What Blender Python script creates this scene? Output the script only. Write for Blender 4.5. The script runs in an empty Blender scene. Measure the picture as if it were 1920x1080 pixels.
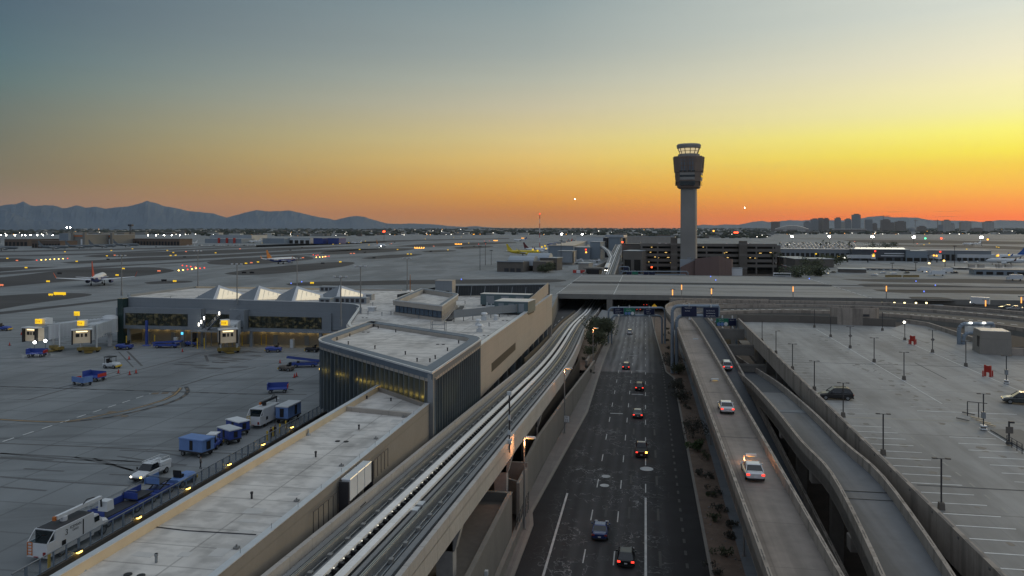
import bpy, math, random
from mathutils import Vector, Matrix
from mathutils.geometry import tessellate_polygon
R=math.radians
random.seed(7)
scene=bpy.context.scene
COL=scene.collection
# ---------------------------------------------------------------- camera model
# world frame: +Y runs along the airport highway, +X to its right, Z=0 on the near highway
F=1442.0; H=36.0; YAW=R(9.83); CS=math.cos(YAW); SN=math.sin(YAW)
def W(px,D,z=0.0):
    X=(px-960)/F*D
    return (X*CS-D*SN, X*SN+D*CS, z)
def G(px,py,z):
    return W(px,F*(H-z)/(py-427.0),z)
def ZAT(py,D): return H-(py-427.0)/F*D
cam=bpy.data.cameras.new('camera'); co=bpy.data.objects.new('camera',cam); COL.objects.link(co)
co.location=(0,0,H); co.rotation_euler=(R(90),0,YAW)
cam.sensor_width=36; cam.lens=F/1920*36; cam.shift_y=-(540-427)/1920.0
cam.clip_start=1; cam.clip_end=90000
scene.camera=co
# ---------------------------------------------------------------- mesh helper
class MB:
    def __init__(s): s.v=[]; s.f=[]; s.smooth=False
    def add(s,vs,fs):
        b=len(s.v); s.v+= [tuple(p) for p in vs]; s.f+=[tuple(i+b for i in f) for f in fs]; return s
    def box(s,cx,cy,z0,z1,wx,wy,rz=0,top=1.0):
        c,n=math.cos(rz),math.sin(rz); vs=[]
        for z,k in ((z0,1),(z1,top)):
            for a,b in ((-1,-1),(1,-1),(1,1),(-1,1)):
                x,y=a*wx/2*k,b*wy/2*k
                vs.append((cx+x*c-y*n,cy+x*n+y*c,z))
        return s.add(vs,[(3,2,1,0),(4,5,6,7),(0,1,5,4),(1,2,6,5),(2,3,7,6),(3,0,4,7)])
    def bx(s,x0,x1,y0,y1,z0,z1): return s.box((x0+x1)/2,(y0+y1)/2,z0,z1,abs(x1-x0),abs(y1-y0))
    def prism(s,poly,z0,z1):
        n=len(poly)
        a=sum(poly[i][0]*poly[(i+1)%n][1]-poly[(i+1)%n][0]*poly[i][1] for i in range(n))
        if a<0: poly=poly[::-1]
        Z0=z0 if isinstance(z0,(list,tuple)) else [z0]*n
        Z1=z1 if isinstance(z1,(list,tuple)) else [z1]*n
        if a<0: Z0=list(Z0)[::-1]; Z1=list(Z1)[::-1]
        vs=[(p[0],p[1],Z0[i]) for i,p in enumerate(poly)]+[(p[0],p[1],Z1[i]) for i,p in enumerate(poly)]
        tr=tessellate_polygon([[Vector((p[0],p[1],0)) for p in poly]])
        fs=[]
        for t in tr:
            i,j,k=t
            ar=(poly[j][0]-poly[i][0])*(poly[k][1]-poly[i][1])-(poly[k][0]-poly[i][0])*(poly[j][1]-poly[i][1])
            if ar<0: i,j,k=k,j,i
            fs.append((i+n,j+n,k+n)); fs.append((k,j,i))
        for i in range(n):
            j=(i+1)%n; fs.append((i,j,j+n,i+n))
        return s.add(vs,fs)
    def sheet(s,poly,z,holes=()):
        loops=[[Vector((p[0],p[1],0)) for p in poly]]+[[Vector((p[0],p[1],0)) for p in h] for h in holes]
        flat=[p for l in loops for p in l]
        fs=[]
        for i,j,k in tessellate_polygon(loops):
            a,b,c=flat[i],flat[j],flat[k]
            ar=(b.x-a.x)*(c.y-a.y)-(c.x-a.x)*(b.y-a.y)
            if abs(ar)<1e-9: continue
            fs.append((i,j,k) if ar>0 else (k,j,i))
        return s.add([(p.x,p.y,z) for p in flat],fs)
    def quad(s,a,b,c,d): return s.add([a,b,c,d],[(0,1,2,3)])
    def tube(s,p0,p1,r,n=8,r1=None):
        p0=Vector(p0);p1=Vector(p1);d=(p1-p0); 
        if d.length<1e-6: return s
        d.normalize(); u=d.orthogonal().normalized(); w=d.cross(u); r1=r if r1 is None else r1
        vs=[]
        for p,rr in ((p0,r),(p1,r1)):
            for i in range(n):
                a=2*math.pi*i/n; vs.append(p+u*math.cos(a)*rr+w*math.sin(a)*rr)
        fs=[(i,(i+1)%n,n+(i+1)%n,n+i) for i in range(n)]+[tuple(range(n))[::-1],tuple(range(n,2*n))]
        return s.add(vs,fs)
    def path(s,pts,r,n=8):
        for a,b in zip(pts[:-1],pts[1:]): s.tube(a,b,r,n)
        return s
    def loft(s,secs,cap=True,closed=True):
        n=len(secs[0]); b=[]
        vs=[p for q in secs for p in q]; fs=[]
        for k in range(len(secs)-1):
            for i in range(n if closed else n-1):
                j=(i+1)%n; fs.append((k*n+i,k*n+j,(k+1)*n+j,(k+1)*n+i))
        if cap: fs.append(tuple(range(n))[::-1]); fs.append(tuple((len(secs)-1)*n+i for i in range(n)))
        return s.add(vs,fs)
    def strip(s,L,Rr,z0=None):
        # ribbon between two 3D polylines (left, right), facing up
        n=len(L); vs=[p for p in L]+[p for p in Rr]
        return s.add(vs,[(i,n+i,n+i+1,i+1) for i in range(n-1)])
    def slab(s,L,Rr,t):
        # solid ribbon of thickness t under polylines
        secs=[[(a[0],a[1],a[2]),(a[0],a[1],a[2]-t),(b[0],b[1],b[2]-t),(b[0],b[1],b[2])] for a,b in zip(L,Rr)]
        return s.loft(secs)
    def rev(s,prof,cx=0,cy=0,n=24,cap=True):
        secs=[[(cx+r*math.cos(2*math.pi*i/n),cy+r*math.sin(2*math.pi*i/n),z) for i in range(n)] for r,z in prof]
        return s.loft(secs,cap)
    def blob(s,c,r,n=6,rr=None,k=.25,rng=random):
        # irregular low poly ball
        vs=[];fs=[];m=n
        r=(r,r,r) if not isinstance(r,(tuple,list)) else r
        for i in range(1,m):
            th=math.pi*i/m
            for j in range(m+2):
                ph=2*math.pi*j/(m+2); q=1+rng.uniform(-k,k)
                vs.append((c[0]+r[0]*math.sin(th)*math.cos(ph)*q,c[1]+r[1]*math.sin(th)*math.sin(ph)*q,c[2]+r[2]*math.cos(th)*q))
        w=m+2
        for i in range(m-2):
            for j in range(w): fs.append((i*w+j,i*w+w+j,i*w+w+(j+1)%w,i*w+(j+1)%w))
        fs.append(tuple(range(w))); fs.append(tuple(range((m-2)*w,(m-1)*w))[::-1])
        return s.add(vs,fs)
    def mesh(s,name,mat,loc=(0,0,0)):
        me=bpy.data.meshes.new(name)
        me.from_pydata([(p[0]-loc[0],p[1]-loc[1],p[2]-loc[2]) for p in s.v],[],s.f); me.update()
        if s.smooth: me.shade_smooth()
        if mat is not None: me.materials.append(mat)
        return me
def clean(n): return n
def thing(name,label,cat,loc=(0,0,0),rz=0,group=None,kind=None,scale=None):
    o=bpy.data.objects.new(name,None); COL.objects.link(o); o.empty_display_size=.3
    o.location=loc; o.rotation_euler=(0,0,rz); o['label']=label; o['category']=cat
    if scale: o.scale=(scale,)*3
    if group: o['group']=group
    if kind: o['kind']=kind
    return o
SPLIT={'louvre','door','ceiling_light','lit_window','access_door','wall_inlay','panel','stair_door','white_stripe','wing','lift_column','canopy_bellows','concrete_band','dark_windows','upper_windows','copper_fin','legs','tool_box','cab_window','side_hatch','tail_light','roof_rail','leg','coping_strip','equipment','cross_beam','corner_tower','wall_lamp','column','pier','lightning_rod','roof_anchor','roof_unit','back_parapet','parapet','expansion_joint','roof_drain','canopy_post','pale_band','ceiling_lights','screen_post','seat','side_panel','lamp','mirror','wheel_pair','support_wall','casing','hydraulics'}
def islands(mb):
    n=len(mb.v); par=list(range(n))
    def f(a):
        while par[a]!=a: par[a]=par[par[a]]; a=par[a]
        return a
    for fc in mb.f:
        r=f(fc[0])
        for i in fc[1:]: par[f(i)]=r
    groups={}
    for fc in mb.f: groups.setdefault(f(fc[0]),[]).append(fc)
    out=[]
    for g in groups.values():
        ids=sorted({i for fc in g for i in fc}); mp={i:k for k,i in enumerate(ids)}
        m=MB(); m.smooth=mb.smooth; m.v=[mb.v[i] for i in ids]; m.f=[tuple(mp[i] for i in fc) for fc in g]; out.append(m)
    return out
def part(name,mb,mat,parent,label=None,world=False,loc=None,rot=None,kind=None):
    if name in SPLIT and not kind:
        isl_=islands(mb)
        if 1<len(isl_)<=100:
            os_=[part_(name,m,mat,parent,label,world,loc,rot) for m in isl_]; return os_[0]
    o=part_(name,mb,mat,parent,label,world,loc,rot)
    if kind: o['kind']=kind
    return o
def part_(name,mb,mat,parent,label=None,world=False,loc=None,rot=None):
    off=tuple(parent.location) if world else (0,0,0)
    if world and parent.parent: off=tuple(parent.parent.location)
    o=bpy.data.objects.new(name,mb.mesh(name,mat,off)); COL.objects.link(o); o.parent=parent
    if loc: o.location=loc
    if rot: o.rotation_euler=rot
    if label: o['label']=label
    return o
def sub(name,mb,mat,parent,world=False,label=None):
    if name in SPLIT:
        isl_=islands(mb)
        if 1<len(isl_)<=100: return [sub_(name,m,mat,parent,world,label) for m in isl_][0]
    return sub_(name,mb,mat,parent,world,label)
def sub_(name,mb,mat,parent,world=False,label=None):
    off=(0,0,0)
    if world:
        off=tuple(parent.parent.location)
    o=bpy.data.objects.new(name,mb.mesh(name,mat,off)); COL.objects.link(o); o.parent=parent
    if label: o['label']=label
    return o
def solo(name,mb,mat,label,cat,group=None,kind=None,loc=None):
    loc=loc or (0,0,0)
    o=bpy.data.objects.new(name,mb.mesh(name,mat,loc)); COL.objects.link(o); o.location=loc
    if label: o['label']=label
    if cat: o['category']=cat
    if group: o['group']=group
    if kind: o['kind']=kind
    return o
def struct(name,mb,mat,loc=None): return solo(name,mb,mat,None,None,kind='structure',loc=loc)
def dup(root,loc,rz=0,label=None,group=None,scale=None):
    r=root.copy(); COL.objects.link(r); r.location=loc; r.rotation_euler=(0,0,rz)
    if label: r['label']=label
    if group: r['group']=group
    if scale: r.scale=(scale,)*3
    for ch in root.children:
        c=ch.copy(); COL.objects.link(c); c.parent=r
        for g in ch.children:
            d=g.copy(); COL.objects.link(d); d.parent=c
    return r
def textmesh(body,size,mat,name='lettering',align='LEFT'):
    cu=bpy.data.curves.new(name,'FONT'); cu.body=body; cu.size=size; cu.align_x=align; cu.extrude=.004
    ob=bpy.data.objects.new(name,cu); COL.objects.link(ob)
    dg=bpy.context.evaluated_depsgraph_get(); me=bpy.data.meshes.new_from_object(ob.evaluated_get(dg))
    bpy.data.objects.remove(ob); me.materials.clear(); me.materials.append(mat); return me
def text(body,size,mat,parent,loc,rot,name='lettering',align='LEFT',world=False):
    o=bpy.data.objects.new(name,textmesh(body,size,mat,name,align)); COL.objects.link(o); o.parent=parent
    if world:
        p=parent.parent if parent.parent else parent
        loc=tuple(a-b for a,b in zip(loc,p.location))
    o.location=loc; o.rotation_euler=rot; return o
# ---------------------------------------------------------------- materials
def NT(m): return m.node_tree.nodes,m.node_tree.links
def mat(name,rgb,rough=.8,var=.12,scale=.6,metal=0,emis=0,ecol=None,bump=0,fine=0,tint=None,coat=0,spec=None,stretch=None):
    m=bpy.data.materials.new(name); m.use_nodes=True; n,l=NT(m); b=n['Principled BSDF']
    b.inputs['Roughness'].default_value=rough; b.inputs['Metallic'].default_value=metal
    if coat: b.inputs['Coat Weight'].default_value=coat
    if spec is not None: b.inputs['Specular IOR Level'].default_value=spec
    if emis:
        b.inputs['Emission Color'].default_value=(*(ecol or rgb),1); b.inputs['Emission Strength'].default_value=emis
    if var<=0:
        b.inputs['Base Color'].default_value=(*rgb,1); return m
    tc=n.new('ShaderNodeTexCoord'); 
    src=tc.outputs['Object']
    if stretch:
        mp=n.new('ShaderNodeMapping'); mp.inputs['Scale'].default_value=stretch; l.new(src,mp.inputs[0]); src=mp.outputs[0]
    nz=n.new('ShaderNodeTexNoise'); nz.inputs['Scale'].default_value=scale; nz.inputs['Detail'].default_value=8; nz.inputs['Roughness'].default_value=.65
    l.new(src,nz.inputs['Vector'])
    cr=n.new('ShaderNodeValToRGB'); e=cr.color_ramp.elements; e[0].position=.3; e[1].position=.7
    t=tint or rgb
    e[0].color=(*[max(0,c*(1-var)) for c in rgb],1); e[1].color=(*[min(1,c*(1+var)) for c in t],1)
    l.new(nz.outputs['Fac'],cr.inputs[0]); out=cr.outputs[0]
    if fine:
        n2=n.new('ShaderNodeTexNoise'); n2.inputs['Scale'].default_value=scale*9; n2.inputs['Detail'].default_value=4
        l.new(tc.outputs['Object'],n2.inputs['Vector'])
        mr=n.new('ShaderNodeMapRange'); mr.inputs[1].default_value=.3; mr.inputs[2].default_value=.7; mr.inputs[3].default_value=1-fine; mr.inputs[4].default_value=1+fine
        l.new(n2.outputs['Fac'],mr.inputs[0])
        vm=n.new('ShaderNodeVectorMath'); vm.operation='SCALE'; l.new(out,vm.inputs[0]); l.new(mr.outputs[0],vm.inputs['Scale']); out=vm.outputs[0]
    l.new(out,b.inputs['Base Color'])
    if bump:
        bp=n.new('ShaderNodeBump'); bp.inputs['Strength'].default_value=bump; bp.inputs['Distance'].default_value=.05
        l.new(nz.outputs['Fac'],bp.inputs['Height']); l.new(bp.outputs[0],b.inputs['Normal'])
    return m
def mul(m,build):
    """multiply a material's base colour by the scalar made by build(nodes,links,objcoord)"""
    n,l=NT(m); b=n['Principled BSDF']; tc=n.new('ShaderNodeTexCoord')
    s=build(n,l,tc.outputs['Object'])
    vm=n.new('ShaderNodeVectorMath'); vm.operation='SCALE'
    if b.inputs['Base Color'].links:
        l.new(b.inputs['Base Color'].links[0].from_socket,vm.inputs[0])
    else: vm.inputs[0].default_value=b.inputs['Base Color'].default_value[:3]
    l.new(s,vm.inputs['Scale']); l.new(vm.outputs[0],b.inputs['Base Color']); return m
def joints(w,h,dark=.75,mortar=.02,off=0.,rot=0,soft=.1):
    def f(n,l,co):
        mp=n.new('ShaderNodeMapping'); mp.inputs['Rotation'].default_value=(0,0,rot); l.new(co,mp.inputs[0])
        br=n.new('ShaderNodeTexBrick'); br.offset=off; br.inputs['Scale'].default_value=1
        br.inputs['Brick Width'].default_value=w; br.inputs['Row Height'].default_value=h; br.inputs['Mortar Size'].default_value=mortar
        br.inputs['Mortar Smooth'].default_value=.1
        br.inputs['Color1'].default_value=(1,1,1,1); br.inputs['Color2'].default_value=(1-soft,)*3+(1,); br.inputs['Mortar'].default_value=(dark,)*3+(1,)
        l.new(mp.outputs[0],br.inputs['Vector']); return br.outputs['Color']
    return f
def wavy(scale,lo,hi,stretch=(1,1,1),p0=.35,p1=.65,detail=3,rot=0):
    def f(n,l,co):
        m0=n.new('ShaderNodeMapping'); m0.inputs['Rotation'].default_value=(0,0,rot); l.new(co,m0.inputs[0])
        mp=n.new('ShaderNodeMapping'); mp.inputs['Scale'].default_value=stretch; l.new(m0.outputs[0],mp.inputs[0])
        nz=n.new('ShaderNodeTexNoise'); nz.inputs['Scale'].default_value=scale; nz.inputs['Detail'].default_value=detail; l.new(mp.outputs[0],nz.inputs['Vector'])
        mr=n.new('ShaderNodeMapRange'); mr.interpolation_type='SMOOTHSTEP'
        mr.inputs[1].default_value=p0; mr.inputs[2].default_value=p1; mr.inputs[3].default_value=lo; mr.inputs[4].default_value=hi
        l.new(nz.outputs['Fac'],mr.inputs[0]); return mr.outputs[0]
    return f
def ribs(period,dark=.7,duty=.12,axis=0):
    def f(n,l,co):
        sx=n.new('ShaderNodeSeparateXYZ'); l.new(co,sx.inputs[0])
        a=n.new('ShaderNodeMath'); a.operation='DIVIDE'; a.inputs[1].default_value=period; l.new(sx.outputs[axis],a.inputs[0])
        b=n.new('ShaderNodeMath'); b.operation='FRACT'; l.new(a.outputs[0],b.inputs[0])
        c=n.new('ShaderNodeMath'); c.operation='LESS_THAN'; c.inputs[1].default_value=duty; l.new(b.outputs[0],c.inputs[0])
        d=n.new('ShaderNodeMapRange'); d.inputs[3].default_value=1; d.inputs[4].default_value=dark; l.new(c.outputs[0],d.inputs[0]); return d.outputs[0]
    return f
M={}
M['apron']=mul(mul(mul(mat('apron_concrete',(.215,.235,.245),.75,.16,.012,fine=.06,tint=(.225,.235,.24),spec=.3),joints(7.6,7.6,.70,.16,0,0,.13)),wavy(.05,.80,1.04,(.25,1,1),.38,.55,5,R(80))),wavy(.35,.78,1.06,(1,.12,1),.3,.5,5,R(70)))
M['infield']=mul(mat('infield_asphalt',(.036,.036,.038),.9,.2,.02,fine=.1),wavy(.03,.8,1.35,(.15,1,1),.35,.6,5))
M['shoulder']=mat('runway_asphalt',(.05,.05,.053),.85,.2,.01,fine=.08)
M['taxi']=mat('taxi_concrete',(.15,.152,.155),.8,.12,.02,fine=.06)
M['deck']=mul(mul(mat('deck_concrete',(.24,.24,.235),.7,.12,.03,fine=.05),joints(15,6,.8,.1,0,0,.08)),wavy(.06,.75,1.05,(.12,1,1),.38,.55,5))
M['deckside']=mul(mat('fascia_concrete',(.19,.185,.17),.85,.12,.15,fine=.05,stretch=(1,1,.2)),joints(2.4,50,.85,.05,0,0,.03))
def hwy():
    m=mat('highway_asphalt',(.019,.019,.021),.8,.25,.05,fine=.15,spec=.2)
    # worn lighter wheel paths, lighter far half, sealed cracks
    n,l=NT(m); b=n['Principled BSDF']; tc=n.new('ShaderNodeTexCoord')
    base=b.inputs['Base Color'].links[0].from_socket
    sx=n.new('ShaderNodeSeparateXYZ'); l.new(tc.outputs['Object'],sx.inputs[0])
    def M_(op,a,c=None,v=None):
        q=n.new('ShaderNodeMath'); q.operation=op
        l.new(a,q.inputs[0])
        if c is not None: l.new(c,q.inputs[1])
        elif v is not None: q.inputs[1].default_value=v
        return q.outputs[0]
    far=n.new('ShaderNodeMapRange'); far.inputs[1].default_value=193; far.inputs[2].default_value=195; l.new(sx.outputs[1],far.inputs[0])
    wv=M_('SINE',M_('MULTIPLY',sx.outputs[0],v=2*math.pi/1.68)); wv=M_('MULTIPLY_ADD',wv,v=.12); n.active=None
    wv.node.inputs[2].default_value=.5
    nz=n.new('ShaderNodeTexNoise'); nz.inputs['Scale'].default_value=.6; mp=n.new('ShaderNodeMapping'); mp.inputs['Scale'].default_value=(1,.06,1); l.new(tc.outputs['Object'],mp.inputs[0]); l.new(mp.outputs[0],nz.inputs['Vector'])
    # centre band weight: lanes between x=-10 and x=0
    d=M_('ABSOLUTE',M_('ADD',sx.outputs[0],v=4.6)); cw=n.new('ShaderNodeMapRange'); cw.inputs[1].default_value=3.5; cw.inputs[2].default_value=9; cw.inputs[3].default_value=1; cw.inputs[4].default_value=0; l.new(d,cw.inputs[0])
    worn=M_('MULTIPLY',M_('MULTIPLY',wv,nz.outputs['Fac']),cw.outputs[0])
    amt=n.new('ShaderNodeMapRange'); amt.inputs[3].default_value=.10; amt.inputs[4].default_value=.55; l.new(far.outputs[0],amt.inputs[0])
    add=M_('MULTIPLY',worn,amt.outputs[0])
    # cracks
    mpc=n.new('ShaderNodeMapping'); mpc.inputs['Scale'].default_value=(.42,.13,1); 
    nd=n.new('ShaderNodeTexNoise'); nd.inputs['Scale'].default_value=.45; nd.inputs['Detail'].default_value=5; l.new(tc.outputs['Object'],nd.inputs['Vector'])
    va=n.new('ShaderNodeVectorMath'); va.operation='SCALE'; va.inputs['Scale'].default_value=5.0; l.new(nd.outputs['Color'],va.inputs[0])
    vb=n.new('ShaderNodeVectorMath'); l.new(tc.outputs['Object'],vb.inputs[0]); l.new(va.outputs[0],vb.inputs[1]); l.new(vb.outputs[0],mpc.inputs[0])
    vo=n.new('ShaderNodeTexVoronoi'); vo.feature='DISTANCE_TO_EDGE'; vo.inputs['Scale'].default_value=.9; l.new(mpc.outputs[0],vo.inputs['Vector'])
    ck=M_('LESS_THAN',vo.outputs['Distance'],v=.015)
    nm=n.new('ShaderNodeTexNoise'); nm.inputs['Scale'].default_value=.12; l.new(tc.outputs['Object'],nm.inputs['Vector'])
    mk=n.new('ShaderNodeMapRange'); mk.inputs[1].default_value=.44; mk.inputs[2].default_value=.54; l.new(nm.outputs['Fac'],mk.inputs[0])
    ck=M_('MULTIPLY',ck,mk.outputs[0])
    nearw=M_('SUBTRACT',far.outputs[0],v=1); nearw=M_('MULTIPLY',nearw,v=-1)
    cw2=n.new('ShaderNodeMapRange'); cw2.inputs[1].default_value=4.5; cw2.inputs[2].default_value=8; cw2.inputs[3].default_value=.15; cw2.inputs[4].default_value=0; l.new(M_('ABSOLUTE',M_('ADD',sx.outputs[0],v=4.6)),cw2.inputs[0])
    ck=M_('MULTIPLY',M_('MULTIPLY',ck,cw2.outputs[0]),nearw)
    add=M_('ADD',add,ck)
    vv=n.new('ShaderNodeVectorMath'); l.new(base,vv.inputs[0]); l.new(add,vv.inputs[1]); l.new(vv.outputs[0],b.inputs['Base Color'])
    return m
M['hwy']=hwy()
M['curb']=mat('kerb_concrete',(.20,.185,.165),.85,.12,.5)
M['walk']=mul(mat('sidewalk_concrete',(.17,.155,.145),.85,.12,.4),joints(2,2,.8,.04,0))
M['walk2']=mul(mat('path_concrete',(.16,.175,.19),.85,.1,.4),joints(2,1.8,.8,.05,0))
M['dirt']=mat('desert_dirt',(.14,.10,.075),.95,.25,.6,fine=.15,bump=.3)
M['dirt2']=mat('painted_shade_dirt',(.06,.045,.035),.95,.25,.4,fine=.15)  # darker copy of the desert dirt, shade put into the colour
M['wallc']=mul(mat('retaining_concrete',(.19,.18,.165),.85,.12,.3,stretch=(1,1,.3),fine=.05),joints(50,4,.85,.05,0,0,.02))
M['rampc']=mat('ramp_concrete',(.26,.235,.21),.85,.12,.25,fine=.06)
M['parap']=mul(mul(mat('parapet_concrete',(.33,.285,.245),.85,.15,.3,fine=.06),wavy(.8,.7,1.02,(1,1,.08),.35,.5,5)),joints(60,6,.7,.05,0,0,.05))
M['ramptop']=mul(mul(mul(mat('ramp_paving',(.26,.222,.195),.8,.12,.1,fine=.1),wavy(.45,.68,1.08,(1,.02,1),.35,.6,5)),wavy(.1,.85,1.05,(1,.5,1),.4,.6,5)),joints(60,9,.75,.07,0,0,.08))
M['rampdark']=mat('dark_asphalt',(.035,.042,.055),.75,.15,.1,fine=.1)
M['rampblue']=mul(mat('ramp_slab',(.115,.12,.13),.7,.15,.1,fine=.08),wavy(.5,.6,1.1,(1,.025,1),.35,.6,5))
M['white']=mat('white_paint',(.75,.75,.73),.6,.1,.8)
M['linew']=mat('line_paint',(.66,.67,.66),.7,.25,.7)
M['lineh']=mat('road_line_paint',(.42,.42,.41),.7,.3,.7)
M['stain']=mat('oil_spot',(.12,.118,.115),.6,.3,.5)
M['patchm']=mat('roof_patch',(.50,.49,.47),.7,.1,.4)
M['lined']=mat('faded_line_paint',(.40,.41,.41),.7,.3,.7)
M['liney']=mat('yellow_line_paint',(.30,.20,.09),.7,.3,.6)
M['lineo']=mat('dull_marking',(.10,.085,.072),.8,.25,.3)
M['tyre']=mat('tyre_marks',(.115,.118,.12),.8,.2,.3)
M['black']=mat('black_paint',(.012,.012,.014),.6,.2,1)
M['roof']=mul(mul(mul(mat('membrane_roof',(.60,.57,.53),.75,.08,.08,fine=.05,tint=(.57,.55,.52)),wavy(.25,.66,1.04,(1,.35,1),.32,.55,7)),joints(60,3.05,.62,.07,0,0,.07)),wavy(.8,.80,1.05,(.6,1,1),.36,.56,8))
M['roofx']=mul(mul(mul(mat('membrane_roof_across',(.60,.57,.53),.75,.08,.08,fine=.05,tint=(.57,.55,.52)),wavy(.2,.68,1.04,(.4,1,1),.32,.55,7)),joints(3.2,90,.62,.07,0,0,.07)),wavy(.7,.80,1.05,(1,.6,1),.36,.56,8))
M['coping']=mat('pale_coping',(.62,.64,.66),.35,.08,1,metal=.4)
M['coppan']=mat('blue_metal_coping',(.105,.14,.18),.5,.12,.6,metal=.1)
M['beige']=mul(mul(mat('beige_panel',(.36,.33,.295),.7,.05,.2,fine=.02),joints(50,1.0,.86,.02,0,0,.02)),wavy(.3,.93,1.03,(1,1,.3),.3,.6))
def boardy(m,h):
    def f(n,l,co):
        sx=n.new('ShaderNodeSeparateXYZ'); l.new(co,sx.inputs[0])
        a=n.new('ShaderNodeMath'); a.operation='DIVIDE'; a.inputs[1].default_value=h; l.new(sx.outputs[2],a.inputs[0])
        b=n.new('ShaderNodeMath'); b.operation='FRACT'; l.new(a.outputs[0],b.inputs[0])
        c=n.new('ShaderNodeMath'); c.operation='LESS_THAN'; c.inputs[1].default_value=.05; l.new(b.outputs[0],c.inputs[0])
        d=n.new('ShaderNodeMapRange'); d.inputs[3].default_value=1; d.inputs[4].default_value=.88; l.new(c.outputs[0],d.inputs[0]); return d.outputs[0]
    return mul(m,f)
M['beigew']=boardy(mul(mat('beige_wall_panel',(.36,.325,.29),.62,.06,.2,fine=.02),joints(50,2.4,.9,.03,0,0,.03)),1.2)
M['lowwall']=boardy(mat('stucco_wall',(.24,.22,.195),.8,.08,.2,fine=.04),3)
M['tan']=mat('sunset_tint_tan',(.60,.48,.33),.7,.08,.4)  # sunset warmth on the low wing's inner parapet is put into this colour
M['bluepan']=boardy(mul(mat('blue_grey_panel',(.20,.225,.25),.5,.04,.2),joints(3.4,50,.88,.03,0,0,.02)),1.35)
M['bluepan2']=mat('blue_grey_trim',(.22,.245,.27),.5,.05,.3)
M['glass']=mat('dark_glass',(.010,.018,.020),.06,0,coat=.3)
M['glassg']=mat('tinted_glass',(.022,.045,.042),.12,0)
M['fin']=mat('metal_fin',(.15,.185,.21),.42,.1,.4,metal=.4)
M['steel']=mat('grey_steel',(.28,.30,.32),.45,.1,1,metal=.6)
M['pole']=mat('painted_pole',(.24,.24,.235),.55,.1,1,metal=.3)
M['dpole']=mat('dark_pole',(.03,.03,.035),.55,.1,1)
M['gantry']=mat('gantry_steel',(.22,.27,.33),.45,.08,1,metal=.3)
M['whitem']=mat('white_metal',(.66,.68,.70),.4,.06,.5)
M['offw']=mat('offwhite_metal',(.50,.53,.55),.5,.08,.5)
M['navy']=mat('navy_sign_face',(.004,.010,.045),.4,0)
M['green']=mat('green_sign_face',(.01,.16,.095),.4,0)
M['letter']=mat('sign_lettering',(.7,.72,.75),.5,0)
M['yellow']=mat('yellow_paint',(.62,.42,.04),.5,.12,1)
M['blue']=mat('blue_paint',(.035,.07,.30),.5,.12,.6,coat=.2)
M['lblue']=mat('light_blue_paint',(.13,.23,.48),.5,.1,.6)
M['red']=mat('red_paint',(.42,.03,.02),.5,.1,1)
M['orange']=mat('orange_paint',(.55,.16,.03),.5,.1,1)
M['rubber']=mat('tyre_rubber',(.015,.015,.016),.8,.1,1)
M['rim']=mat('wheel_rim',(.25,.26,.27),.4,.1,1,metal=.7)
M['brown']=mat('brown_block',(.13,.115,.10),.85,.12,.2)
M['gar']=mat('garage_concrete',(.17,.155,.14),.85,.1,.1)
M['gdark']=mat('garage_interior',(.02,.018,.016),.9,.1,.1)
M['pink']=mul(mat('pink_panel',(.17,.115,.105),.8,.06,.05),joints(9,60,.8,.12,0,0,.03))
M['metalroof']=mat('metal_roof',(.34,.38,.42),.45,.1,.05,metal=.3)
M['brownroof']=mat('brown_roof',(.10,.075,.06),.8,.15,.05)
M['shaft']=mul(mat('tower_concrete',(.27,.26,.245),.85,.06,.05),wavy(.05,.92,1.03))
M['rust']=mat('copper_panel',(.17,.125,.10),.6,.12,.2)
M['foil']=mat('foliage',(.030,.042,.018),.8,.45,.9,tint=(.055,.065,.03))
M['foil2']=mat('sage_foliage',(.045,.045,.035),.85,.4,1.2)
M['ghost']=mat('bright_foliage',(.04,.07,.02),.8,.4,1)
M['trunk']=mat('bark',(.06,.045,.035),.9,.2,3)
M['curtain']=mat('jetway_wall',(.48,.50,.52),.5,.06,.3)
def em(name,c,s): return mat(name,c,.5,0,emis=s,ecol=c)
M['eyellow']=em('lit_yellow',(1,.62,.02),.8)
M['eorange']=em('lit_orange',(1,.42,.05),3.0)
M['eamber']=em('lit_amber',(1,.62,.12),6.0)
M['ered']=em('lit_red',(1,.06,.03),2.2)
M['ered2']=em('lit_red_strong',(1,.07,.02),5)
M['ewhite']=em('lit_white',(1,.95,.82),6)
M['eflood']=em('flood_white',(1,.97,.88),60)
M['ewarm']=em('lit_warm',(1,.80,.42),2.2)
M['ewin']=em('lit_window',(.95,.72,.28),.9)
M['eblue']=em('lit_blue',(.15,.25,1),1.2)
M['sg']=em('painted_pole_glow',(1,.38,.08),1.7); M['gor']=mat('gate_orange',(.5,.1,.01),.6,0); M['cabi']=mat('lit_cab_interior',(.42,.37,.29),.6,.1,1,emis=.10,ecol=(1,.82,.55)); M['ww']=em('work_white',(1,1,1),20); M['fs']=em('flood_small',(1,.93,.78),10); M['wl']=em('warm_lamp',(1,.85,.4),4); M['cy']=mat('cart_yellow',(.28,.20,.07),.6,.1,.5)
M['dyel']=mat('dirty_yellow',(.26,.19,.05),.7,.3,1)
M['egreen']=em('lit_green',(.1,1,.4),3)
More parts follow.
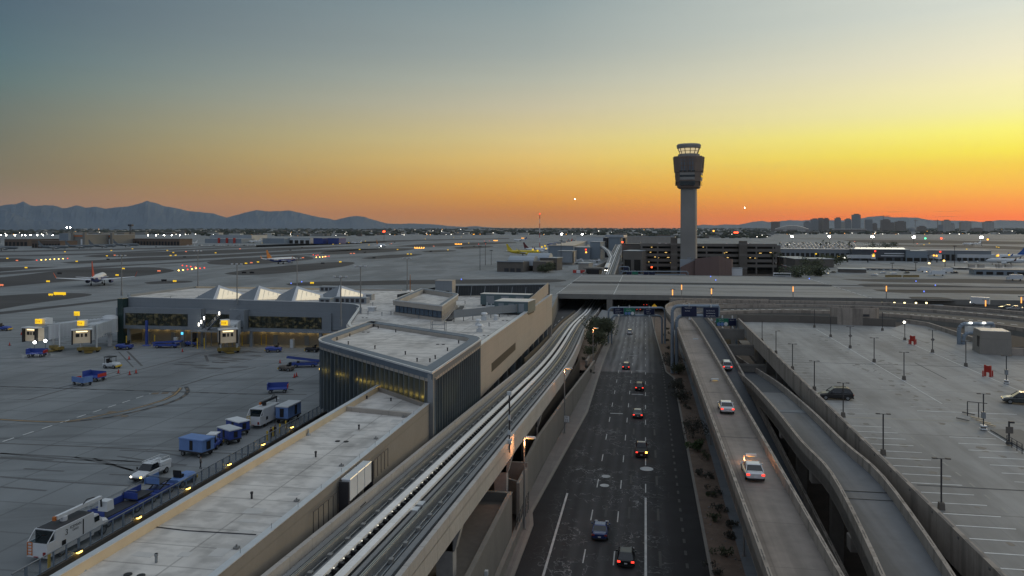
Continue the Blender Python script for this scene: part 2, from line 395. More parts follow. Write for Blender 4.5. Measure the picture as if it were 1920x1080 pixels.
# ---------------------------------------------------------------- sky and light
world=bpy.data.worlds.new('World'); scene.world=world; world.use_nodes=True
n,l=world.node_tree.nodes,world.node_tree.links
bg=n['Background']; tc=n.new('ShaderNodeTexCoord'); sx=n.new('ShaderNodeSeparateXYZ'); l.new(tc.outputs['Generated'],sx.inputs[0])
def MM(op,a,b=None):
    q=n.new('ShaderNodeMath'); q.operation=op
    for i,v in enumerate((a,b)):
        if v is None: continue
        if isinstance(v,(int,float)): q.inputs[i].default_value=v
        else: l.new(v,q.inputs[i])
    return q.outputs[0]
az=MM('ADD',MM('ARCTAN2',sx.outputs[0],sx.outputs[1]),YAW)      # bearing to the right of the view direction
hy=MM('SQRT',MM('ADD',MM('MULTIPLY',sx.outputs[0],sx.outputs[0]),MM('MULTIPLY',sx.outputs[1],sx.outputs[1])))
el=MM('MULTIPLY',MM('ARCTAN2',sx.outputs[2],hy),180/math.pi)          # elevation in degrees
el=MM('MAXIMUM',el,0.0)
elf=MM('POWER',MM('DIVIDE',el,90),.5)
def lin(c): return tuple(((x/255)/12.92 if x/255<=.04045 else ((x/255+.055)/1.055)**2.4) for x in c)
def epos(py,k='M'):   # elevation position at which the sky has the colour of that row
    return math.sqrt(max(0,math.degrees(math.atan((427-py)*(1 if k=='M' else math.cos(R(33)))/F)))/90)
def ramp(stops):
    cr=n.new('ShaderNodeValToRGB'); e=cr.color_ramp.elements
    while len(e)<len(stops): e.new(.5)
    for i,(p,c) in enumerate(stops):
        e[i].position=p; e[i].color=(*c,1)
    l.new(elf,cr.inputs[0]); return cr.outputs[0]
SKYROWS={  # py: left, mid, right colours as they read in the photograph
 'L':[(427,(150,125,112)),(375,(145,122,105)),(330,(128,118,95)),(260,(117,118,104)),(200,(108,118,112)),(150,(98,118,118)),(100,(90,113,120)),(0,(82,102,115))],
 'M':[(427,(158,125,100)),(400,(184,122,78)),(370,(206,145,70)),(340,(216,166,85)),(300,(220,186,110)),(260,(214,194,135)),(200,(196,188,160)),(150,(178,180,165)),(100,(160,168,163)),(0,(140,155,158))],
 'R':[(427,(242,108,28)),(405,(246,124,24)),(375,(248,155,18)),(350,(247,180,22)),(310,(246,205,50)),(280,(250,232,80)),(240,(252,244,120)),(200,(247,240,165)),(150,(246,238,185)),(100,(238,232,200)),(0,(216,220,208))]}
hi={'L':[(40,(78,98,116)),(60,(150,160,172)),(90,(190,200,212))],'M':[(35,(150,166,178)),(60,(190,200,210)),(90,(190,200,212))],'R':[(35,(205,212,212)),(60,(200,206,212)),(90,(190,200,212))]}
SIG=1.9e-5; BOXR=21500; BOXT=1700; INS=(.15,.17,.19)
def comp(c,py):
    e=max(1e-4,math.atan((427-py)/F)); path=min(BOXR/math.cos(e),(BOXT-H)/math.sin(e)); T=math.exp(-SIG*path)
    return tuple(min(1.6,max(.002,(a-(1-T)*i)/T)) for a,i in zip(c,INS))
rr={}
for k,rows in SKYROWS.items():
    st=[(epos(py,k),comp(lin(c),py)) for py,c in rows]+[(math.sqrt(a/90),lin(c)) for a,c in hi[k]]
    rr[k]=ramp(st)
def mix(f,a,b):
    q=n.new('ShaderNodeMix'); q.data_type='RGBA'; q.clamp_factor=True; l.new(f,q.inputs[0]); 
    for i,v in ((6,a),(7,b)):
        if isinstance(v,tuple): q.inputs[i].default_value=(*v,1)
        else: l.new(v,q.inputs[i])
    return q.outputs[2]
def mr(a,lo,hi_,t0=0,t1=1,smooth=True):
    q=n.new('ShaderNodeMapRange'); q.interpolation_type='SMOOTHSTEP' if smooth else 'LINEAR'
    for i,v in ((1,lo),(2,hi_),(3,t0),(4,t1)): q.inputs[i].default_value=v
    l.new(a,q.inputs[0]); return q.outputs[0]
c1=mix(mr(az,R(-34),R(2),smooth=False),rr['L'],rr['M'])
c2=mix(mr(az,R(2),R(33),smooth=False),c1,rr['R'])
# behind the viewer the sky is an even pale blue-grey
babs=MM('ABSOLUTE',az)
back=ramp([(0,lin((96,104,118))),(.25,lin((128,138,152))),(.5,lin((160,170,184))),(1,lin((190,200,212)))])
c3=mix(mr(babs,R(75),R(130)),c2,back)
sky=n.new('ShaderNodeTexSky'); sky.sky_type='NISHITA'; sky.sun_disc=False; sky.sun_elevation=R(1.0); sky.sun_rotation=R(40)
sk=n.new('ShaderNodeVectorMath'); sk.operation='SCALE'; sk.inputs['Scale'].default_value=.004; l.new(sky.outputs[0],sk.inputs[0])
ad=n.new('ShaderNodeVectorMath'); l.new(c3,ad.inputs[0]); l.new(sk.outputs[0],ad.inputs[1])
cmb=n.new('ShaderNodeCombineXYZ'); l.new(MM('MULTIPLY',az,2.2),cmb.inputs[0]); l.new(MM('MULTIPLY',el,.9),cmb.inputs[1])
cn=n.new('ShaderNodeTexNoise'); cn.inputs['Scale'].default_value=1.6; cn.inputs['Detail'].default_value=7; cn.inputs['Roughness'].default_value=.6; l.new(cmb.outputs[0],cn.inputs['Vector'])
cs=n.new('ShaderNodeVectorMath'); cs.operation='SCALE'; l.new(ad.outputs[0],cs.inputs[0]); l.new(mr(cn.outputs['Fac'],.3,.7,.99,1.01),cs.inputs['Scale'])
# thin dark cloud bars low over the downtown
cm2=n.new('ShaderNodeCombineXYZ'); l.new(MM('MULTIPLY',az,14),cm2.inputs[0]); l.new(MM('MULTIPLY',el,9),cm2.inputs[1])
c2n=n.new('ShaderNodeTexNoise'); c2n.inputs['Scale'].default_value=1.0; c2n.inputs['Detail'].default_value=4; l.new(cm2.outputs[0],c2n.inputs['Vector'])
bar=MM('MULTIPLY',mr(c2n.outputs['Fac'],.60,.70),MM('MULTIPLY',mr(el,.55,.8),mr(el,1.5,1.1)))
bar=MM('MULTIPLY',bar,mr(az,R(20),R(27)))
cb=n.new('ShaderNodeVectorMath'); cb.operation='SCALE'; l.new(cs.outputs[0],cb.inputs[0]); l.new(MM('SUBTRACT',1.0,MM('MULTIPLY',bar,.32)),cb.inputs['Scale'])
l.new(cb.outputs[0],bg.inputs['Color']); bg.inputs['Strength'].default_value=1.0
sun=bpy.data.lights.new('sun','SUN'); so=bpy.data.objects.new('sun',sun); COL.objects.link(so)
sun.energy=.6; sun.angle=R(25); sun.color=(1,.72,.42)
# low afterglow from the right of the view
daz=R(42)-YAW
dv=Vector((-math.sin(daz)*math.cos(R(7)),-math.cos(daz)*math.cos(R(7)),-math.sin(R(7))))
so.rotation_euler=dv.to_track_quat('-Z','Y').to_euler(); so.location=(300,300,200)
scene.view_settings.view_transform='Standard'; scene.view_settings.look='None'; scene.view_settings.gamma=1; scene.view_settings.exposure=0
scene.cycles.max_bounces=5; scene.cycles.diffuse_bounces=3; scene.cycles.glossy_bounces=2; scene.cycles.transmission_bounces=3; scene.cycles.volume_bounces=0
scene.cycles.sample_clamp_indirect=4; scene.cycles.use_denoising=True
# ---------------------------------------------------------------- ground and trench
def hz(u):
    t=min(1,max(0,(u-185)/110)); t=t*t*(3-2*t); return -2.5*t
BIG=21000
hole=[(-25.6,-60),(230,-60),(230,356.5),(96,356.5),(96,509.5),(112,600),(112,746),(-12,746),(-20,640),(-34,560),(-40,509.5),(-40,356.5),(-33,262),(-31,212),(-31,124),(-25.6,118)]
g=MB(); g.sheet([(-BIG,-400),(BIG,-400),(BIG,BIG),(-BIG,BIG)],5.0,[hole])
struct('ground',g,M['apron'])
us=[-60+i*10 for i in range(83)]
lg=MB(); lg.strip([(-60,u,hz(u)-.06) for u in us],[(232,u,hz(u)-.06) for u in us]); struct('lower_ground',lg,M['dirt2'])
# trench side walls
tw=MB()
for a,b in zip(hole,hole[1:]+hole[:1]):
    if a[1]<=-59 and b[1]<=-59: continue
    tw.quad((a[0],a[1],-3.2),(b[0],b[1],-3.2),(b[0],b[1],4.99),(a[0],a[1],4.99))
solo('retaining_wall',tw,M['wallc'],'tall grey concrete wall lining the sunken roads under the taxiway bridge','wall')
# highway
def Ledge(u):
    if u<92: return -13.3
    if u<96: return -13.3-(u-92)/4*.7
    if u<150: return -14.0+(u-96)/54*3.0
    return -11.0
def Redge(u):
    if u<188: return 6.6
    if u<196: return 6.6-(u-188)/8*1.6
    return 5.0-(u-196)/100*1.8
US=[-40,0,30,60,80,92,96,105,115,125,135,150,170,188,196]+[206+i*10 for i in range(46)]
h=MB(); h.strip([(Ledge(u)-.05,u,hz(u)+.02) for u in US],[(Redge(u)+.05,u,hz(u)+.02) for u in US]); struct('highway',h,M['hwy'])
def kerb(name,f,off,w,hh,label):
    k=MB(); k.slab([(f(u)+off,u,hz(u)+hh) for u in US],[(f(u)+off+w,u,hz(u)+hh) for u in US],hh+.05)
    return solo(name,k,M['curb'],label,'kerb',kind='structure')
kerb('left_kerb',Ledge,-.45,.45,.16,'grey concrete kerb along the left side of the highway')
kerb('right_kerb',Redge,0,.35,.16,'grey concrete kerb along the right planting strip of the highway')
# lane markings
lm=MB()
def seg(mb,x,u0,u1,w=.13,z=.03,x1=None):
    x1=x if x1 is None else x1
    mb.strip([(x-w/2,u0,hz(u0)+z),(x1-w/2,u1,hz(u1)+z)],[(x+w/2,u0,hz(u0)+z),(x1+w/2,u1,hz(u1)+z)])
for x in (-6.6,-3.35,0.05):
    u=106 if x>0 else 46
    while u<345:
        seg(lm,x-(.4 if u>200 and x<-3 else 0)*0,u,u+3.6,.14); u+=12.2
seg(lm,-10.4,50,104,.26); seg(lm,.05,50,104,.26); seg(lm,.75,50,76,.2,x1=.1)
struct('lane_markings',lm,M['lineh'])
dm=MB()
for x in (-4.9,1.6,4.4,-2.0):
    u=70
    while u<340:
        seg(dm,x,u,u+(1.2 if x==4.4 else 4),.3,.031); u+=(3.3 if x==4.4 else 13.1)
for u in (213,229): seg(dm,-2.2,u,u+.01)
struct('blacked_out_markings',dm,M['black'])
wm=MB()
for x,u in ((-5.5,150),(-1.7,168),(-3.4,223),(-1.2,196)): wm.bx(x-1.2,x+1.2,u,u+.45,hz(u)+.03,hz(u)+.034)
struct('stop_markings',wm,M['lined'])
mh=MB()
for x,u in ((.2,116.5),(-5.6,112),(-5.6,108)): mh.rev([(1.0 if x>0 else .65,hz(u)+.02),(1.0 if x>0 else .65,hz(u)+.035)],x,u,14)
struct('manhole_covers',mh,M['lined'])
# left sidewalk, planter
sw=MB(); 
def Swl(u): return -15.4 if u<110 else (-15.4+(u-110)/75*2.7 if u<185 else -13.1)
U2=[u for u in US if 60<=u<=352]
sw.slab([(Swl(u),u,hz(u)+.15) for u in U2],[(Ledge(u)-.45,u,hz(u)+.15) for u in U2],.18); struct('left_sidewalk',sw,M['walk'])
# retaining wall left of the highway
def wall(mb,pts,t=.35):
    # pts: (x,y,z0,z1)
    secs=[[(x-t,y,z0),(x,y,z0),(x,y,z1),(x-t,y,z1)] for x,y,z0,z1 in pts]; mb.loft(secs)
rw=MB(); wall(rw,[(-15.4,100,-.1,5.2),(-15.4,112,-.1,5.2),(-14.4,140,-.1,4.6),(-13.3,168,-.1,3.6),(-12.9,186,-.1,2.6),(-12.9,200,-.3,1.6)])
t=thing('barrier_wall','grey concrete retaining wall between the highway sidewalk and the train guideway','wall',(-14,140,0))
part('wall_face',rw,M['wallc'],t,world=True)
pw=MB(); wall(pw,[(-14.5,196,-1,2.2),(-14.2,222,-2,1.6),(-13.6,262,-3,.3)],.5); part('planter_wall',pw,M['curb'],t,world=True)
cap=MB(); cap.slab([(-15.8,100,5.26),(-15.8,112,5.26),(-14.8,140,4.66),(-13.7,168,3.66),(-13.3,186,2.66),(-13.3,200,1.66)],[(-15.35,100,5.26),(-15.35,112,5.26),(-14.35,140,4.66),(-13.25,168,3.66),(-12.85,186,2.66),(-12.85,200,1.66)],.1)
part('coping',cap,M['curb'],t,world=True)
pd=MB(); pd.strip([(-16.5,188,1.2),(-19,225,.9),(-21,262,.2),(-20,300,-1)],[(-13.2,188,1.2),(-14.6,225,.9),(-14.2,262,.2),(-13.4,300,-1)]); struct('left_planting_bed',pd,M['dirt'])
gr=MB(); gr.slab([(-19.5,262,.25),(-19,345,-.6)],[(-13.4,262,.25),(-11.6,345,-1.8)],1.5); struct('grey_island_paving',gr,M['walk2'])
# black mesh fences by the track
f1=MB(); wall(f1,[(-17.0,106,0,6.7),(-16.7,130,0,6.0),(-15.5,165,0,5.0),(-15.6,186,0,4.4)],.08); 
solo('black_fence',f1,M['black'],'black mesh fence behind the concrete retaining wall right of the track','fence')
# right planting strip, sidewalk
ps=MB(); U3=[u for u in US if 40<=u<=340]
def Pw(u): return 10.2 if u>75 else 10.2-(75-u)/30*1.5
ps.strip([(Redge(u)+.3,u,hz(u)+.12) for u in U3],[(Pw(u),u,hz(u)+.12) for u in U3]); struct('right_planting_strip',ps,M['dirt'])
s2=MB(); s2.slab([(Pw(u),u,hz(u)+.17) for u in U3],[(12.0,u,hz(u)+.17) for u in U3],.2); struct('right_sidewalk',s2,M['walk2'])
# ---------------------------------------------------------------- helpers for plan shapes
def rnd(pts,rads,n=6):
    out=[];N=len(pts)
    for i in range(N):
        p=Vector(pts[i][:2]); a=Vector(pts[i-1][:2]); b=Vector(pts[(i+1)%N][:2]); r=rads[i]
        if r<=0: out.append((p.x,p.y)); continue
        d1=(a-p).normalized(); d2=(b-p).normalized()
        s=p+d1*r; e=p+d2*r
        for k in range(n+1):
            t=k/n; q=s*(1-t)**2+p*2*t*(1-t)+e*t*t; out.append((q.x,q.y))
    return out
def inset(poly,d):
    out=[];N=len(poly)
    A=sum(poly[i][0]*poly[(i+1)%N][1]-poly[(i+1)%N][0]*poly[i][1] for i in range(N)); sg=1 if A>0 else -1
    for i in range(N):
        p=Vector(poly[i]);a=Vector(poly[i-1]);b=Vector(poly[(i+1)%N])
        e1=(p-a).normalized();e2=(b-p).normalized()
        n1=Vector((-e1.y,e1.x))*sg;n2=Vector((-e2.y,e2.x))*sg
        m=(n1+n2); m=m/max(.2,m.length_squared)*2 if m.length>1e-6 else n1
        out.append((p.x+m.x*d,p.y+m.y*d))
    return out
def rim(mb,poly,w,z0,z1):
    q=inset(poly,w); N=len(poly)
    for i in range(N):
        j=(i+1)%N
        mb.add([(*poly[i],z0),(*poly[j],z0),(*q[j],z0),(*q[i],z0),(*poly[i],z1),(*poly[j],z1),(*q[j],z1),(*q[i],z1)],
               [(4,5,6,7),(0,4,7,3)[::-1] if i==-1 else (0,1,5,4),(2,3,7,6),(3,2,1,0)])
    return mb
def atpx(a,b,px):
    # point on plan segment a-b seen at photo column px
    t=(px-960)/F
    def f(p): X=p[0]*CS+p[1]*SN; D=p[1]*CS-p[0]*SN; return X-t*D
    fa,fb=f(a),f(b); k=fa/(fa-fb)
    p=(a[0]+(b[0]-a[0])*k,a[1]+(b[1]-a[1])*k); return p,p[1]*CS-p[0]*SN
# ---------------------------------------------------------------- pavilion
PL,PF,PR_,PB=G(590,638,18.5)[:2],G(810,700,18.5)[:2],G(901,633,18.5)[:2],G(695,602,18.5)[:2]
PR_=(PF[0],PR_[1])
poly=[PL,PF,PR_,PB]
pr=rnd(poly,[3.5,0,3.5,1.2])
c=(sum(p[0] for p in pr)/len(pr),sum(p[1] for p in pr)/len(pr))
M['glassp']=mat('pavilion_glass',(.02,.045,.042),.12,0)
n_,l_=NT(M['glassp']); tc_=n_.new('ShaderNodeTexCoord'); nz_=n_.new('ShaderNodeTexNoise'); nz_.inputs['Scale'].default_value=.5; nz_.inputs['Detail'].default_value=5; l_.new(tc_.outputs['Object'],nz_.inputs[0])
mr_=n_.new('ShaderNodeMapRange'); mr_.inputs[1].default_value=.46; mr_.inputs[2].default_value=.72; mr_.inputs[3].default_value=.004; mr_.inputs[4].default_value=.07; l_.new(nz_.outputs['Fac'],mr_.inputs[0])
n_['Principled BSDF'].inputs['Emission Color'].default_value=(.75,.72,.28,1); l_.new(mr_.outputs[0],n_['Principled BSDF'].inputs['Emission Strength'])
pav=thing('glass_pavilion','dark finned glass pavilion with pale flat roof and rounded corners beside the track','building',(c[0],c[1],5))
b=MB(); b.prism(inset(pr,.75),9.0,17.6); part('glazing',b,M['glassp'],pav,world=True)
b=MB(); b.prism(inset(pr,1.2),3.0,9.0); b.prism(inset(pr,1.25),17.2,17.62); part('soffit',b,M['coppan'],pav,world=True)
b=MB(); b.prism(inset(pr,1.95),17.3,17.95); part('roof',b,M['roof'],pav,world=True)
b=MB(); rim(b,pr,1.9,17.35,18.5); part('parapet',b,M['beige'],pav,world=True); b=MB(); rim(b,inset(pr,-.06),.1,17.75,18.5); part('outer_fascia',b,M['coppan'],pav,world=True)
b=MB(); rim(b,inset(pr,.35),1.45,18.5,18.58); part('coping',b,M['coppan'],pav,world=True)
b=MB(); rim(b,inset(pr,-.14),.26,18.45,18.66); part('coping_edge',b,M['coping'],pav,world=True)
b=MB(); N=len(pr); dist=0
per=[]
for i in range(N):
    a=Vector(pr[i]);e=Vector(pr[(i+1)%N]); L=(e-a).length; d=(e-a)/L if L>0 else a
    while dist<L:
        per.append((a+d*dist,math.atan2(d.y,d.x))); dist+=1.28
    dist-=L
for p,r in per:
    q=Vector((math.cos(r),math.sin(r))); nn=Vector((q.y,-q.x))
    ins=p-nn*.35
    b.box(ins.x,ins.y,8.2,17.8,.16,.75,r)
part('fins',b,M['fin'],pav,world=True)
b=MB(); b.box(PF[0]-.2,PF[1]+.25,3.5,18.35,.7,.5,0); part('corner_post',b,M['steel'],pav,world=True)
d=(Vector(PF)-Vector(PL)).normalized(); nn=Vector((d.y,-d.x))
def frontpt(px): 
    return atpx((PL[0]-nn.x*.70,PL[1]-nn.y*.70),(PF[0]-nn.x*.70,PF[1]-nn.y*.70),px)
if nn.dot(Vector((0,-1)))<0: nn=-nn
fa=math.atan2(d.y,d.x)
b=MB(); b2=MB()
for i,px in enumerate(range(600,800,9)):
    (x,y),D=atpx((PL[0]-nn.x*.62,PL[1]-nn.y*.62),(PF[0]-nn.x*.62,PF[1]-nn.y*.62),px)
    py=692+(px-600)*.27; z=ZAT(py,D)
    b.box(x,y,z-.12,z+.12,.34,.1,fa)
    if px>716: b2.box(x,y,z+.25,z+1.9+.25*(i%3),.62,.06,fa)
    elif i%3==1: b2.box(x,y,z+1.4,z+2.6,.4,.06,fa)
part('ceiling_light',b,M['eamber'],pav,world=True); part('lit_window',b2,mat('dim_lit_window',(.25,.2,.08),.4,.4,2,emis=.16,ecol=(.95,.75,.3)),pav,world=True)
b=MB(); b.bx(PF[0]-.42,PF[0]-.36,PF[1]+5,PF[1]+13,12.2,15.5); part('lit_window',b,mat('faint_lit_window',(.2,.17,.08),.4,.4,1.5,emis=.06,ecol=(.95,.75,.3)),pav,world=True)
def vent(parent,x,y,z,h=.5,r=.1):
    b=MB(); b.tube((x,y,z),(x,y,z+h),r,8); b.tube((x,y,z+h*.72),(x,y,z+h),r*1.35,8); part('vent_pipe',b,M['dpole'] if h<.6 else M['steel'],parent,world=True)
for px,py in ((656,631),(632,638),(653,646),(703,654),(760,665),(782,678),(806,679),(816,673),(839,658),(860,644),(742,623),(700,613),(709,616)):
    x,y,_=G(px,py,17.95); vent(pav,x,y,17.95,.5,.09)
def drains(parent,px,py,z):
    x,y,_=G(px,py,z); b=MB()
    for dx in (-.45,.45): b.rev([(.26,z+.002),(.26,z+.06)],x+dx,y,10)
    part('roof_drain',b,M['black'],parent,world=True)
for px,py in ((686,623),(826,646)): drains(pav,px,py,17.95)
# access ladder with hoops on the far parapet
b=MB(); x,y,_=G(822,618,18.6)
for s in (-1.2,1.2):
    b.tube((x+s,y-.4,17.6),(x+s,y-.4,20.0),.06); b.tube((x+s,y+.6,16.2),(x+s,y+.6,20.0),.06); b.tube((x+s,y-.4,20),(x+s,y+.6,20),.06)
for z in (18.9,19.5): b.tube((x-1.2,y-.4,z),(x+1.2,y-.4,z),.05)
solo('roof_ladder',b,M['steel'],'steel step-over ladder on the far parapet of the glass pavilion roof','ladder')
# ---------------------------------------------------------------- low wing in front
lw=thing('low_wing_building','long low beige building with pale roof running towards the camera','building',(-30,60,5))
Lx,Rx=-35.2,-25.6
def yfront(x): t=(x-PL[0])/(PF[0]-PL[0]); return PL[1]+(PF[1]-PL[1])*t-.4
pp=[(Lx,-10),(Rx,-10),(Rx,yfront(Rx)),(Lx,yfront(Lx))]
b=MB(); b.prism(pp,-1,14.2); part('wall',b,M['lowwall'],lw,world=True)
b=MB(); b.prism(inset(pp,.3),14.2,14.34); part('roof',b,M['roof'],lw,world=True)
b=MB(); b.bx(Rx-.42,Rx+.03,-10,yfront(Rx),14.2,14.9)
b.prism([(Lx,yfront(Lx)-.5),(Rx,yfront(Rx)-.5),(Rx,yfront(Rx)),(Lx,yfront(Lx))],14.2,14.8)
part('parapet',b,M['lowwall'],lw,world=True)
b=MB(); b.bx(Rx-.47,Rx+.08,-10,yfront(Rx)-.1,14.9,14.96); b.bx(Lx-.1,Lx+.42,-10,yfront(Lx)-.2,15.0,15.07); part('coping',b,M['coping'],lw,world=True)
b=MB(); b.bx(Lx-.03,Lx+.4,-10,yfront(Lx),14.2,15.0); part('parapet',b,M['tan'],lw,world=True,label='inner parapet with sunset warmth painted in as tan')
x0,y0,_=G(668,756,14.8); 
b=MB(); b.prism([(Lx+.4,y0-2.2),(Rx-.42,yfront(Rx)-5),(Rx-.42,yfront(Rx)-4.6),(Lx+.4,y0-1.8)],14.34,14.85); part('roof_curb',b,M['beige'],lw,world=True)
for px,py,h in ((592,857,.55),(472,935,.55),(293,1055,.6),(673,805,.5),(688,748,.4),(733,752,.4)):
    x,y,_=G(px,py,14.34); vent(lw,x,y,14.34,h,.09)
for px,py in ((641,828),(684,773),(252,1079)): drains(lw,px,py,14.34)
b=MB()
for px,py in ((578,816),(408,913),(155,1070)):
    x,y,_=G(px,py,14.34); b.rev([(.28,14.34),(.1,14.6),(.05,15.0)],x,y,8)
part('roof_anchor',b,M['steel'],lw,world=True)
b=MB()
for k in range(12):
    y=46+k*4.2; b.tube((Rx-.2,y,14.96),(Rx-.2,y,15.3),.02)
part('lightning_rod',b,M['steel'],lw,world=True)
# stain streaks are in the roof material; cable across the roof
b=MB(); pth=[G(1105/4,810+705/4,14.36),G(1400/4,810+740/4,14.36),G(1920/4,810+770/4,14.36)]
b.path(pth,.05,5); part('roof_cable',b,M['dpole'],lw,world=True)
rq=random.Random(5)
for k in range(9):
    xx=rq.uniform(-33.5,-27.5); yy=rq.uniform(46,88); b=MB(); b.box(xx,yy,14.342,14.352,rq.uniform(.6,1.6),rq.uniform(.5,1.3),rq.uniform(-.1,.1)); part('roof_patch',b,M['patchm'],lw,world=True)
for k in range(5):
    yy=48+k*9.1; b=MB(); b.box(-27.2,yy,14.34,14.47,.35,.35); b.tube((-27.2,yy,14.47),(-27.2,yy,14.62),.06,6); part('pipe_support',b,M['pole'],lw,world=True)
# wall cabinets between the low wing and the track
cb=thing('equipment_cabinets','three white electrical cabinets on a steel frame between building wall and track','cabinet',(-25,64,12))
x=-24.95
for k in range(3):
    b=MB(); b.box(x,62.5+k*1.75,12.9,14.7,.75,1.6); q=part('cabinet',b,M['whitem'],cb,world=True)
    b=MB(); b.box(x,62.5+k*1.75,14.7,14.78,.85,1.68,0,.9); sub('cabinet_lid',b,M['coping'],q,world=True)
b=MB(); 
for y in (61.4,67.3): b.bx(x-.5,x+.4,y-.08,y+.08,11.6,14.6)
b.bx(x-.5,x-.4,61.4,67.3,12.7,12.9)
for k in range(5): b.path([(x+.2,62.9+k*.28,12.9),(x+.35,62.9+k*.28,12.2),(x+.9,62.9+k*.28,12.0)],.05,6)
part('frame',b,M['dpole'],cb,world=True)
b=MB()
for a0,a1 in ((56,60.8),(68.5,73.5)):
    b.tube((-25.3,a0,14.0),(-25.3,a1,14.0),.04)
    for k in range(6):
        y=a0+(a1-a0)*k/5; b.tube((-25.3,y,12.2),(-25.3,y,14.0),.03)
solo('cable_rack',b,M['dpole'],'thin dark conduit racks along the low wing wall above the track','rack')
# ---------------------------------------------------------------- main terminal
tm=thing('terminal_building','long beige terminal hall with pale roof and strip window above columns','building',(-35,170,5))
XW=-26.5
b=MB(); b.bx(XW-.6,XW,118.5,219.8,8.3,16.75); b.bx(XW-.6,XW,219.8,220.4,4.6,16.75); b.bx(XW-8,XW-.6,219.8,220.4,-2,16.5)
part('wall',b,M['beigew'],tm,world=True)
b=MB(); b.bx(XW-.75,XW+.1,118.5,220.5,16.75,16.9); part('coping',b,M['coping'],tm,world=True)
notch=rnd([(-138,187.5),(-72,187.5),(-60,148),(-48,128)],[0,7,4,0])
roofp=[(-147.5,200)]+[(-138,187.5)]+notch[1:]+[(-40,126),(XW-.6,126),(XW-.6,219.8),(XW-.6,226),(-76,234),(-147,234)]
b=MB(); b.prism(roofp,15.2,16.0); part('roof',b,M['roofx'],tm,world=True)
b=MB(); b.bx(XW-4.5,XW-.6,118.5,219.5,7.9,8.3); part('soffit',b,M['dpole'],tm,world=True)
b=MB(); b.bx(XW-16,XW-9,122,232,-1,15.2); part('inner_wall',b,M['brown'],tm,world=True)
b=MB(); b.bx(XW-.1,XW+.03,132,157,10.75,12.25); part('strip_window',b,M['black'],tm,world=True)
b=MB(); b.bx(XW-.1,XW+.02,157.3,183,10.9,12.1); b.bx(XW-.1,XW+.02,208.5,208.9,8.4,16.7); part('wall_inlay',b,M['beige'],tm,world=True)
for k in range(11):
    y=124+k*9.2; b=MB(); b.bx(XW-1.6,XW-.7,y-.45,y+.45,-1.0,8.0); q=part('column',b,M['steel'] if k%2 else M['bluepan2'],tm,world=True)
    b=MB(); b.bx(XW-1.65,XW-.65,y-.5,y+.5,-1.0,1.9); sub('yellow_guard',b,M['yellow'],q,world=True)
uf=MB(); uf.bx(-40,-26.2,124,214,hz(150)-1,.35); struct('undercroft_floor',uf,M['walk2'])
# raised screen wall sweeping up at the corner
def scr(mb,pts,t=.18):
    secs=[]
    for i,(x,y,z0,z1) in enumerate(pts):
        a=Vector(pts[max(0,i-1)][:2]); c_=Vector(pts[min(len(pts)-1,i+1)][:2]); d_=(c_-a).normalized(); n_=Vector((d_.y,-d_.x))*t/2
        secs.append([(x-n_.x,y-n_.y,z0),(x+n_.x,y+n_.y,z0),(x+n_.x,y+n_.y,z1),(x-n_.x,y-n_.y,z1)])
    return mb.loft(secs)
A=W(851,163); B=W(968,176); 
b=MB(); scr(b,[(A[0],A[1],16.9,18.5),(B[0],B[1],16.7,18.45)]); part('roof_screen',b,M['bluepan'],tm,world=True)
pB=[(B[0],B[1],16.7,18.45)]
b=MB(); scr(b,[(B[0]+.05,B[1]+.1,16.7,18.45),(-27.6,181,16.8,18.8),(-26.9,187,16.95,19.5),(-26.7,196,17.2,20.1),(-26.7,213,17.6,20.7)]); part('roof_screen',b,M['beigew'],tm,world=True,label='beige screen wall sweeping up towards the far corner')
b=MB()
for k in range(8):
    t=k/7; x=A[0]+(B[0]-A[0])*t; y=A[1]+(B[1]-A[1])*t; b.tube((x,y+.15,16),(x,y+.15,17),.08,6)
b.tube((A[0],A[1]+.2,18.4),(A[0]-1.8,A[1]-.6,16.0),.07,6); part('screen_post',b,M['dpole'],tm,world=True)
C1=W(745,212);C2=W(820,222);C3=W(853,226);C4=(-26.8,217.5)
b=MB(); scr(b,[(C1[0],C1[1],16,17.6),(C2[0],C2[1],16,18.9)]); scr(b,[(C3[0],C3[1],16,18.9),(C4[0],C4[1],16.8,19.8)]); part('louvre_screen',b,mul(mat('dark_louvre',(.03,.035,.04),.6,.1,1),ribs(.8,1.8,.15)),tm,world=True)
b=MB(); scr(b,[(C3[0],C3[1]-.1,18.9,19.1),(C4[0],C4[1]-.1,19.8,20.0)],.3)
for k in range(7):
    t=(k+.3)/7; x=C3[0]+(C4[0]-C3[0])*t; y=C3[1]+(C4[1]-C3[1])*t; b.tube((x,y-.1,19),(x,y-2,16),.08,6)
part('screen_rail',b,M['bluepan2'],tm,world=True)
# rooftop volumes
E=W(835,219); eb=thing('lift_tower','small blue-grey panelled lift tower standing on the terminal roof','tower',(E[0],E[1],16))
b=MB(); b.box(E[0],E[1],16,21.0,4.9,4.0); part('wall',b,M['bluepan'],eb,world=True)
b=MB(); b.box(E[0]+2.47,E[1],16.3,20.9,.05,3.9); part('side_wall',b,M['beigew'],eb,world=True)
b=MB(); b.box(E[0],E[1],21.0,21.1,5.1,4.2); part('roof',b,M['beige'],eb,world=True)
b=MB(); b.box(E[0]+1.2,E[1]-2.03,16.1,18.2,1.0,.06); part('door',b,M['dpole'],eb,world=True)
ph=thing('roof_penthouse','low penthouse with a band of blue windows and recessed roof on the terminal','building',(-52,180,16))
q=[G(737,590,16)[:2],G(829,603,16)[:2],(-46.0,188),(-60.5,204)]
qr=rnd(q,[0,0,3,0])
b=MB(); b.prism(inset(qr,.1),16,16.6); part('base',b,M['beige'],ph,world=True)
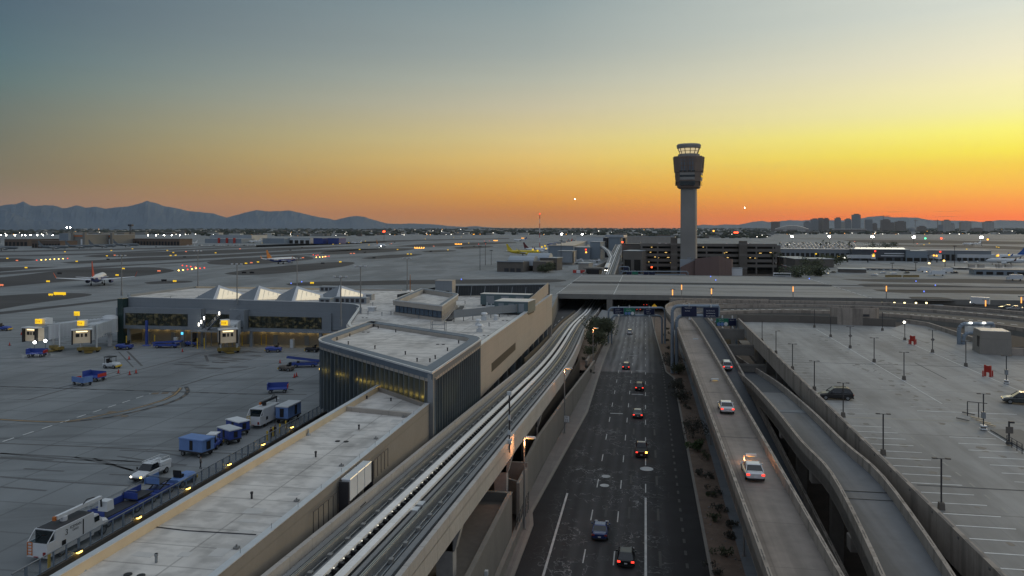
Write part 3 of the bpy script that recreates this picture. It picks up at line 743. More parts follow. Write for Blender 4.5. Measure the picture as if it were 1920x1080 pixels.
b=MB(); b.prism(inset(qr,.5),16.6,18.2); part('wall',b,M['beigew'],ph,world=True)
b=MB(); b.prism(inset(qr,1.2),18.2,18.3); part('roof',b,M['roof'],ph,world=True)
b=MB(); rim(b,qr,1.2,18.2,19.3); part('parapet',b,M['beige'],ph,world=True)
b=MB(); rim(b,inset(qr,-.05),1.0,19.3,19.38); part('coping',b,M['coppan'],ph,world=True)
b=MB(); rim(b,inset(qr,-.1),.22,19.2,19.44); part('coping_edge',b,M['coping'],ph,world=True)
d=Vector(q[1])-Vector(q[0]); L=d.length; d/=L; nn2=Vector((d.y,-d.x)); ra=math.atan2(d.y,d.x)
cx=(q[0][0]+q[1][0])/2; cy=(q[0][1]+q[1][1])/2
b=MB(); b.box(cx-nn2.x*.35,cy-nn2.y*.35,16.7,18.6,L-1.2,.12,ra); gl=part('window_band',b,mat('blue_glass',(.05,.085,.13),.15,.3,.4),ph,world=True)
b=MB()
for k in range(12):
    t=.6+(L-1.2)*k/11; b.box(q[0][0]+d.x*t-nn2.x*.27,q[0][1]+d.y*t-nn2.y*.27,16.7,18.6,.09,.1,ra)
sub('mullions',b,M['dpole'],gl,world=True)
b=MB(); b.prism([(q[1][0]+.5,q[1][1]+1),(q[1][0]+1.8,q[1][1]+1.4),(-45,189),(-46,189)],16.0,16.02+.3); part('roof_curb',b,M['dpole'],ph,world=True)
def ahu(px,D,w,dp,h,rz,label,mm='tealunit'):
    x,y,_=W(px,D); t=thing('air_handler',label,'hvac unit',(x,y,16),rz)
    b=MB(); b.box(0,0,.4,h,w,dp); part('casing',b,M[mm],t)
    b=MB(); b.box(0,0,h,h+.12,w+.15,dp+.15); part('lid',b,M['coping'],t)
    b=MB(); b.box(0,0,0,.4,w*.95,dp*.9); part('base_frame',b,M['dpole'],t)
    b=MB(); 
    for k in range(3): b.box(-w*.3+k*w*.3,-dp/2-.03,.7,h-.4,w*.16,.05)
    part('access_door',b,M['bluepan2'],t); return t
M['tealunit']=mul(mat('teal_sheet_metal',(.10,.15,.165),.5,.06,.5,metal=.2),joints(1.8,60,.8,.03))
ahu(950,196,13,3.2,3.1,-.1,'long blue-grey air handler with pale lid at the back of the terminal roof')
ahu(966,180,8,7,3.0,-.1,'large blue-grey air handler nearest the sweeping screen wall')
ahu(925,203,5,2.5,2.6,-.1,'smaller blue-grey air handler left of the pipework')
x,y,_=W(921,181); b=MB()
for k in range(4):
    b.path([(x-1.5,y-.5+k*.5,16.3+k*.4),(x+1.6,y-.5+k*.5,16.3+k*.4),(x+1.6,y-.5+k*.5,17.6),(x+2.6,y-.5+k*.5,17.6)],.16,8)
for k in range(3): b.tube((x-1+k,y,16),(x-1+k,y,18.4-.3*k),.12)
solo('chiller_pipes',b,M['offw'],'tangle of white chilled water pipes between the air handlers','pipework')
for i,(px,py,s,lab) in enumerate(((908,600,1.0,'white rooftop fan with a square hood near the roof centre'),(897,610,.8,'round spun-metal exhaust fan left of the square hood'),(900,622,.9,'pale boxy exhaust unit nearest the pavilion parapet'),(930,600,.7,'small white exhaust stack right of the square hood'),(698,583,1.2,'low pale roof hatch on the open roof left of the penthouse'))):
    x,y,_=G(px,py,16); t=thing('exhaust_fan',lab,'hvac unit',(x,y,16))
    b=MB(); b.box(0,0,0,.7*s,1.3*s,1.3*s); part('base',b,M['offw'],t)
    b=MB(); b.rev([(.4*s,.7*s),(.45*s,1.1*s),(.75*s,1.3*s),(.6*s,1.6*s),(.1,1.7*s)],0,0,12) if i!=4 else b.box(0,0,.7*s,.85*s,1.7*s,1.5*s); part('hood',b,M['whitem'],t)
for px,py in ((785,598),(699,573),(733,590),(872,570),(876,586),(848,593),(917,612),(925,566),(690,590),(716,592),(650,560),(450,566),(470,565),(320,560),(372,558)): vent(tm,*G(px,py,16)[:2],16,.8 if px>600 else .6,.1)
for px,py in ((684,596),(912,629),(947,601),(845,596)): drains(tm,px,py,16.0)
# left concourse wing -------------------------------------------------
cw=thing('concourse_wing','blue-grey airport concourse with dark ribbon windows over a lit ground floor','building',(-110,188,5))
fr=rnd([(-137.6,187),(-71.5,187),(-59.5,147.6),(-48,128.5)],[0,7,4,0]); 
def facade(mb,pts,z0,z1s,t=.5):
    secs=[]
    for i,(x,y) in enumerate(pts):
        a=Vector(pts[max(0,i-1)]); c_=Vector(pts[min(len(pts)-1,i+1)]); d_=(c_-a).normalized(); n_=Vector((-d_.y,d_.x))*t
        z1=z1s(x,y); secs.append([(x,y,z0),(x+n_.x,y+n_.y,z0),(x+n_.x,y+n_.y,z1),(x,y,z1)])
    return mb.loft(secs)
top=lambda x,y: 17.2 if x<-100 else 17.2-(x+100)/28*.7 if x<-72 else 16.4
b=MB(); facade(b,[p for p in fr if p[0]<=-60],9.6,top); facade(b,[(-147.2,200),(-137.7,187.3)],5,lambda x,y:17.2); b.bx(-147.4,-147,200,234,5,16.6)
part('upper_wall',b,M['bluepan'],cw,world=True)
b=MB(); facade(b,[(p[0],p[1]-.05) for p in fr],0,lambda x,y:0,.6); b.v=[(p[0],p[1],top(p[0],p[1])+(.02 if p[2]==0 and i%4<2 else .14)) for i,p in enumerate(b.v)]; part('coping',b,M['coping'],cw,world=True)
# projecting boxes of the middle storey
def boxwin(x0,x1,dp,z0,z1,wx0,wx1,wz0,wz1,name='bay'):
    b=MB(); b.bx(x0,x1,187-dp,187.1,z0,z1); q=part(name,b,M['bluepan'],cw,world=True)
    b=MB(); b.bx(wx0,wx1,187-dp-.04,187-dp+.1,wz0,wz1); g_=sub('window',b,M['glassw'],q,world=True)
    b=MB()
    nx=max(2,int((wx1-wx0)/1.6))
    for k in range(nx+1):
        xx=wx0+(wx1-wx0)*k/nx; b.bx(xx-.04,xx+.04,187-dp-.1,187-dp-.04,wz0,wz1)
    zz=wz0+(wz1-wz0)*.36; b.bx(wx0,wx1,187-dp-.12,187-dp-.1,zz-.04,zz+.04)
    sub('mullions',b,M['black'],q,world=True)
gw=M['glassw']=mat('dim_interior_glass',(.012,.02,.018),.08,0)
n_,l_=NT(gw); tc_=n_.new('ShaderNodeTexCoord'); nz_=n_.new('ShaderNodeTexNoise'); nz_.inputs['Scale'].default_value=.55; nz_.inputs['Detail'].default_value=6; mp_=n_.new('ShaderNodeMapping'); mp_.inputs['Scale'].default_value=(1.3,1,2.2); l_.new(tc_.outputs['Object'],mp_.inputs[0]); l_.new(mp_.outputs[0],nz_.inputs[0])
mr_=n_.new('ShaderNodeMapRange'); mr_.inputs[1].default_value=.50; mr_.inputs[2].default_value=.80; mr_.inputs[3].default_value=.003; mr_.inputs[4].default_value=.075; l_.new(nz_.outputs['Fac'],mr_.inputs[0])
n_['Principled BSDF'].inputs['Emission Color'].default_value=(.8,.7,.35,1); l_.new(mr_.outputs[0],n_['Principled BSDF'].inputs['Emission Strength'])
def xz(px): return atpx((-140,185.5),(-50,185.5),px)[0][0]
boxwin(xz(219),xz(378),1.8,9.0,14.6,xz(237),xz(353),10.0,13.2)
boxwin(xz(380.5),xz(434),.3,9.4,14.2,xz(381),xz(431),9.8,13.2)
boxwin(xz(434),xz(462),2.6,9.0,14.6,xz(437),xz(459),9.9,10.2,'bay')
boxwin(xz(462),xz(618),.5,9.2,14.0,xz(463),xz(600),9.9,12.9)
b=MB(); b.bx(-139.3,-137.7,184.9,187.3,5,17.0); part('end_glazing',b,M['glassg'],cw,world=True)
b=MB(); b.bx(-136,-60,190.5,191,5,9.3); b.bx(-62,-58,150,190,5,9.3); part('ground_floor_wall',b,M['grdwall'] if 'grdwall' in M else mat('ground_floor_blockwork',(.30,.27,.22),.8,.1,.4),cw,world=True)
b=MB(); b.bx(-138,-58,185.4,191,9.0,9.4); part('soffit',b,M['bluepan2'],cw,world=True)
for k,px in enumerate(list(range(232,470,20))+list(range(476,616,18))):
    x=xz(px); b=MB(); b.bx(x-.75,x+.75,189.9,190.45,8.55,8.8); part('strip_light',b,M['estrip'] if 'estrip' in M else M.setdefault('estrip',em('lit_strip',(1,.72,.28),3.0)),cw,world=True)
for px in (256,304,345,395,450,500,560):
    x=xz(px); b=MB(); b.bx(x-.6,x+.6,190.3,190.5,5,7.6); part('door',b,M['dpole'] if px%2 else M['bluepan2'],cw,world=True)
for px in (228,240,378,470,600):
    x=xz(px); b=MB(); b.bx(x-.35,x+.35,185.6,186.3,5,9.1); part('column',b,M['bluepan2'],cw,world=True)
# skylight dormers on the wing roof
def dormer(px,py,w,label):
    x,y,_=G(px,py,16); t=thing('roof_skylight',label,'skylight',(x,y,16),0,'wedge skylights in a row on the concourse roof')
    # sloped body rising to an apex over a slanted white window frame facing the viewer's right
    v=[(-8,-1.5,0),(0,-4.5,0),(7.5,-.5,0),(-1,6,0),(0.5,-2.2,4.2)]
    b=MB(); b.add(v,[(0,1,4),(2,3,4),(3,0,4),(3,2,1,0)]); part('body',b,M['bluepan2'],t)
    b=MB(); b.add([(0,-4.55,0),(7.5,-.55,0),(7.3,-.5,1.9),(.5,-2.25,4.25)],[(0,1,2,3)]); b.add([(7.5,-.5,0),(7.3,-.45,1.9),(.5,-2.2,4.25),(-1,6,0)],[(0,3,2,1)[::-1],(0,2,3)]); part('frame',b,M['whitem'],t)
    b=MB(); b.add([(1.0,-4.12,.55),(6.8,-1.0,.55),(6.6,-.95,1.75),(1.2,-2.62,3.4)],[(0,1,2,3)]); b.v=[(p[0]+.05,p[1]-.08,p[2]) for p in b.v]
    gq=part('glazing',b,em('skylight_glow',(1,.86,.62),.42),t)
    b=MB()
    for k in range(6):
        f=k/5; xx=1.2+f*5.5; zt=3.3-f*1.55; b.tube((xx,-4.1+f*3.1-.05,.6),(xx,-2.7+f*1.65-.12,zt),.06,5)
    sub('glazing_bars',b,M['offw'],gq); return t
dormer(415,562,1,'leftmost wedge skylight with a glowing white window on the concourse roof')
dormer(490,563,1,'second wedge skylight from the left on the concourse roof')
dormer(560,564,1,'third wedge skylight from the left, bright glazing facing right')
dormer(640,562,1,'rightmost wedge skylight beside the small blue roof plant boxes')
for px,py,w,lab in ((660,568,9,'flat blue plant box in front of the rightmost skylight'),(680,562,6,'flat blue plant box right of the rightmost skylight'),(622,546,7,'long low white-roofed plant room at the far roof edge'),(612,570,3,'small grey roof fan box left of the blue plant box')):
    x,y,_=G(px,py,16); t=thing('roof_plant_box',lab,'hvac unit',(x,y,16)); b=MB(); b.box(0,0,0,1.5,w,2.6); part('casing',b,M['bluepan2'],t); b=MB(); b.box(0,0,1.5,1.62,w+.2,2.8); part('lid',b,M['metalroof'],t)
    b=MB()
    for k in range(int(w/1.4)): b.box(-w/2+.9+k*1.4,-1.33,.3,1.2,.9,.05)
    part('louvre',b,M['dpole'],t)
# parapet strips on far roof edge (tan)
b=MB(); b.bx(-147,-100,233.6,234.1,16,16.5); b.prism([(-147.3,200.3),(-137.8,187.6),(-137.4,187.9),(-146.9,200.5)],16,16.4); part('back_parapet',b,M['tan'],cw,world=True)
b=MB(); b.bx(-100,-76,233.6,234.1,16,16.4); part('back_parapet',b,M['beige'],cw,world=True)
# ---------------------------------------------------------------- people mover guideway
GZ=[(0,15.87),(300,.54),(345,-1.3),(400,-1.0),(509,3.6),(560,6.5),(700,15),(780,19),(860,19.3)]
def gz(u):
    for (a,za),(b_,zb) in zip(GZ[:-1],GZ[1:]):
        if u<=b_: return za+(zb-za)*(u-a)/(b_-a)
    return GZ[-1][1]
def gx(u):
    t=min(1,max(0,(u-140)/170)); return -24.5-5.2*t*t*(3-2*t)
GU=[0,20,40,60,80,100,120,140]+[150+i*10 for i in range(36)]+[509,560,620,680,740,780,800]
gt=thing('train_guideway','elevated concrete people-mover guideway with two tracks descending under the taxiway bridge','guideway',(-20,100,0))
def gp(u,off,dz): return (gx(u)+off,u,gz(u)+dz)
def gslab(name,o0,o1,z1,t,m,us=GU,label=None,parent=gt):
    b=MB(); b.slab([gp(u,o0,z1) for u in us],[gp(u,o1,z1) for u in us],t); return part(name,b,M[m],parent,world=True,label=label)
M['gdeck']=mul(mat('guideway_deck',(.075,.083,.09),.75,.15,.3,fine=.1),wavy(.5,.8,1.1,(1,.1,1)))
M['gpar']=mul(mat('guideway_parapet',(.40,.385,.37),.75,.1,.3,fine=.08),joints(50,3.6,.7,.05,0,0,.05))
M['grun']=mat('running_surface',(.19,.195,.20),.6,.1,.3,fine=.05)
M['gwalk']=mul(mat('walkway_panel',(.78,.77,.75),.55,.08,.3,fine=.04),joints(50,1.8,.75,.03,0,0,.08))
M['grail']=mat('bright_rail',(.62,.60,.55),.28,.05,1,metal=.9)
gslab('deck',0,8.9,-.9,1.5,'gpar'); gslab('deck_surface',.35,8.5,-.86,.05,'gdeck')
gslab('parapet',0,.38,0,.95,'gpar'); gslab('parapet',8.5,8.9,0,.95,'gpar')
for o0,o1 in ((.75,1.15),(2.55,2.9),(5.15,5.5),(7.3,7.75)): gslab('running_plinth',o0,o1,-.6,.3,'grun')
for o0,o1 in ((3.0,3.62),(4.35,4.97)): gslab('walkway',o0,o1,-.3,.25,'gwalk')
for o in (1.55,5.95):
    gslab('guide_beam',o,o+.28,-.38,.5,'steel'); gslab('guide_rail',o+.05,o+.11,-.28,.1,'grail'); gslab('guide_rail',o+.2,o+.26,-.28,.1,'grail')
for o in (.55,2.05,6.6,7.0,8.1): gslab('conduit',o,o+.07,-.72,.1,'steel')
b=MB(); u=40
while u<230:
    for o in (3.7,): b.bx(gx(u)+3.64,gx(u)+4.0,u-.16,u+.16,gz(u)-.75,gz(u)-.42)
    u+=1.15 if u<190 else 2
part('bracket',b,M['black'],gt,world=True,kind='stuff')
b=MB(); u=40.5
while u<78:
    b.bx(gx(u)+3.68,gx(u)+3.76,u-.04,u+.04,gz(u)-.42,gz(u)-.36); u+=1.75
part('marker_light',b,em('marker_white',(1,.95,.8),.8),gt,world=True,kind='stuff')
for side,o in ((0,2.2),(1,6.75)):
    u=42.
    while u<180:
        b=MB(); b.box(gx(u)+o+.12,u,gz(u)-.86,gz(u)-.5,.32,.4); part('cable_box',b,M['pole'],gt,world=True); u+=3.3 if u<110 else 4.5
for u in (63,64.6):
    for o in (5.0,7.4):
        b=MB(); b.box(gx(u)+o,u,gz(u)-.86,gz(u)-.5,1.1,.9); part('expansion_cover',b,M['coping'],gt,world=True)
        break
for u,wd in ((39,1),(66.5,1),(93,1),(120,1),(147,1),(174,1),(200,1),(228,1)):
    x=gx(u)+4.45; z=gz(u)-2.4
    b=MB(); b.box(x+2.6,u,hz(u)-.3,z,1.5,1.3)
    b.loft([[(x+1.6,u-.65,z-2.6),(x+3.5,u-.65,z-2.6),(x+3.5,u+.65,z-2.6),(x+1.6,u+.65,z-2.6)],[(x-3.8,u-.65,z),(x+4.2,u-.65,z),(x+4.2,u+.65,z),(x-3.8,u+.65,z)]])
    b.box(x-3,u,hz(u)-.3,z,1.2,1.2)
    part('pier',b,M['gpar'],gt,world=True)
b=MB(); b.slab([gp(u,2.4,-2.4) for u in GU if u<330],[gp(u,6.6,-2.4) for u in GU if u<330],1.0); part('girder',b,M['deckside'],gt,world=True)
# mast with gear on the right parapet
mx,my=gx(96)+8.8,96.
t=thing('signal_mast','slim dark equipment mast fixed to the right parapet of the guideway','mast',(gx(88)+8.95,88,gz(88)))
b=MB(); b.tube((0,0,-1.5),(0,0,5.4),.09,8); part('pole',b,M['dpole'],t)
b=MB(); b.box(0,-.1,5.2,5.6,.5,.35); b.box(0,0,.6,1.1,.35,.35); b.box(0,0,2.3,2.9,.25,.25); b.box(0,-.2,-.4,.1,.6,.5); part('equipment',b,M['offw'],t)
# black fence left of the track
b=MB(); UF=[160,180,200,215,230,250,270,300,335]; secs=[]
for u in UF: x=gx(u)-.35; zt=gz(u)+.9; secs.append([(x-.08,u,zt-4.5),(x,u,zt-4.5),(x,u,zt),(x-.08,u,zt)])
b.loft(secs); solo('black_fence',b,M['black'],'black mesh fence along the left side of the descending track','fence')
cr=MB(); cr.strip([(-40,u,hz(u)+.02) for u in (214,250,300,360,420,509)],[(gx(u)-1,u,hz(u)+.02) for u in (214,250,300,360,420,509)]); struct('service_road',cr,M['shoulder'])
b=MB()
for k in range(9): b.bx(-35.2,-34.9,222+k*13,228+k*13,hz(222+k*13)+.02,hz(222+k*13)+.035)
struct('service_road_markings',b,M['lined'])
# utility building next to the highway
ub=thing('utility_building','low flat-roofed grey utility building between guideway and highway','building',(-18,60,0))
pp=[(-28,-5),(-14.9,-5),(-14.9,86),(-28,86)]
b=MB(); b.prism(pp,-.5,4.9); part('wall',b,M['wallc'],ub,world=True)
b=MB(); rim(b,pp,.4,4.9,5.9); part('parapet',b,M['wallc'],ub,world=True)
b=MB(); rim(b,inset(pp,-.06),.5,5.9,6.02); part('coping',b,M['curb'],ub,world=True)
b=MB(); b.prism(inset(pp,.4),4.9,4.96); part('roof',b,M['roofdk'] if 'roofdk' in M else mat('weathered_roof',(.17,.155,.135),.9,.15,.15,fine=.1),ub,world=True)
x,y,_=G(923,1060,3.2); b=MB(); b.box(-14.75,71,3.2,3.7,.3,.4); q=part('wall_light',b,M['offw'],ub,world=True)
st=thing('stair_enclosure','orange-lit concrete stair enclosure beside the highway lamp','wall',(-17,92,0))
b=MB(); b.bx(-21,-15.2,99.6,100.0,-.1,5.2); b.bx(-15.6,-15.2,93.2,99.6,-.1,4.6); b.prism([(-21,98.6),(-15.7,95.4),(-15.7,95.0),(-21,98.2)],0,4.2); part('wall_face',b,M['rampc'],st,world=True)
b=MB()
for k in range(9): b.tube((-14.6,87+k*1.2,.2),(-14.6,87+k*1.2,2.5),.04,5)
b.tube((-14.6,87,2.5),(-14.6,96.6,2.5),.05,5); b.tube((-14.6,87,1.4),(-14.6,96.6,1.4),.04,5); part('guard_rail',b,M['dpole'],st,world=True)
b=MB(); b.slab([(-14.85,60,1.3),(-14.85,92,1.3)],[(-14.35,60,1.3),(-14.35,92,1.3)],1.4); solo('roadside_barrier',b,M['curb'],'low concrete barrier between utility building and highway','barrier')
# ---------------------------------------------------------------- ramps
def pathoff(pts,off):
    out=[]
    for i,p in enumerate(pts):
        a=Vector(pts[max(0,i-1)][:2]);c_=Vector(pts[min(len(pts)-1,i+1)][:2]); d_=(c_-a).normalized(); n_=Vector((d_.y,-d_.x))
        out.append((p[0]+n_.x*off,p[1]+n_.y*off,p[2]))
    return out
def up(pts,dz): return [(x,y,z+dz) for x,y,z in pts]
def smooth(pts,n=4):
    out=[]
    P=[Vector(p) for p in pts]; P=[P[0]*2-P[1]]+P+[P[-1]*2-P[-2]]
    for i in range(1,len(P)-2):
        for k in range(n):
            t=k/n; a,b_,c_,d_=P[i-1],P[i],P[i+1],P[i+2]
            q=.5*((2*b_)+(c_-a)*t+(2*a-5*b_+4*c_-d_)*t*t+(3*b_-a-3*c_+d_)*t**3); out.append(tuple(q))
    out.append(tuple(P[-2])); return out
def ramp_(name,label,pts,w,surf,wallpts=True,hl=.95,slot=False,left=True,right=True):
    c0=smooth(pts); t=thing(name,label,'ramp',c0[len(c0)//2])
    L=pathoff(c0,-w/2);Rr=pathoff(c0,w/2)
    b=MB(); b.slab(up(L,-.02),up(Rr,-.02),1.2); part('deck',b,M['rampc'],t,world=True)
    b=MB(); b.strip(up(pathoff(c0,-w/2+.35),.0),up(pathoff(c0,w/2-.35),.0)); part('road_surface',b,M[surf],t,world=True)
    for s,on in ((-1,left),(1,right)):
        if not on: continue
        a=pathoff(c0,s*w/2); e=pathoff(c0,s*(w/2-.32)); 
        if s>0: a,e=e,a
        b=MB(); b.slab(up(a,hl),up(e,hl),hl+1.3); q=part('parapet',b,M['parap'],t,world=True)
        b=MB(); inner=pathoff(c0,s*(w/2-.36)); acc=0; m=pathoff(c0,s*(w/2-.16))
        nseg=len(m)
        for i in range(nseg-1):
            p0=Vector(m[i]);p1=Vector(m[i+1]);Ln=(p1-p0).length; dd=(p1-p0)/Ln; tt=-acc
            while tt<Ln:
                if tt>=0:
                    g0=p0+dd*tt; g1=p0+dd*min(Ln,tt+1.9)
                    b.loft([[(g0.x-.03,g0.y,g0.z+hl),(g0.x+.03,g0.y,g0.z+hl),(g0.x+.03,g0.y,g0.z+hl+.012),(g0.x-.03,g0.y,g0.z+hl+.012)],[(g1.x-.03,g1.y,g1.z+hl),(g1.x+.03,g1.y,g1.z+hl),(g1.x+.03,g1.y,g1.z+hl+.012),(g1.x-.03,g1.y,g1.z+hl+.012)]])
                tt+=3.2
            acc=Ln-(tt-3.2)
        sub('parapet_groove',b,M['dpole'],q,world=True)
    return t,c0
R1=[(11.2,-5,10.6),(11.2,40,10.6),(11.05,90,10.6),(10.7,150,10.6),(10.2,205,10.5),(8.9,235,10.2),(9.4,256,10),(14,272,9.8),(26,281,9.6),(44,285,9.5)]
r1,c1_=ramp_('exit_ramp','wide elevated concrete ramp with two white cars right of the highway','x' and R1,5.3,'ramptop')
b=MB(); 
for a,e in ((20,235),): b.bx(12.05,12.5,a,e,-2,9.4)
part('support_wall',b,M['wallc'],r1,world=True)
b=MB()
for u in (96.5,122,160,195): b.bx(8.9,13.4,u-.05,u+.05,10.605,10.62)
part('expansion_joint',b,M['dpole'],r1,world=True)
R2=[(15.6,20,1.5),(15.9,60,2.4),(16,90,4.0),(16.1,125,5.8),(15.9,159,7.9),(15.2,190,9.9),(14.7,212,10.4),(14.6,232,10.2),(17,250,9.9),(24,262,9.7),(44,269,9.5)]
r2,c2_=ramp_('descending_ramp','narrow dark asphalt ramp dropping between two concrete parapets, silver car on it','x' and R2,4.9,'rampdark')
b=MB(); b.bx(13.4,17.4,166,204,9.1,9.13); 
R3=[(14.5,25,11),(17.1,45,11),(18.9,60,11),(20.45,80,10.9),(19.9,92,10.8),(20.0,108,10.3),(20.2,125,9.3),(20.4,140,8.2),(20.3,160,6.5),(19.6,185,4.6),(19,210,3.4)]
r3,c3_=ramp_('garage_ramp','blue-grey concrete ramp climbing alongside the parking deck','x' and R3,5.0,'rampblue')
b=MB(); b.bx(17.9,22.3,113,121.5,10.04,10.1); b.v=[(x,y,z-(y-113)*.08) for x,y,z in b.v]; part('light_slab',b,M['walk2'],r3,world=True)
b=MB(); b.strip(up(pathoff(c3_,-2.1),.012)[len(c3_)//2+6:],up(pathoff(c3_,2.1),.012)[len(c3_)//2+6:]); part('dark_surface',b,M['rampdark'],r3,world=True)
b=MB(); b.bx(18.1,22.7,77.6,77.72,10.93,10.96); b.bx(18.3,22.9,75.4,75.5,10.95,10.97); part('expansion_joint',b,M['black'],r3,world=True)
for u,x in ((40,16.7),(55,18.6),(70,19.9),(88,20.4),(106,20.2)):
    b=MB(); b.box(x,u,-.2,9.2,1.2,1.2); b.box(x,u,8.4,9.6,5.4,1.3); part('pier',b,M['rampc'],r3,world=True)
b=MB(); b.prism([(18.4,128),(22.4,128),(22.4,150),(18.4,150)],0,5.5); part('support_wall',b,M['wallc'],r3,world=True)
# cross beams above the sunken lane
for (u,z,h_,lab) in ((166,6.2,1.2,'nearest concrete beam crossing the sunken lane beside the descending ramp'),(182,7.0,2.0,'middle concrete beam with railing across the sunken lane'),(199,8.2,2.2,'farthest concrete beam across the sunken lane below the green sign')):
    b=MB(); b.bx(17.9,24.3,u-1.2,u+1.2,z,z+h_); b.bx(17.9,24.3,u-1.3,u-1.15,z+h_,z+h_+.5); solo('cross_beam',b,M['wallc'],lab,'beam')
# ---------------------------------------------------------------- parking deck
lot=[(24.6,-20)]+[G(1383,603.5,11)[:2],G(1500,605,11)[:2],G(1680,613,11)[:2],G(1700,606,11)[:2],G(1740,612,11)[:2],G(1800,632,11)[:2],G(1866,655,11)[:2],G(1920,664,11)[:2],(150,128),(150,-20)]
pk=thing('parking_deck','large pale rooftop parking deck with painted stalls and few cars','car park',(60,100,0))
b=MB(); b.prism(lot,9.8,11); q=part('deck',b,M.setdefault('lotc',mul(mul(mul(mul(mat('deck_paving',(.30,.298,.29),.75,.12,.05,fine=.06),joints(3.1,60,.86,.05,0,0,.06)),wavy(.12,.76,1.06,(1,.25,1),.35,.55,6)),joints(60,27,.7,.14)),wavy(.6,.9,1.04,(1,.1,1),.4,.6,5))),pk,world=True)
b=MB(); b.bx(24.2,24.6,-20,lot[1][1],9.0,12.0); e=lot[1]; part('parapet',b,M['parap'],pk,world=True)
b=MB()
for k in range(26):
    y=22+k*5.6; b.bx(24.26,24.42,y,y+3.1,12.0,12.02); b.box(24.2,y+4.2,11.6,11.8,.14,.2)
part('parapet_slot',b,M['walk'],pk,world=True)
b=MB()
for k in range(14):
    y=18+k*12.5; b.bx(25,26.2,y-.6,y+.6,-1,9.8)
b.bx(24.8,26,-20,lot[1][1],8.6,9.8); part('column',b,M['gar'],pk,world=True)
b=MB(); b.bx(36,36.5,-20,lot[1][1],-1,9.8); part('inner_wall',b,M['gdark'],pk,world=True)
b=MB(); b.bx(25,150,-20,lot[1][1]+5,4.6,5.4); part('lower_floor',b,M['gar'],pk,world=True)
sl=MB(); sf=MB(); cl=MB()
def stalls(mb,x0,x1,u0,u1,st=2.75,skip=0):
    u=u0; k=0
    while u<=u1:
        if not skip or random.random()>skip: mb.bx(x0,x1,u-.075,u+.075,11.004,11.008)
        u+=st
stalls(sl,25.7,30.3,48,104); stalls(sf,25.7,30.3,110,196,skip=.05)
stalls(sl,35.8,40.9,50,102,skip=.12); stalls(sf,36.6,41.4,110,200,skip=.1); stalls(sf,41.9,46.6,110,200,skip=.1)
stalls(sf,51.6,56.4,110,192,skip=.12); stalls(sf,56.8,61.6,104,180,skip=.15); stalls(sf,66,71,104,160,skip=.2)
cl.bx(41.48,41.6,118,200,11.004,11.009); cl.bx(56.5,56.62,104,192,11.004,11.009); cl.bx(41.4,41.52,87,103,11.004,11.009)
for px,py in ((1450,614),): pass
for (a,b_) in (((36.6,200),(46.6,200)),((51.6,192),(61.6,192)),((36.6,113),(49,111))): cl.bx(a[0],b_[0],a[1]-.08,a[1]+.08,11.004,11.01)
rs2=random.Random(9); so_=MB()
for k in range(230):
    row=rs2.choice((28,38.5,39,44,54,59)); xx=row+rs2.uniform(-1.5,1.5); yy=rs2.uniform(50,190); 
    if 41<xx<47 and yy<106: continue
    a=rs2.uniform(.12,.55); so_.sheet([(xx+a*math.cos(t*.785)*rs2.uniform(.6,1.2),yy+a*1.5*math.sin(t*.785)*rs2.uniform(.6,1.2)) for t in range(8)],11.0045+k*.00001)
struct('deck_oil_spots',so_,M['stain'])
struct('stall_lines',sl,M['linew']); struct('worn_stall_lines',sf,M['lined']); struct('row_lines',cl,M['linew'])
b=MB()
for k in range(16): b.bx(31.2,31.4,50+k*3.4,51.3+k*3.4,11.003,11.006)
b.bx(24.8,80,107.2,108.0,11.003,11.007); struct('drainage_strip',b,mat('pale_strip',(.30,.29,.26),.8,.1,.5))
b=MB(); b.bx(26,44.5,80.2,80.5,11.003,11.006); b.bx(26,60,150,150.25,11.003,11.006); j0=G(1715,680,11);j1=G(1775,711,11); b.add([(j0[0]-.1,j0[1],11.006),(j0[0]+.1,j0[1],11.006),(j1[0]+.1,j1[1],11.006),(j1[0]-.1,j1[1],11.006)],[(3,2,1,0)]); struct('deck_joint',b,M['rampdark'])
isl=MB(); isl.prism([(41.9,103.5),(45.5,104),(46.5,88),(47,40),(41.9,40)],11.0,11.16); struct('parking_island',isl,M['curb'])
b=MB(); 
wl=[lot[1],lot[2],lot[3]]
scr(b,[(p[0],p[1]+.3,10,12.9) for p in wl],.4); solo('deck_end_wall',b,M['brown'],'dark concrete wall at the far edge of the parking deck','wall')
b=MB(); wl=[lot[4],lot[5],lot[6],(lot[7][0],lot[7][1])]; scr(b,[(p[0],p[1]+.3,9,12.0) for p in wl],.5); solo('deck_side_wall',b,M['parap'],'curved concrete parapet on the right side of the parking deck','wall')
# round stair wall
x0,y0,_=G(1608,610,11); b=MB(); 
secs=[]
for k in range(13):
    a=math.pi*(1.12+.76*k/12); r=7.5; xx=x0+r*math.cos(a)*.85; yy=y0+4.6+r*math.sin(a)*.62
    secs.append([(xx,yy,10.5),(xx*1+.0,yy+.4,10.5),(xx,yy+.4,15.3),(xx,yy,15.3)])
b.loft(secs); t=thing('round_stair_wall','curved beige concrete wall with small sign at the far edge of the parking deck','wall',(x0,y0,11)); part('wall_face',b,M['parap'],t,world=True)
b=MB(); b.box(x0+2,y0-.35,13.3,13.9,1.5,.06); part('sign',b,M['dpole'],t,world=True)
x0,y0,_=G(1868,664,11); t=thing('stair_block','beige concrete stair block with flat roof beside the curved exit lane','building',(x0,y0,11))
b=MB(); b.box(x0,y0+2,11,15.5,5.6,6,-.15,.93); part('wall',b,M['lowwall'],t,world=True)
b=MB(); b.box(x0,y0+2,15.5,15.62,5.0,5.4,-.15); part('roof',b,M['metalroof'],t,world=True)
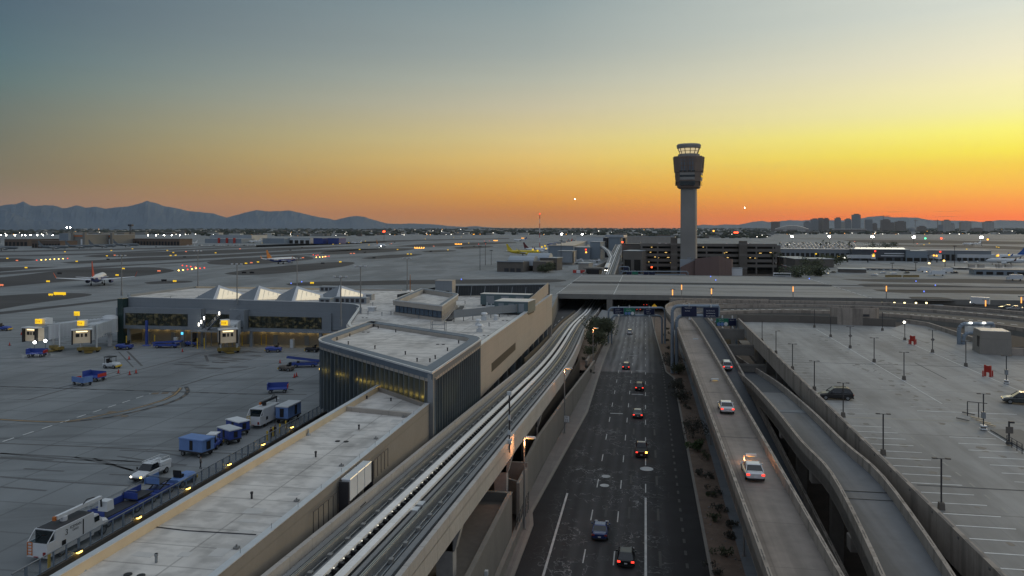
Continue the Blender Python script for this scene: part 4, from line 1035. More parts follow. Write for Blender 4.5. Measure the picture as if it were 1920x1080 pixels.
b=MB(); b.box(x0-2.85,y0+1,11.2,14.4,.15,1.6,-.15); part('door',b,M['black'],t,world=True)
b=MB(); b.box(x0+3,y0-.8,11,12.4,8,.5,-.1); part('low_wall',b,M['parap'],t,world=True)
# ---------------------------------------------------------------- curved elevated road
near=[(1300,592),(1380,588.5),(1440,586.5),(1540,587.5),(1640,592),(1720,598),(1800,606),(1920,622),(2200,672)]
far_=[(1255,563),(1350,565),(1440,567.5),(1540,569),(1640,571),(1720,575),(1800,580),(1920,590),(2200,620)]
Ln=smooth([G(a,b_,9.5) for a,b_ in near],3); Fn=smooth([G(a,b_,9.5) for a,b_ in far_],3)
er=thing('curved_flyover','broad curved elevated road with dashed lanes sweeping behind the parking deck','road bridge',Ln[8])
b=MB(); b.slab(Fn,Ln,1.4); part('deck',b,M['deckside'],er,world=True)
def lerp(t): return [tuple(a+(c_-a)*t for a,c_ in zip(p,q)) for p,q in zip(Ln,Fn)]
b=MB(); b.strip(up(lerp(.97),.01),up(lerp(.03),.01)); part('road_surface',b,mat('flyover_asphalt',(.07,.066,.062),.8,.15,.05,fine=.1),er,world=True)
b=MB(); b.slab(up(lerp(.03),.9),up(Ln,.9),1.0); part('parapet',b,M['parap'],er,world=True)
b=MB(); b.slab(up(Fn,.9),up(lerp(.97),.9),1.0); part('parapet',b,M['parap'],er,world=True)
b=MB(); b.slab(up(lerp(.60),.8),up(lerp(.58),.8),.8); part('median_barrier',b,M['parap'],er,world=True)
b=MB()
for tt in (.30,.80):
    a=lerp(tt-.008); c_=lerp(tt+.008)
    for i in range(0,len(a)-1):
        for s in (0.0,.5):
            def q(P,f): return tuple(P[i][k]+(P[i+1][k]-P[i][k])*f for k in range(3))
            p=[q(a,s),q(a,s+.27),q(c_,s+.27),q(c_,s)]
            b.add([(x,y,z+.02) for x,y,z in p],[(0,1,2,3)])
part('lane_dashes',b,M['linew'],er,world=True)
for i in range(3,len(Ln)-1,3):
    b=MB(); x=(Ln[i][0]+Fn[i][0])/2; y=Ln[i][1]+3; b.box(x,y,-1,8.1,1.6,1.6); part('pier',b,M['deckside'],er,world=True)
# ---------------------------------------------------------------- taxiway bridge
tb=thing('taxiway_bridge','wide grey concrete taxiway bridge of two decks crossing over the highway','bridge',(30,430,5))
for u0,u1 in ((356.6,429),(437,509.4)):
    b=MB(); b.bx(-40.2,97,u0,u1,3.3,5.03); part('deck',b,M['deck'],tb,world=True)
    b=MB(); b.bx(-40.4,232,u0-.5,u0-.02,3.1,5.35); part('fascia',b,M['deckside'],tb,world=True)
    b=MB(); b.bx(-40.2,97,u1+.02,u1+.5,3.1,5.3); part('fascia',b,M['deckside'],tb,world=True)
b=MB(); b.bx(-40.2,97,429.1,429.5,4.4,5.5); b.bx(-40.2,97,436.6,436.9,4.4,5.5); part('gap_kerb',b,M['deckside'],tb,world=True)
for x in (-16.2,13,42,70):
    b=MB(); b.bx(x-1.3,x+1.3,356.2,509,-3,3.2); part('pier_wall',b,M['wallc'],tb,world=True)
for x0,x1 in ((-41,-38),(-14.6,-13.6),(98,107)):
    b=MB()
    for k in range(16): 
        y=358+k*9.4
        if 428<y<437: continue
        sx_=(x1-x0); b.bx(x0,x0+.35,y,y+7,5.035,5.05)
    part('edge_line',b,M['linew'],tb,world=True)
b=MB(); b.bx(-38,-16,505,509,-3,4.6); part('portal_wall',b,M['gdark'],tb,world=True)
# ---------------------------------------------------------------- airfield surfaces
def C1(x,y): return (x/4,360+y/4)
def C2(x,y): return (480+x/4,360+y/4)
def C3(x,y): return (960+x/4,360+y/4)
def C4(x,y): return (1440+x/4,360+y/4)
def patch(mb,cf,pts,z):
    P=[G(*cf(*p),z) for p in pts]; 
    sm=smooth([P[-1]]+P+[P[0]],4)[4:-1]
    mb.sheet([(p[0],p[1]) for p in sm],z)
def patchs(mb,cf,pts,z):
    mb.sheet([G(*cf(*p),z)[:2] for p in pts],z)
inf=MB()
for cf,pts in (
 (C1,[(-900,860),(-300,800),(300,760),(500,757),(620,760),(690,770),(600,790),(300,830),(0,880),(-500,980)]),
 (C1,[(-1200,740),(0,640),(350,600),(560,580),(900,568),(1150,565),(1300,585),(1250,605),(1000,635),(500,670),(0,715),(-900,810)]),
 (C1,[(1080,680),(1200,668),(1400,665),(1440,675),(1300,685),(1130,690)]),
 (C1,[(-600,580),(0,566),(250,562),(440,562),(300,572),(0,598),(-600,640)]),
 (C1,[(-300,505),(0,498),(150,497),(270,508),(150,520),(-300,535)]),
 (C1,[(450,530),(700,512),(1100,490),(1700,470),(2400,432),(2900,425),(2700,436),(1920,478),(1500,500),(900,525),(600,537)]),
 (C1,[(620,482),(900,460),(1500,440),(2300,412),(2700,404),(2600,410),(1920,450),(1300,475),(800,489)]),
 (C1,[(1550,527),(1700,500),(1920,490),(2120,480),(2300,483),(2350,495),(2300,510),(1920,543),(1700,546),(1580,540)]),
 (C1,[(1680,612),(1800,590),(1920,575),(2220,545),(2520,525),(2660,530),(2570,560),(2220,600),(1920,621),(1750,621)]),
 (C2,[(220,690),(400,675),(800,668),(1350,658),(2250,655),(2190,680),(1350,690),(700,702),(300,702)]),
 (C2,[(480,457),(600,440),(900,425),(1170,422),(1150,435),(900,455),(550,468)]),
 (C2,[(790,498),(950,475),(1200,465),(1240,470),(1100,490),(880,503)]),
 (C2,[(1240,446),(1350,437),(1500,438),(1450,447),(1300,453)]),
 (C2,[(1480,419),(1600,405),(1780,405),(1700,420),(1530,426)]),
 (C2,[(1050,407),(1400,384),(1900,376),(1900,385),(1300,411)]),
 (C4,[(670,692),(1000,690),(1400,700),(1980,735),(2300,760),(2200,775),(1500,758),(900,752)]),
 (C4,[(1050,787),(1300,790),(1400,815),(1130,812)]),
 (C4,[(540,657),(1100,652),(1600,652),(2100,672),(2100,690),(1400,682),(900,677)]),
 (C4,[(560,362),(1100,360),(2100,378),(2000,392),(1200,385),(700,378)]),
 (C4,[(900,395),(1500,398),(2100,420),(2100,438),(1500,420),(1000,408)]),
 (C4,[(-200,640),(60,640),(300,650),(240,655),(0,650)])):
    patch(inf,cf,pts,5.012)
struct('infield_islands',inf,M['infield'])
rw_=MB()
for cf,pts in (
 (C1,[(-600,640),(700,560),(1920,492),(2900,430),(2900,434),(1920,500),(900,558),(-600,665)]),
 (C1,[(-600,490),(600,462),(1900,405),(2900,372),(2900,378),(1900,415),(600,472),(-600,502)]),
 (C2,[(0,398),(400,383),(1100,360),(1900,346),(1900,352),(1200,367),(600,396),(0,415)]),
 (C1,[(-600,965),(900,800),(900,812),(-600,990)]),
 (C1,[(-600,455),(900,425),(1900,398),(2400,385),(2400,389),(1900,403),(900,435),(-600,465)])):
    patchs(rw_,cf,pts,5.008)
struct('runway_strips',rw_,M['shoulder'])
tx=MB()
for cf,pts in ((C4,[(-1600,700),(2400,720),(2400,742),(-1600,715)]),(C2,[(-400,760),(1100,745),(1100,765),(-400,790)]),(C4,[(200,345),(2200,352),(2200,362),(560,360),(200,352)]),(C4,[(300,400),(900,404),(2200,450),(2200,470),(900,425)])):
    patchs(tx,cf,pts,5.016)
struct('taxi_strips',tx,M['taxi'])
# apron markings
ap=MB()
def line(mb,pts,w,z,dash=None):
    P=[Vector(G(*p,5)) for p in pts]; acc=0
    for a,b_ in zip(P[:-1],P[1:]):
        d=(b_-a); L=d.length; d/=L; n_=Vector((d.y,-d.x,0))*w/2
        if dash:
            t=-acc
            while t<L:
                if t+dash[0]>0: 
                    s=a+d*max(0,t); e=a+d*min(L,t+dash[0]); mb.add([(*(s+n_)[:2],z),(*(e+n_)[:2],z),(*(e-n_)[:2],z),(*(s-n_)[:2],z)],[(0,1,2,3)])
                t+=dash[0]+dash[1]
            acc=L-(t-dash[0]-dash[1])
        else: mb.add([(*(a+n_)[:2],z),(*(b_+n_)[:2],z),(*(b_-n_)[:2],z),(*(a-n_)[:2],z)],[(0,1,2,3)])
def c5(*p): return [(x/4,600+y/4) for x,y in p]
def rdd(pts): return [tuple(p[:2]) for p in pts]
wl_=MB(); line(wl_,c5((20,912),(1130,552)),.22,5.02,(2.0,1.6)); struct('white_dashed_line',wl_,M['linew'])
yl=MB(); cur=c5((-200,735),(0,746),(200,758),(400,766),(500,762),(650,738),(800,705),(950,680),(1100,640),(1230,600),(1310,560),(1345,525),(1355,508))
line(yl,cur,.35,5.022); cur2=c5((1395,500),(1410,530),(1395,560),(1340,595),(1230,635),(1050,680),(850,725),(650,752),(500,766)); 
struct('taxi_centre_line',yl,M['liney'])
dl=MB(); line(dl,cur,.9,5.018); line(dl,cur2,.8,5.018)
line(dl,c5((-100,495),(1900,556),(2300,560)),.5,5.018); line(dl,c5((0,925),(700,952),(1150,975),(1900,1010)),.3,5.018)
line(dl,c5((200,602),(560,500),(1380,285),(1500,250)),.45,5.018); line(dl,c5((420,515),(560,482),(900,380)),.35,5.018); line(dl,c5((1360,495),(1600,420),(1920,355)),.5,5.018)
line(dl,c5((890,238),(1000,355)),.3,5.018); line(dl,c5((955,235),(1065,345)),.5,5.018); line(dl,c5((1540,265),(1560,312)),.6,5.018)
struct('dark_marking_border',dl,M['tyremk'] if 'tyremk' in M else M.setdefault('tyremk',mat('rubbered_concrete',(.10,.098,.095),.85,.2,.3)))
bd=MB(); line(bd,c5((0,499),(1900,558)),.42,5.024,(1.7,2.1)); line(bd,cur2,.4,5.024,(1.6,1.6)); struct('black_dashes',bd,M['black'])
yd=MB(); line(yd,cur2,.34,5.021); line(yd,c5((1140,552),(1330,545)),1.5,5.021,(1.2,.5)); line(yd,c5((810,690),(880,690)),1.2,5.021,(1.2,.5)); line(yd,c5((910,722),(970,720)),1.2,5.021,(1.0,.5)); struct('stencil_marks',yd,mat('worn_marking',(.17,.13,.09),.8,.3,.4))
tm_=MB()
for pts in (c5((0,1000),(600,1050),(1100,1062),(1400,1090)),c5((0,1028),(400,1050)),c5((700,850+190),(1000,1130))): line(tm_,pts,.45,5.017)
def c6(*p): return [(x/4,810+y/4) for x,y in p]
for pts in (c6((0,160),(500,185),(900,215),(1200,240)),c6((0,335),(400,370),(980,405)),c6((0,412),(350,440)),c6((180,275),(480,295)),c6((820,318),(1030,325)),c6((560,190),(800,240),(1040,300)),c6((880,182),(1080,210)),c6((900,135),(1200,150),(1400,190)),c6((0,195),(600,235),(1300,260))): line(tm_,pts,.4,5.017)
struct('tyre_skids',tm_,M['tyre'])
st_=MB()
rs=random.Random(3)
for px,py in ((100,640),(180,640),(400,640),(450,662),(440,668),(405,690),(390,680),(620,0)): 
    if py<500: continue
    x,y,_=G(px,py,5.0); 
    for k in range(4):
        a=rs.uniform(0,3); b_=[(x+rs.uniform(-5,5)+math.cos(t*math.pi/5)*rs.uniform(1.2,2.6),y+rs.uniform(-.3,.3)+math.sin(t*math.pi/5)*rs.uniform(.5,1.2)) for t in range(10)]
        cx_,cy_=x+rs.uniform(-6,6),y+rs.uniform(-4,4)
        st_.sheet([(cx_+math.cos(t*math.pi/5)*rs.uniform(1.5,3.2),cy_+math.sin(t*math.pi/5)*rs.uniform(.5,1.1)) for t in range(10)],5.019+k*.001)
struct('oil_stains',st_,mat('oil_stain',(.10,.10,.10),.7,.3,.5))
# ---------------------------------------------------------------- airfield signs and lights
sgn=None
def small(name,label,cat,group,mbf,m,pts,rz=0):
    first=None
    for p in pts:
        if first is None:
            first=solo(name,mbf(),m,label,cat,group=group); first.location=p
        else:
            q=first.copy(); q.location=p; COL.objects.link(q)
    return first
def signbox(w,h):
    b=MB(); b.box(0,0,.3,.3+h,w,.35); b.box(-w*.35,0,0,.3,.12,.12); b.box(w*.35,0,0,.3,.12,.12); return b
ysig=[C1(*p) for p in ((55,502),(195,573),(487,452),(575,525),(835,442),(802,483),(993,429),(1255,442),(1300,457),(1280,480),(1317,478),(1617,460),(878,630),(925,580),(360,678),(380,780),(1310,676),(1845,540))]+[C2(*p) for p in ((15,530),(420,690),(632,529),(1138,469),(1162,469),(777,434),(1062,434),(1440,437),(848,400),(628,390),(696,382),(787,382),(820,370),(50,384),(120,382),(578,394),(1595,385),(1540,339),(1483,342),(1270,354))]+[C4(*p) for p in ((1170,398),(1210,386),(1715,415),(1730,418),(1490,432))]
rsig=[C1(*p) for p in ((127,518),(860,478),(1395,450),(1192,598),(10,706),(1885,535),(1800,429))]+[C2(*p) for p in ((352,497),(1333,409),(712,465),(735,464),(95,348),(1015,390))]+[C4(*p) for p in ((1120,390),(1320,352),(650,374))]
bsig=[C1(*p) for p in ((447,618),(810,510),(1385,492),(1230,672),(1830,612),(1890,612),(1230,398),(1170,415))]+[C2(*p) for p in ((500,540),(885,498),(1310,449),(690,441),(817,457),(1547,423),(1635,410),(345,420),(360,374),(258,440),(1040,380))]
small('taxiway_sign','low lit yellow taxiway sign standing beside an airfield island','sign','yellow taxiway signs',lambda:signbox(2.0,.75),M['eyellow'],[G(*p,5) for p in ysig])
small('runway_sign','low lit red runway sign beside an airfield island','sign','red runway signs',lambda:signbox(2.2,.7),em('lit_red_sign',(1,.25,.12),.8),[G(*p,5) for p in rsig])
small('dark_sign','unlit dark back of a low airfield sign seen from behind','sign','unlit airfield signs',lambda:signbox(3.2,1.0),M['black'],[G(*p,5) for p in bsig])
x,y,_=G(112,554,5); solo('taxiway_sign',signbox(6,1.2),M['eyellow'],'long lit yellow sign on the dark island at the far left','sign',loc=(0,0,0)).location=(x,y,5)
for i,(p,w) in enumerate(((C2(1225,423),14),(C2(1518,394),12),(C2(1797,367),9),(C3(80,348),7))):
    b=MB(); 
    for k in range(5): b.box(-w/2+w*k/4,0,.4,2.0,w*.09,.5)
    b.box(0,0,0,.4,w,.4); o=solo('warning_light_bar',b,M['eorange'],('long bar of orange warning lights on the apron right of the taxiing jet','bar of orange warning lights near the dark oval island','farthest short bar of orange lights below the town','cluster of orange barricade lights left of the beacon mast')[i],'lights'); o.location=G(*p,5)
def lamp(r): 
    b=MB(); b.rev([(.1,0),(r,.25),(r,.6),(.05,.8)],0,0,8); return b
amb=[C1(*p) for p in ((310,512),(343,510),(376,508),(408,506),(440,505),(473,503),(1340,592),(1373,589),(1440,581),(1470,576))]+[C2(*p) for p in ((452,492),(478,491),(500,490),(520,486),(1205,0))][:4]
redl=[C1(*p) for p in ((275,515),(507,501),(1368,554),(1400,558),(1430,563),(1465,568),(1500,576),(1533,572),(1407,585))]+[C2(*p) for p in ((430,474),(450,478),(465,476),(512,489),(530,486),(547,484),(1670,392),(1722,391),(1713,370),(1752,368))]
small('guard_light','small amber guard light set on the taxiway','light','amber taxiway lights',lambda:lamp(.55),M['eamber'],[G(*p,5) for p in amb])
small('stop_light','small red guard light set on the taxiway','light','red taxiway lights',lambda:lamp(.5),M['ered'],[G(*p,5) for p in redl])
blu=[C2(263,690),C2(343,678),C4(310,654),C4(1110,674),C4(1255,705),C4(1170,752),C3(1490,638),C3(1528,665),C2(1540,660)]
small('edge_light','small blue taxiway edge light','light','blue taxiway edge lights',lambda:lamp(.3),M['eblue'],[G(*p,5.05) for p in blu])
# flood masts
fl=[(1,0)]
pts=[]
for x in (5,45,113,165,190,230,278,322,395,925,990,1110,1170,1232,1290,1350): pts.append((*C1(x,326),1550+rs.uniform(-60,60),.85,'fl'))
for x in (500,527): pts.append((*C1(x,268),1500,1.0,'fl'))
pts+=[(*C4(180,337),1500,1.9,'fl'),(*C4(460,337),1500,1.9,'fl'),(*C4(785,340),1420,2.1,'fl'),(*C4(1093,342),1380,2.0,'fl'),(*C4(1602,345),1300,2.1,'fl'),(*C3(372,318),1500,1.5,'fl'),(*C3(527,320),1500,1.5,'fl')]
for i,(px,py,D,r,_) in enumerate(pts):
    x,y,_z=W(px,D); z=ZAT(py,D); big=r>1.3
    t=thing('floodlight_mast','tall mast with a dazzling white floodlight beyond the right runway' if big and px>1400 else ('tall mast with a white floodlight near the far terminal' if big else 'distant apron floodlight shining white in a row at the far left'),'light mast',(x,y,5),0,'floodlights on the right' if big and px>1400 else ('central floodlights' if big else 'floodlights in the far left row'))
    b=MB(); b.tube((0,0,0),(0,0,z-5),.35,6,.2); part('mast',b,M['dpole'],t)
    b=MB(); b.blob((0,0,z-5+r*.5),(r*1.15,r,r*.8),5); part('lamp',b,M['eflood'],t)
# ---------------------------------------------------------------- mountains
M['rock']=mat('haze_tinted_rock',(.085,.12,.165),.95,.12,.0006,fine=.05)  # part of the distance haze's blue is put into the rock colour
M['rockr']=M['rock']
def ridge(name,pts,D,depth,foot=None,m='rock',z0=5,jag=.12,seed=1):
    r=random.Random(seed); P=[]
    for (a,ya),(b_,yb) in zip(pts[:-1],pts[1:]):
        nn_=max(1,int((b_-a)/4))
        for k in range(nn_): t=k/nn_; P.append((a+(b_-a)*t,ya+(yb-ya)*t+(r.uniform(-.35,.35) if k else 0)))
    P.append(pts[-1]); rows=[]
    nr=7
    for j in range(nr+4):
        f=j/nr; row=[]
        for i,(px,py) in enumerate(P):
            hgt=ZAT(py,D)-z0
            if j<=nr: d=D-depth*(1-f); k=f**1.4
            else: d=D+depth*.35*(j-nr); k=1-(j-nr)/4*1.0
            kk=k*(1+ (r.uniform(-jag,jag)*.35+.06*math.sin(i*.9+j*.7)*math.sin(i*.31))*(1 if 0<j<nr else 0))
            if j==0: kk=0
            px_=px+(r.uniform(-1.5,1.5) if 0<j<nr else 0)
            x,y,_=W(px_,d); row.append((x,y,z0-.5+max(0,hgt)*min(kk,.97 if 0<j<nr else 1)))
        rows.append(row)
    b=MB(); n_=len(P)
    b.add([p for row in rows for p in row],[(j*n_+i,j*n_+i+1,(j+1)*n_+i+1,(j+1)*n_+i) for j in range(len(rows)-1) for i in range(n_-1)])
    return struct(name,b,M[m])
LM=[(-120,384),(-60,388)]+[C1(*p) for p in ((0,105),(40,96),(120,90),(150,80),(175,70),(195,82),(230,100),(270,105),(330,98),(400,100),(430,108),(470,122),(500,120),(570,100),(600,104),(640,118),(720,110),(790,125),(870,115),(960,108),(1050,85),(1105,65),(1130,75),(1160,80),(1230,105),(1340,125),(1400,140),(1480,148),(1600,160),(1660,180),(1700,192),(1780,170),(1860,150))]+[C2(*p) for p in ((0,135),(100,146),(200,142),(250,138),(350,160),(400,172),(480,190),(540,198),(590,210),(660,195),(700,185),(760,180),(810,185),(850,200),(900,212),(980,235),(1080,240),(1150,235),(1300,240),(1370,245),(1450,255),(1560,262),(1650,255),(1740,265),(1800,268),(1920,272))]+[(1000,428)]
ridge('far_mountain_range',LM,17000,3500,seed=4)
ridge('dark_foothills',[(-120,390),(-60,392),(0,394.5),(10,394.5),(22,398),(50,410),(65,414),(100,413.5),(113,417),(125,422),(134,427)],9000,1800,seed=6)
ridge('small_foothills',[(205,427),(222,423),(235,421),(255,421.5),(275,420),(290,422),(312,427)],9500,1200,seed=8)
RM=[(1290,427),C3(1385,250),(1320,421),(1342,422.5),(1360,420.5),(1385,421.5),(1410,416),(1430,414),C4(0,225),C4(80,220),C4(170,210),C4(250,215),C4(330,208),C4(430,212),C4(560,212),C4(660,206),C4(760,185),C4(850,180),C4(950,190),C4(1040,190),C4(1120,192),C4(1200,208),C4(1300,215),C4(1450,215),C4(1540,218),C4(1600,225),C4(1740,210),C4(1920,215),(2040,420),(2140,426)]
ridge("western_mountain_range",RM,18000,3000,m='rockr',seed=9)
# ---------------------------------------------------------------- downtown skyline
def wins(m,px_,pz):
    return mul(mul(m,ribs(px_,.72,.35)),ribs(pz,.75,.3,2))
SK=[wins(mat('tower_glass_grey',(.26,.27,.28),.5,.08,.02),6,8),wins(mat('tower_stone_brown',(.21,.18,.165),.7,.08,.02),7,7),wins(mat('tower_pale',(.42,.40,.38),.6,.08,.02),9,9)]
tow=[(1446,1462,416,1,'broad brown office block at the left end of the skyline'),(1507,1519,415,0,'slim blue-grey tower just right of the domed arena'),(1520,1534,409.5,0,'pale stepped tower rising behind a low brown block'),(1534,1543.5,409,1,'left one of two joined brown towers'),(1543.5,1554,408.5,1,'right one of two joined brown towers'),(1565,1576,407.5,0,'square grey tower left of the tallest one'),(1576,1584,417.5,2,'short pale block at the foot of the square grey tower'),(1584,1595,409.5,0,'grey tower with a rounded top directly left of the tallest'),(1597.5,1612.5,401,0,'tallest tower of the downtown skyline'),(1622,1635,412,0,'wide grey tower right of the tallest one'),(1635,1644,418,1,'short brown block right of the wide grey tower'),(1652,1668,411,1,'dark tower with a construction crane over it'),(1668,1676,417.5,1,'unfinished frame building under the crane'),(1679,1697,414,1,'broad dark brown tower standing alone mid skyline'),(1720,1735,423.5,1,'low dark block right of the small dome'),(1759,1767,422,0,'low grey wing left of the pale twin tower'),(1767,1781,412,2,'tall pale tower of the right group'),(1781,1789,419,2,'shorter pale tower leaning on the tall pale one'),(1801,1819,416,2,'wide striped tower second from the right'),(1822,1840,427,1,'very low dark hall between the two right towers'),(1844.5,1861,414.5,2,'rightmost tower of the downtown skyline')]
for i,(a,b_,yt,k,lab) in enumerate(tow):
    D=5200+(i*137)%500; X=(a+b_)/2; w=(b_-a)/F*D; zt=ZAT(yt,D); x,y,_=W(X,D)
    t=thing('downtown_tower',lab,'building',(x,y,5),-YAW)
    b=MB(); b.box(0,0,0,zt-5-(6 if i%3 else 0),w,w*.8); part('wall',b,SK[k],t)
    b=MB(); 
    if i%3: b.box(w*.05,0,zt-11,zt-5,w*.6,w*.5)
    else: b.box(0,0,zt-5,zt-3,w*.9,w*.7)
    part('roof_plant',b,SK[1],t)
D=5000; x,y,_=W(1484.5,D); t=thing('domed_arena','wide low arena with a curved roof left of the downtown towers','arena',(x,y,5),-YAW)
w=59/F*D; secs=[]
for k in range(11):
    f=k/10; xx=-w/2+w*f; hh=22+22*math.sin(math.pi*f); secs.append([(xx,-50,8),(xx,-50,hh),(xx,50,hh+4),(xx,50,8)])
b=MB(); b.loft(secs); part('roof',b,SK[2],t)
b=MB(); b.box(0,0,0,20,w*.98,104); part('wall',b,SK[1],t)
b=MB(); b.box(w*.28,-52.5,6,18,w*.25,1); b.box(-w*.2,-52.5,6,18,w*.12,1); part('panel',b,SK[2],t)
x,y,_=W(1592,4900); t=thing('stadium','long low stadium hall with a pale roof below the tallest tower','stadium',(x,y,5),-YAW); b=MB(); b.box(0,0,0,20,190,80); part('wall',b,SK[1],t); b=MB(); b.box(0,0,20,24,205,92,0,.9); part('roof',b,SK[2],t)
x,y,_=W(1711,5000); t=thing('small_dome','small domed building among the cranes','building',(x,y,5)); b=MB(); b.rev([(22,0),(21,22),(14,32),(4,37)],0,0,12); part('dome',b,SK[0],t)
for i,(px,D,zh,lab) in enumerate(((1656,5100,115,'tower crane above the dark unfinished building'),(1716,5100,85,'thin tower crane right of the broad dark tower'),(1758,5100,85,'tower crane left of the tall pale tower'))):
    x,y,_=W(px,D); t=thing('tower_crane',lab,'crane',(x,y,5),-YAW+i); b=MB(); b.box(0,0,0,zh,2.5,2.5); part('mast',b,SK[1],t); b=MB(); b.box(12,0,zh-8,zh-5,60,2); part('jib',b,SK[1],t)
# ---------------------------------------------------------------- far town as masses of trees and roofs
rt=random.Random(11)
town=[MB(),MB(),MB()]; trees=MB()
def band(px):
    if px<380: return 428.6,440
    if px<700: return 428.6,443
    if px<1150: return 428.3,441
    if px<1440: return 428.3,447
    return 429,439.5
for i in range(1500):
    px=rt.uniform(-250,2180); a,b_=band(px); py=a+(b_-a)*rt.random()**1.6; D=31*F/(py-427); D=min(D,15000)
    x,y,_=W(px,D); w=rt.uniform(8,34)*(1+D/6000); hh=rt.uniform(3.5,8)*(1+D/9000)
    town[rt.choice((0,0,1,2))].box(x,y,5,5+hh,w,w*rt.uniform(.4,.9),rt.uniform(-.2,.2))
for i in range(5200):
    px=rt.uniform(-250,2180); a,b_=band(px); py=a+(b_-a)*rt.random()**1.4; D=31*F/(py-427); D=min(D,15000)
    x,y,_=W(px,D); r=rt.uniform(2.2,4.6)*(1+D/4500)
    trees.blob((x,y,5+r*.7),(r*rt.uniform(1,2.2),r*1.2,r*.95),4,k=.35,rng=rt)
for k,m in enumerate((mat('far_roof_grey',(.20,.20,.19),.8,.3,.01),mat('far_roof_brown',(.11,.09,.08),.8,.3,.01),mat('far_roof_pale',(.42,.42,.40),.7,.2,.01))):
    solo('distant_town_roofs',town[k],m,('grey roofs of the distant town merging into one belt','brown roofs of the distant town merging into one belt','pale roofs of the distant town merging into one belt')[k],'town',kind='stuff')
solo('distant_tree_belt',trees,mat('far_foliage',(.030,.036,.022),.9,.5,.02),'dark green belt of distant trees under the horizon','trees',kind='stuff')
tl=MB(); tl2=MB()
for i in range(300):
    px=rt.uniform(0,1920); a,b_=band(px); py=rt.uniform(a+.5,b_+2); D=31*F/(py-427); x,y,_=W(px,min(D,12000)); s=min(D,12000)*.00028*rt.uniform(.5,1.2)
    (tl if rt.random()<.7 else tl2).box(x,y,9,9+s*2,s*2,s*2)
solo('distant_town_lights',tl,M['ewhite'],'scattered white street lights of the distant town','lights',kind='stuff')
solo('distant_amber_lights',tl2,M['eorange'],'scattered amber street lights of the distant town','lights',kind='stuff')
# ---------------------------------------------------------------- left side hangars and sheds
def shed(name,px0,px1,D,ytop,dp,mm,label,roof=None,z0=5,door=None,cat='building',rz=-YAW*0,yb=None,bays=0):
    x,y,_=W((px0+px1)/2,D); w=(px1-px0)/F*D; zt=ZAT(ytop,D); t=thing(name,label,cat,(x,y,z0),-YAW+rz)
    hh=zt-z0; b=MB(); b.box(0,dp/2,0,hh,w,dp); part('wall',b,mm,t)
    b=MB(); b.box(0,dp/2,hh,hh+.35,w+.8,dp+.8); part('roof',b,roof or M['metalroof'],t)
    if door: b=MB(); b.box(w*door[0],-.08,0,hh*door[2],w*door[1],.2); part('door',b,M[door[3]],t)
    for k in range(bays):
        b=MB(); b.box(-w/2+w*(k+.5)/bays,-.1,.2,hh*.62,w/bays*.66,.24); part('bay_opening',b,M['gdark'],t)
    return t,w,hh
HB=mat('hangar_blue_grey',(.20,.24,.28),.6,.05,.05); HT=mat('hangar_taupe',(.20,.19,.17),.7,.05,.05); HBR=mat('hangar_brown',(.12,.085,.065),.8,.1,.05)
shed('hangar',108,131,1330,438,40,HB,'blue-grey hangar block left of the taupe hangars')
shed('hangar',172,186,1370,438,40,HB,'narrow blue-grey hangar block between the two taupe hangars')
t,w,hh=shed('hangar',131,166,1290,440,45,HT,'left taupe hangar with orange trim and a white door',None,door=(.28,.34,.62,'whitem')); b=MB(); b.box(0,-.3,hh-3.2,hh-1.2,w,.3); part('trim',b,M['orange'],t); b=MB(); b.box(-w*.42,-1,0,hh+4,5,4); b.box(w*.42,-1,0,hh+4,5,4); part('corner_tower',b,HT,t)
t,w,hh=shed('hangar',184,217,1330,440.5,45,HT,'right taupe hangar with orange trim and a white door',None,door=(.18,.34,.62,'whitem')); b=MB(); b.box(0,-.3,hh-3.2,hh-1.2,w,.3); part('trim',b,M['orange'],t); b=MB(); b.box(-w*.42,-1,0,hh+4,5,4); b.box(w*.42,-1,0,hh+4,5,4); part('corner_tower',b,HT,t)
shed('barracks',0,60,1300,449,60,HBR,'low brown flat-roofed building at the far left',M['brownroof'],bays=6)
shed('barracks',50,122,1180,452,30,HBR,'long low brown building behind the grey tankers',M['brownroof'],bays=10)
shed('barracks',220,350,1350,448,30,HBR,'very long low brown building right of the hangars',M['brownroof'],bays=18)
shed('barracks',98,250,1700,436,30,HT,'long pale roofed range behind the hangars',M['beige'],bays=14)
t=thing('radar_tower','dark lattice tower with a square platform left of the cargo sheds','tower',(*W(245,1500)[:2],5)); b=MB(); 
for s in (-2,2):
    for q in (-2,2): b.tube((s,q,0),(s*.8,q*.8,36),.35,6)
for k in range(6): b.tube((-2,-2,k*6),(2,-2,k*6+6),.25,5)
part('lattice',b,M['dpole'],t); b=MB(); b.box(0,0,34,37.5,8,6); part('platform',b,M['dpole'],t)
t,w,hh=shed('cargo_terminal',376,460,1550,448,40,HB,'blue-grey cargo terminal with red stair doors',M['metalroof']); 
for k in (.3,.52,.72): 
    b=MB(); b.box(-w/2+w*k+w*.1,-1,0,hh+2,4,3); part('stair_door',b,M['red'],t)
b=MB(); 
shed('cargo_terminal',385,480,1900,441,60,M['metalroof'],'upper pale cargo hall behind the blue-grey terminal')
shed('cargo_shed',488,537,1500,447,40,HB,'long blue-grey shed left of the open hangar')
t,w,hh=shed('open_hangar',537,585,1500,446.5,30,M['offw'],'open-fronted white hangar with parked aircraft inside',bays=4)
t,w,hh=shed('blue_hangar',586,606,1480,446.5,25,mat('hangar_blue',(.03,.06,.25),.5,.1,.1),'left blue hangar right of the open hangar')
t,w,hh=shed('blue_hangar',613,637,1480,446.5,25,mat('hangar_blue2',(.03,.06,.25),.5,.1,.1),'right blue hangar with a pale end')
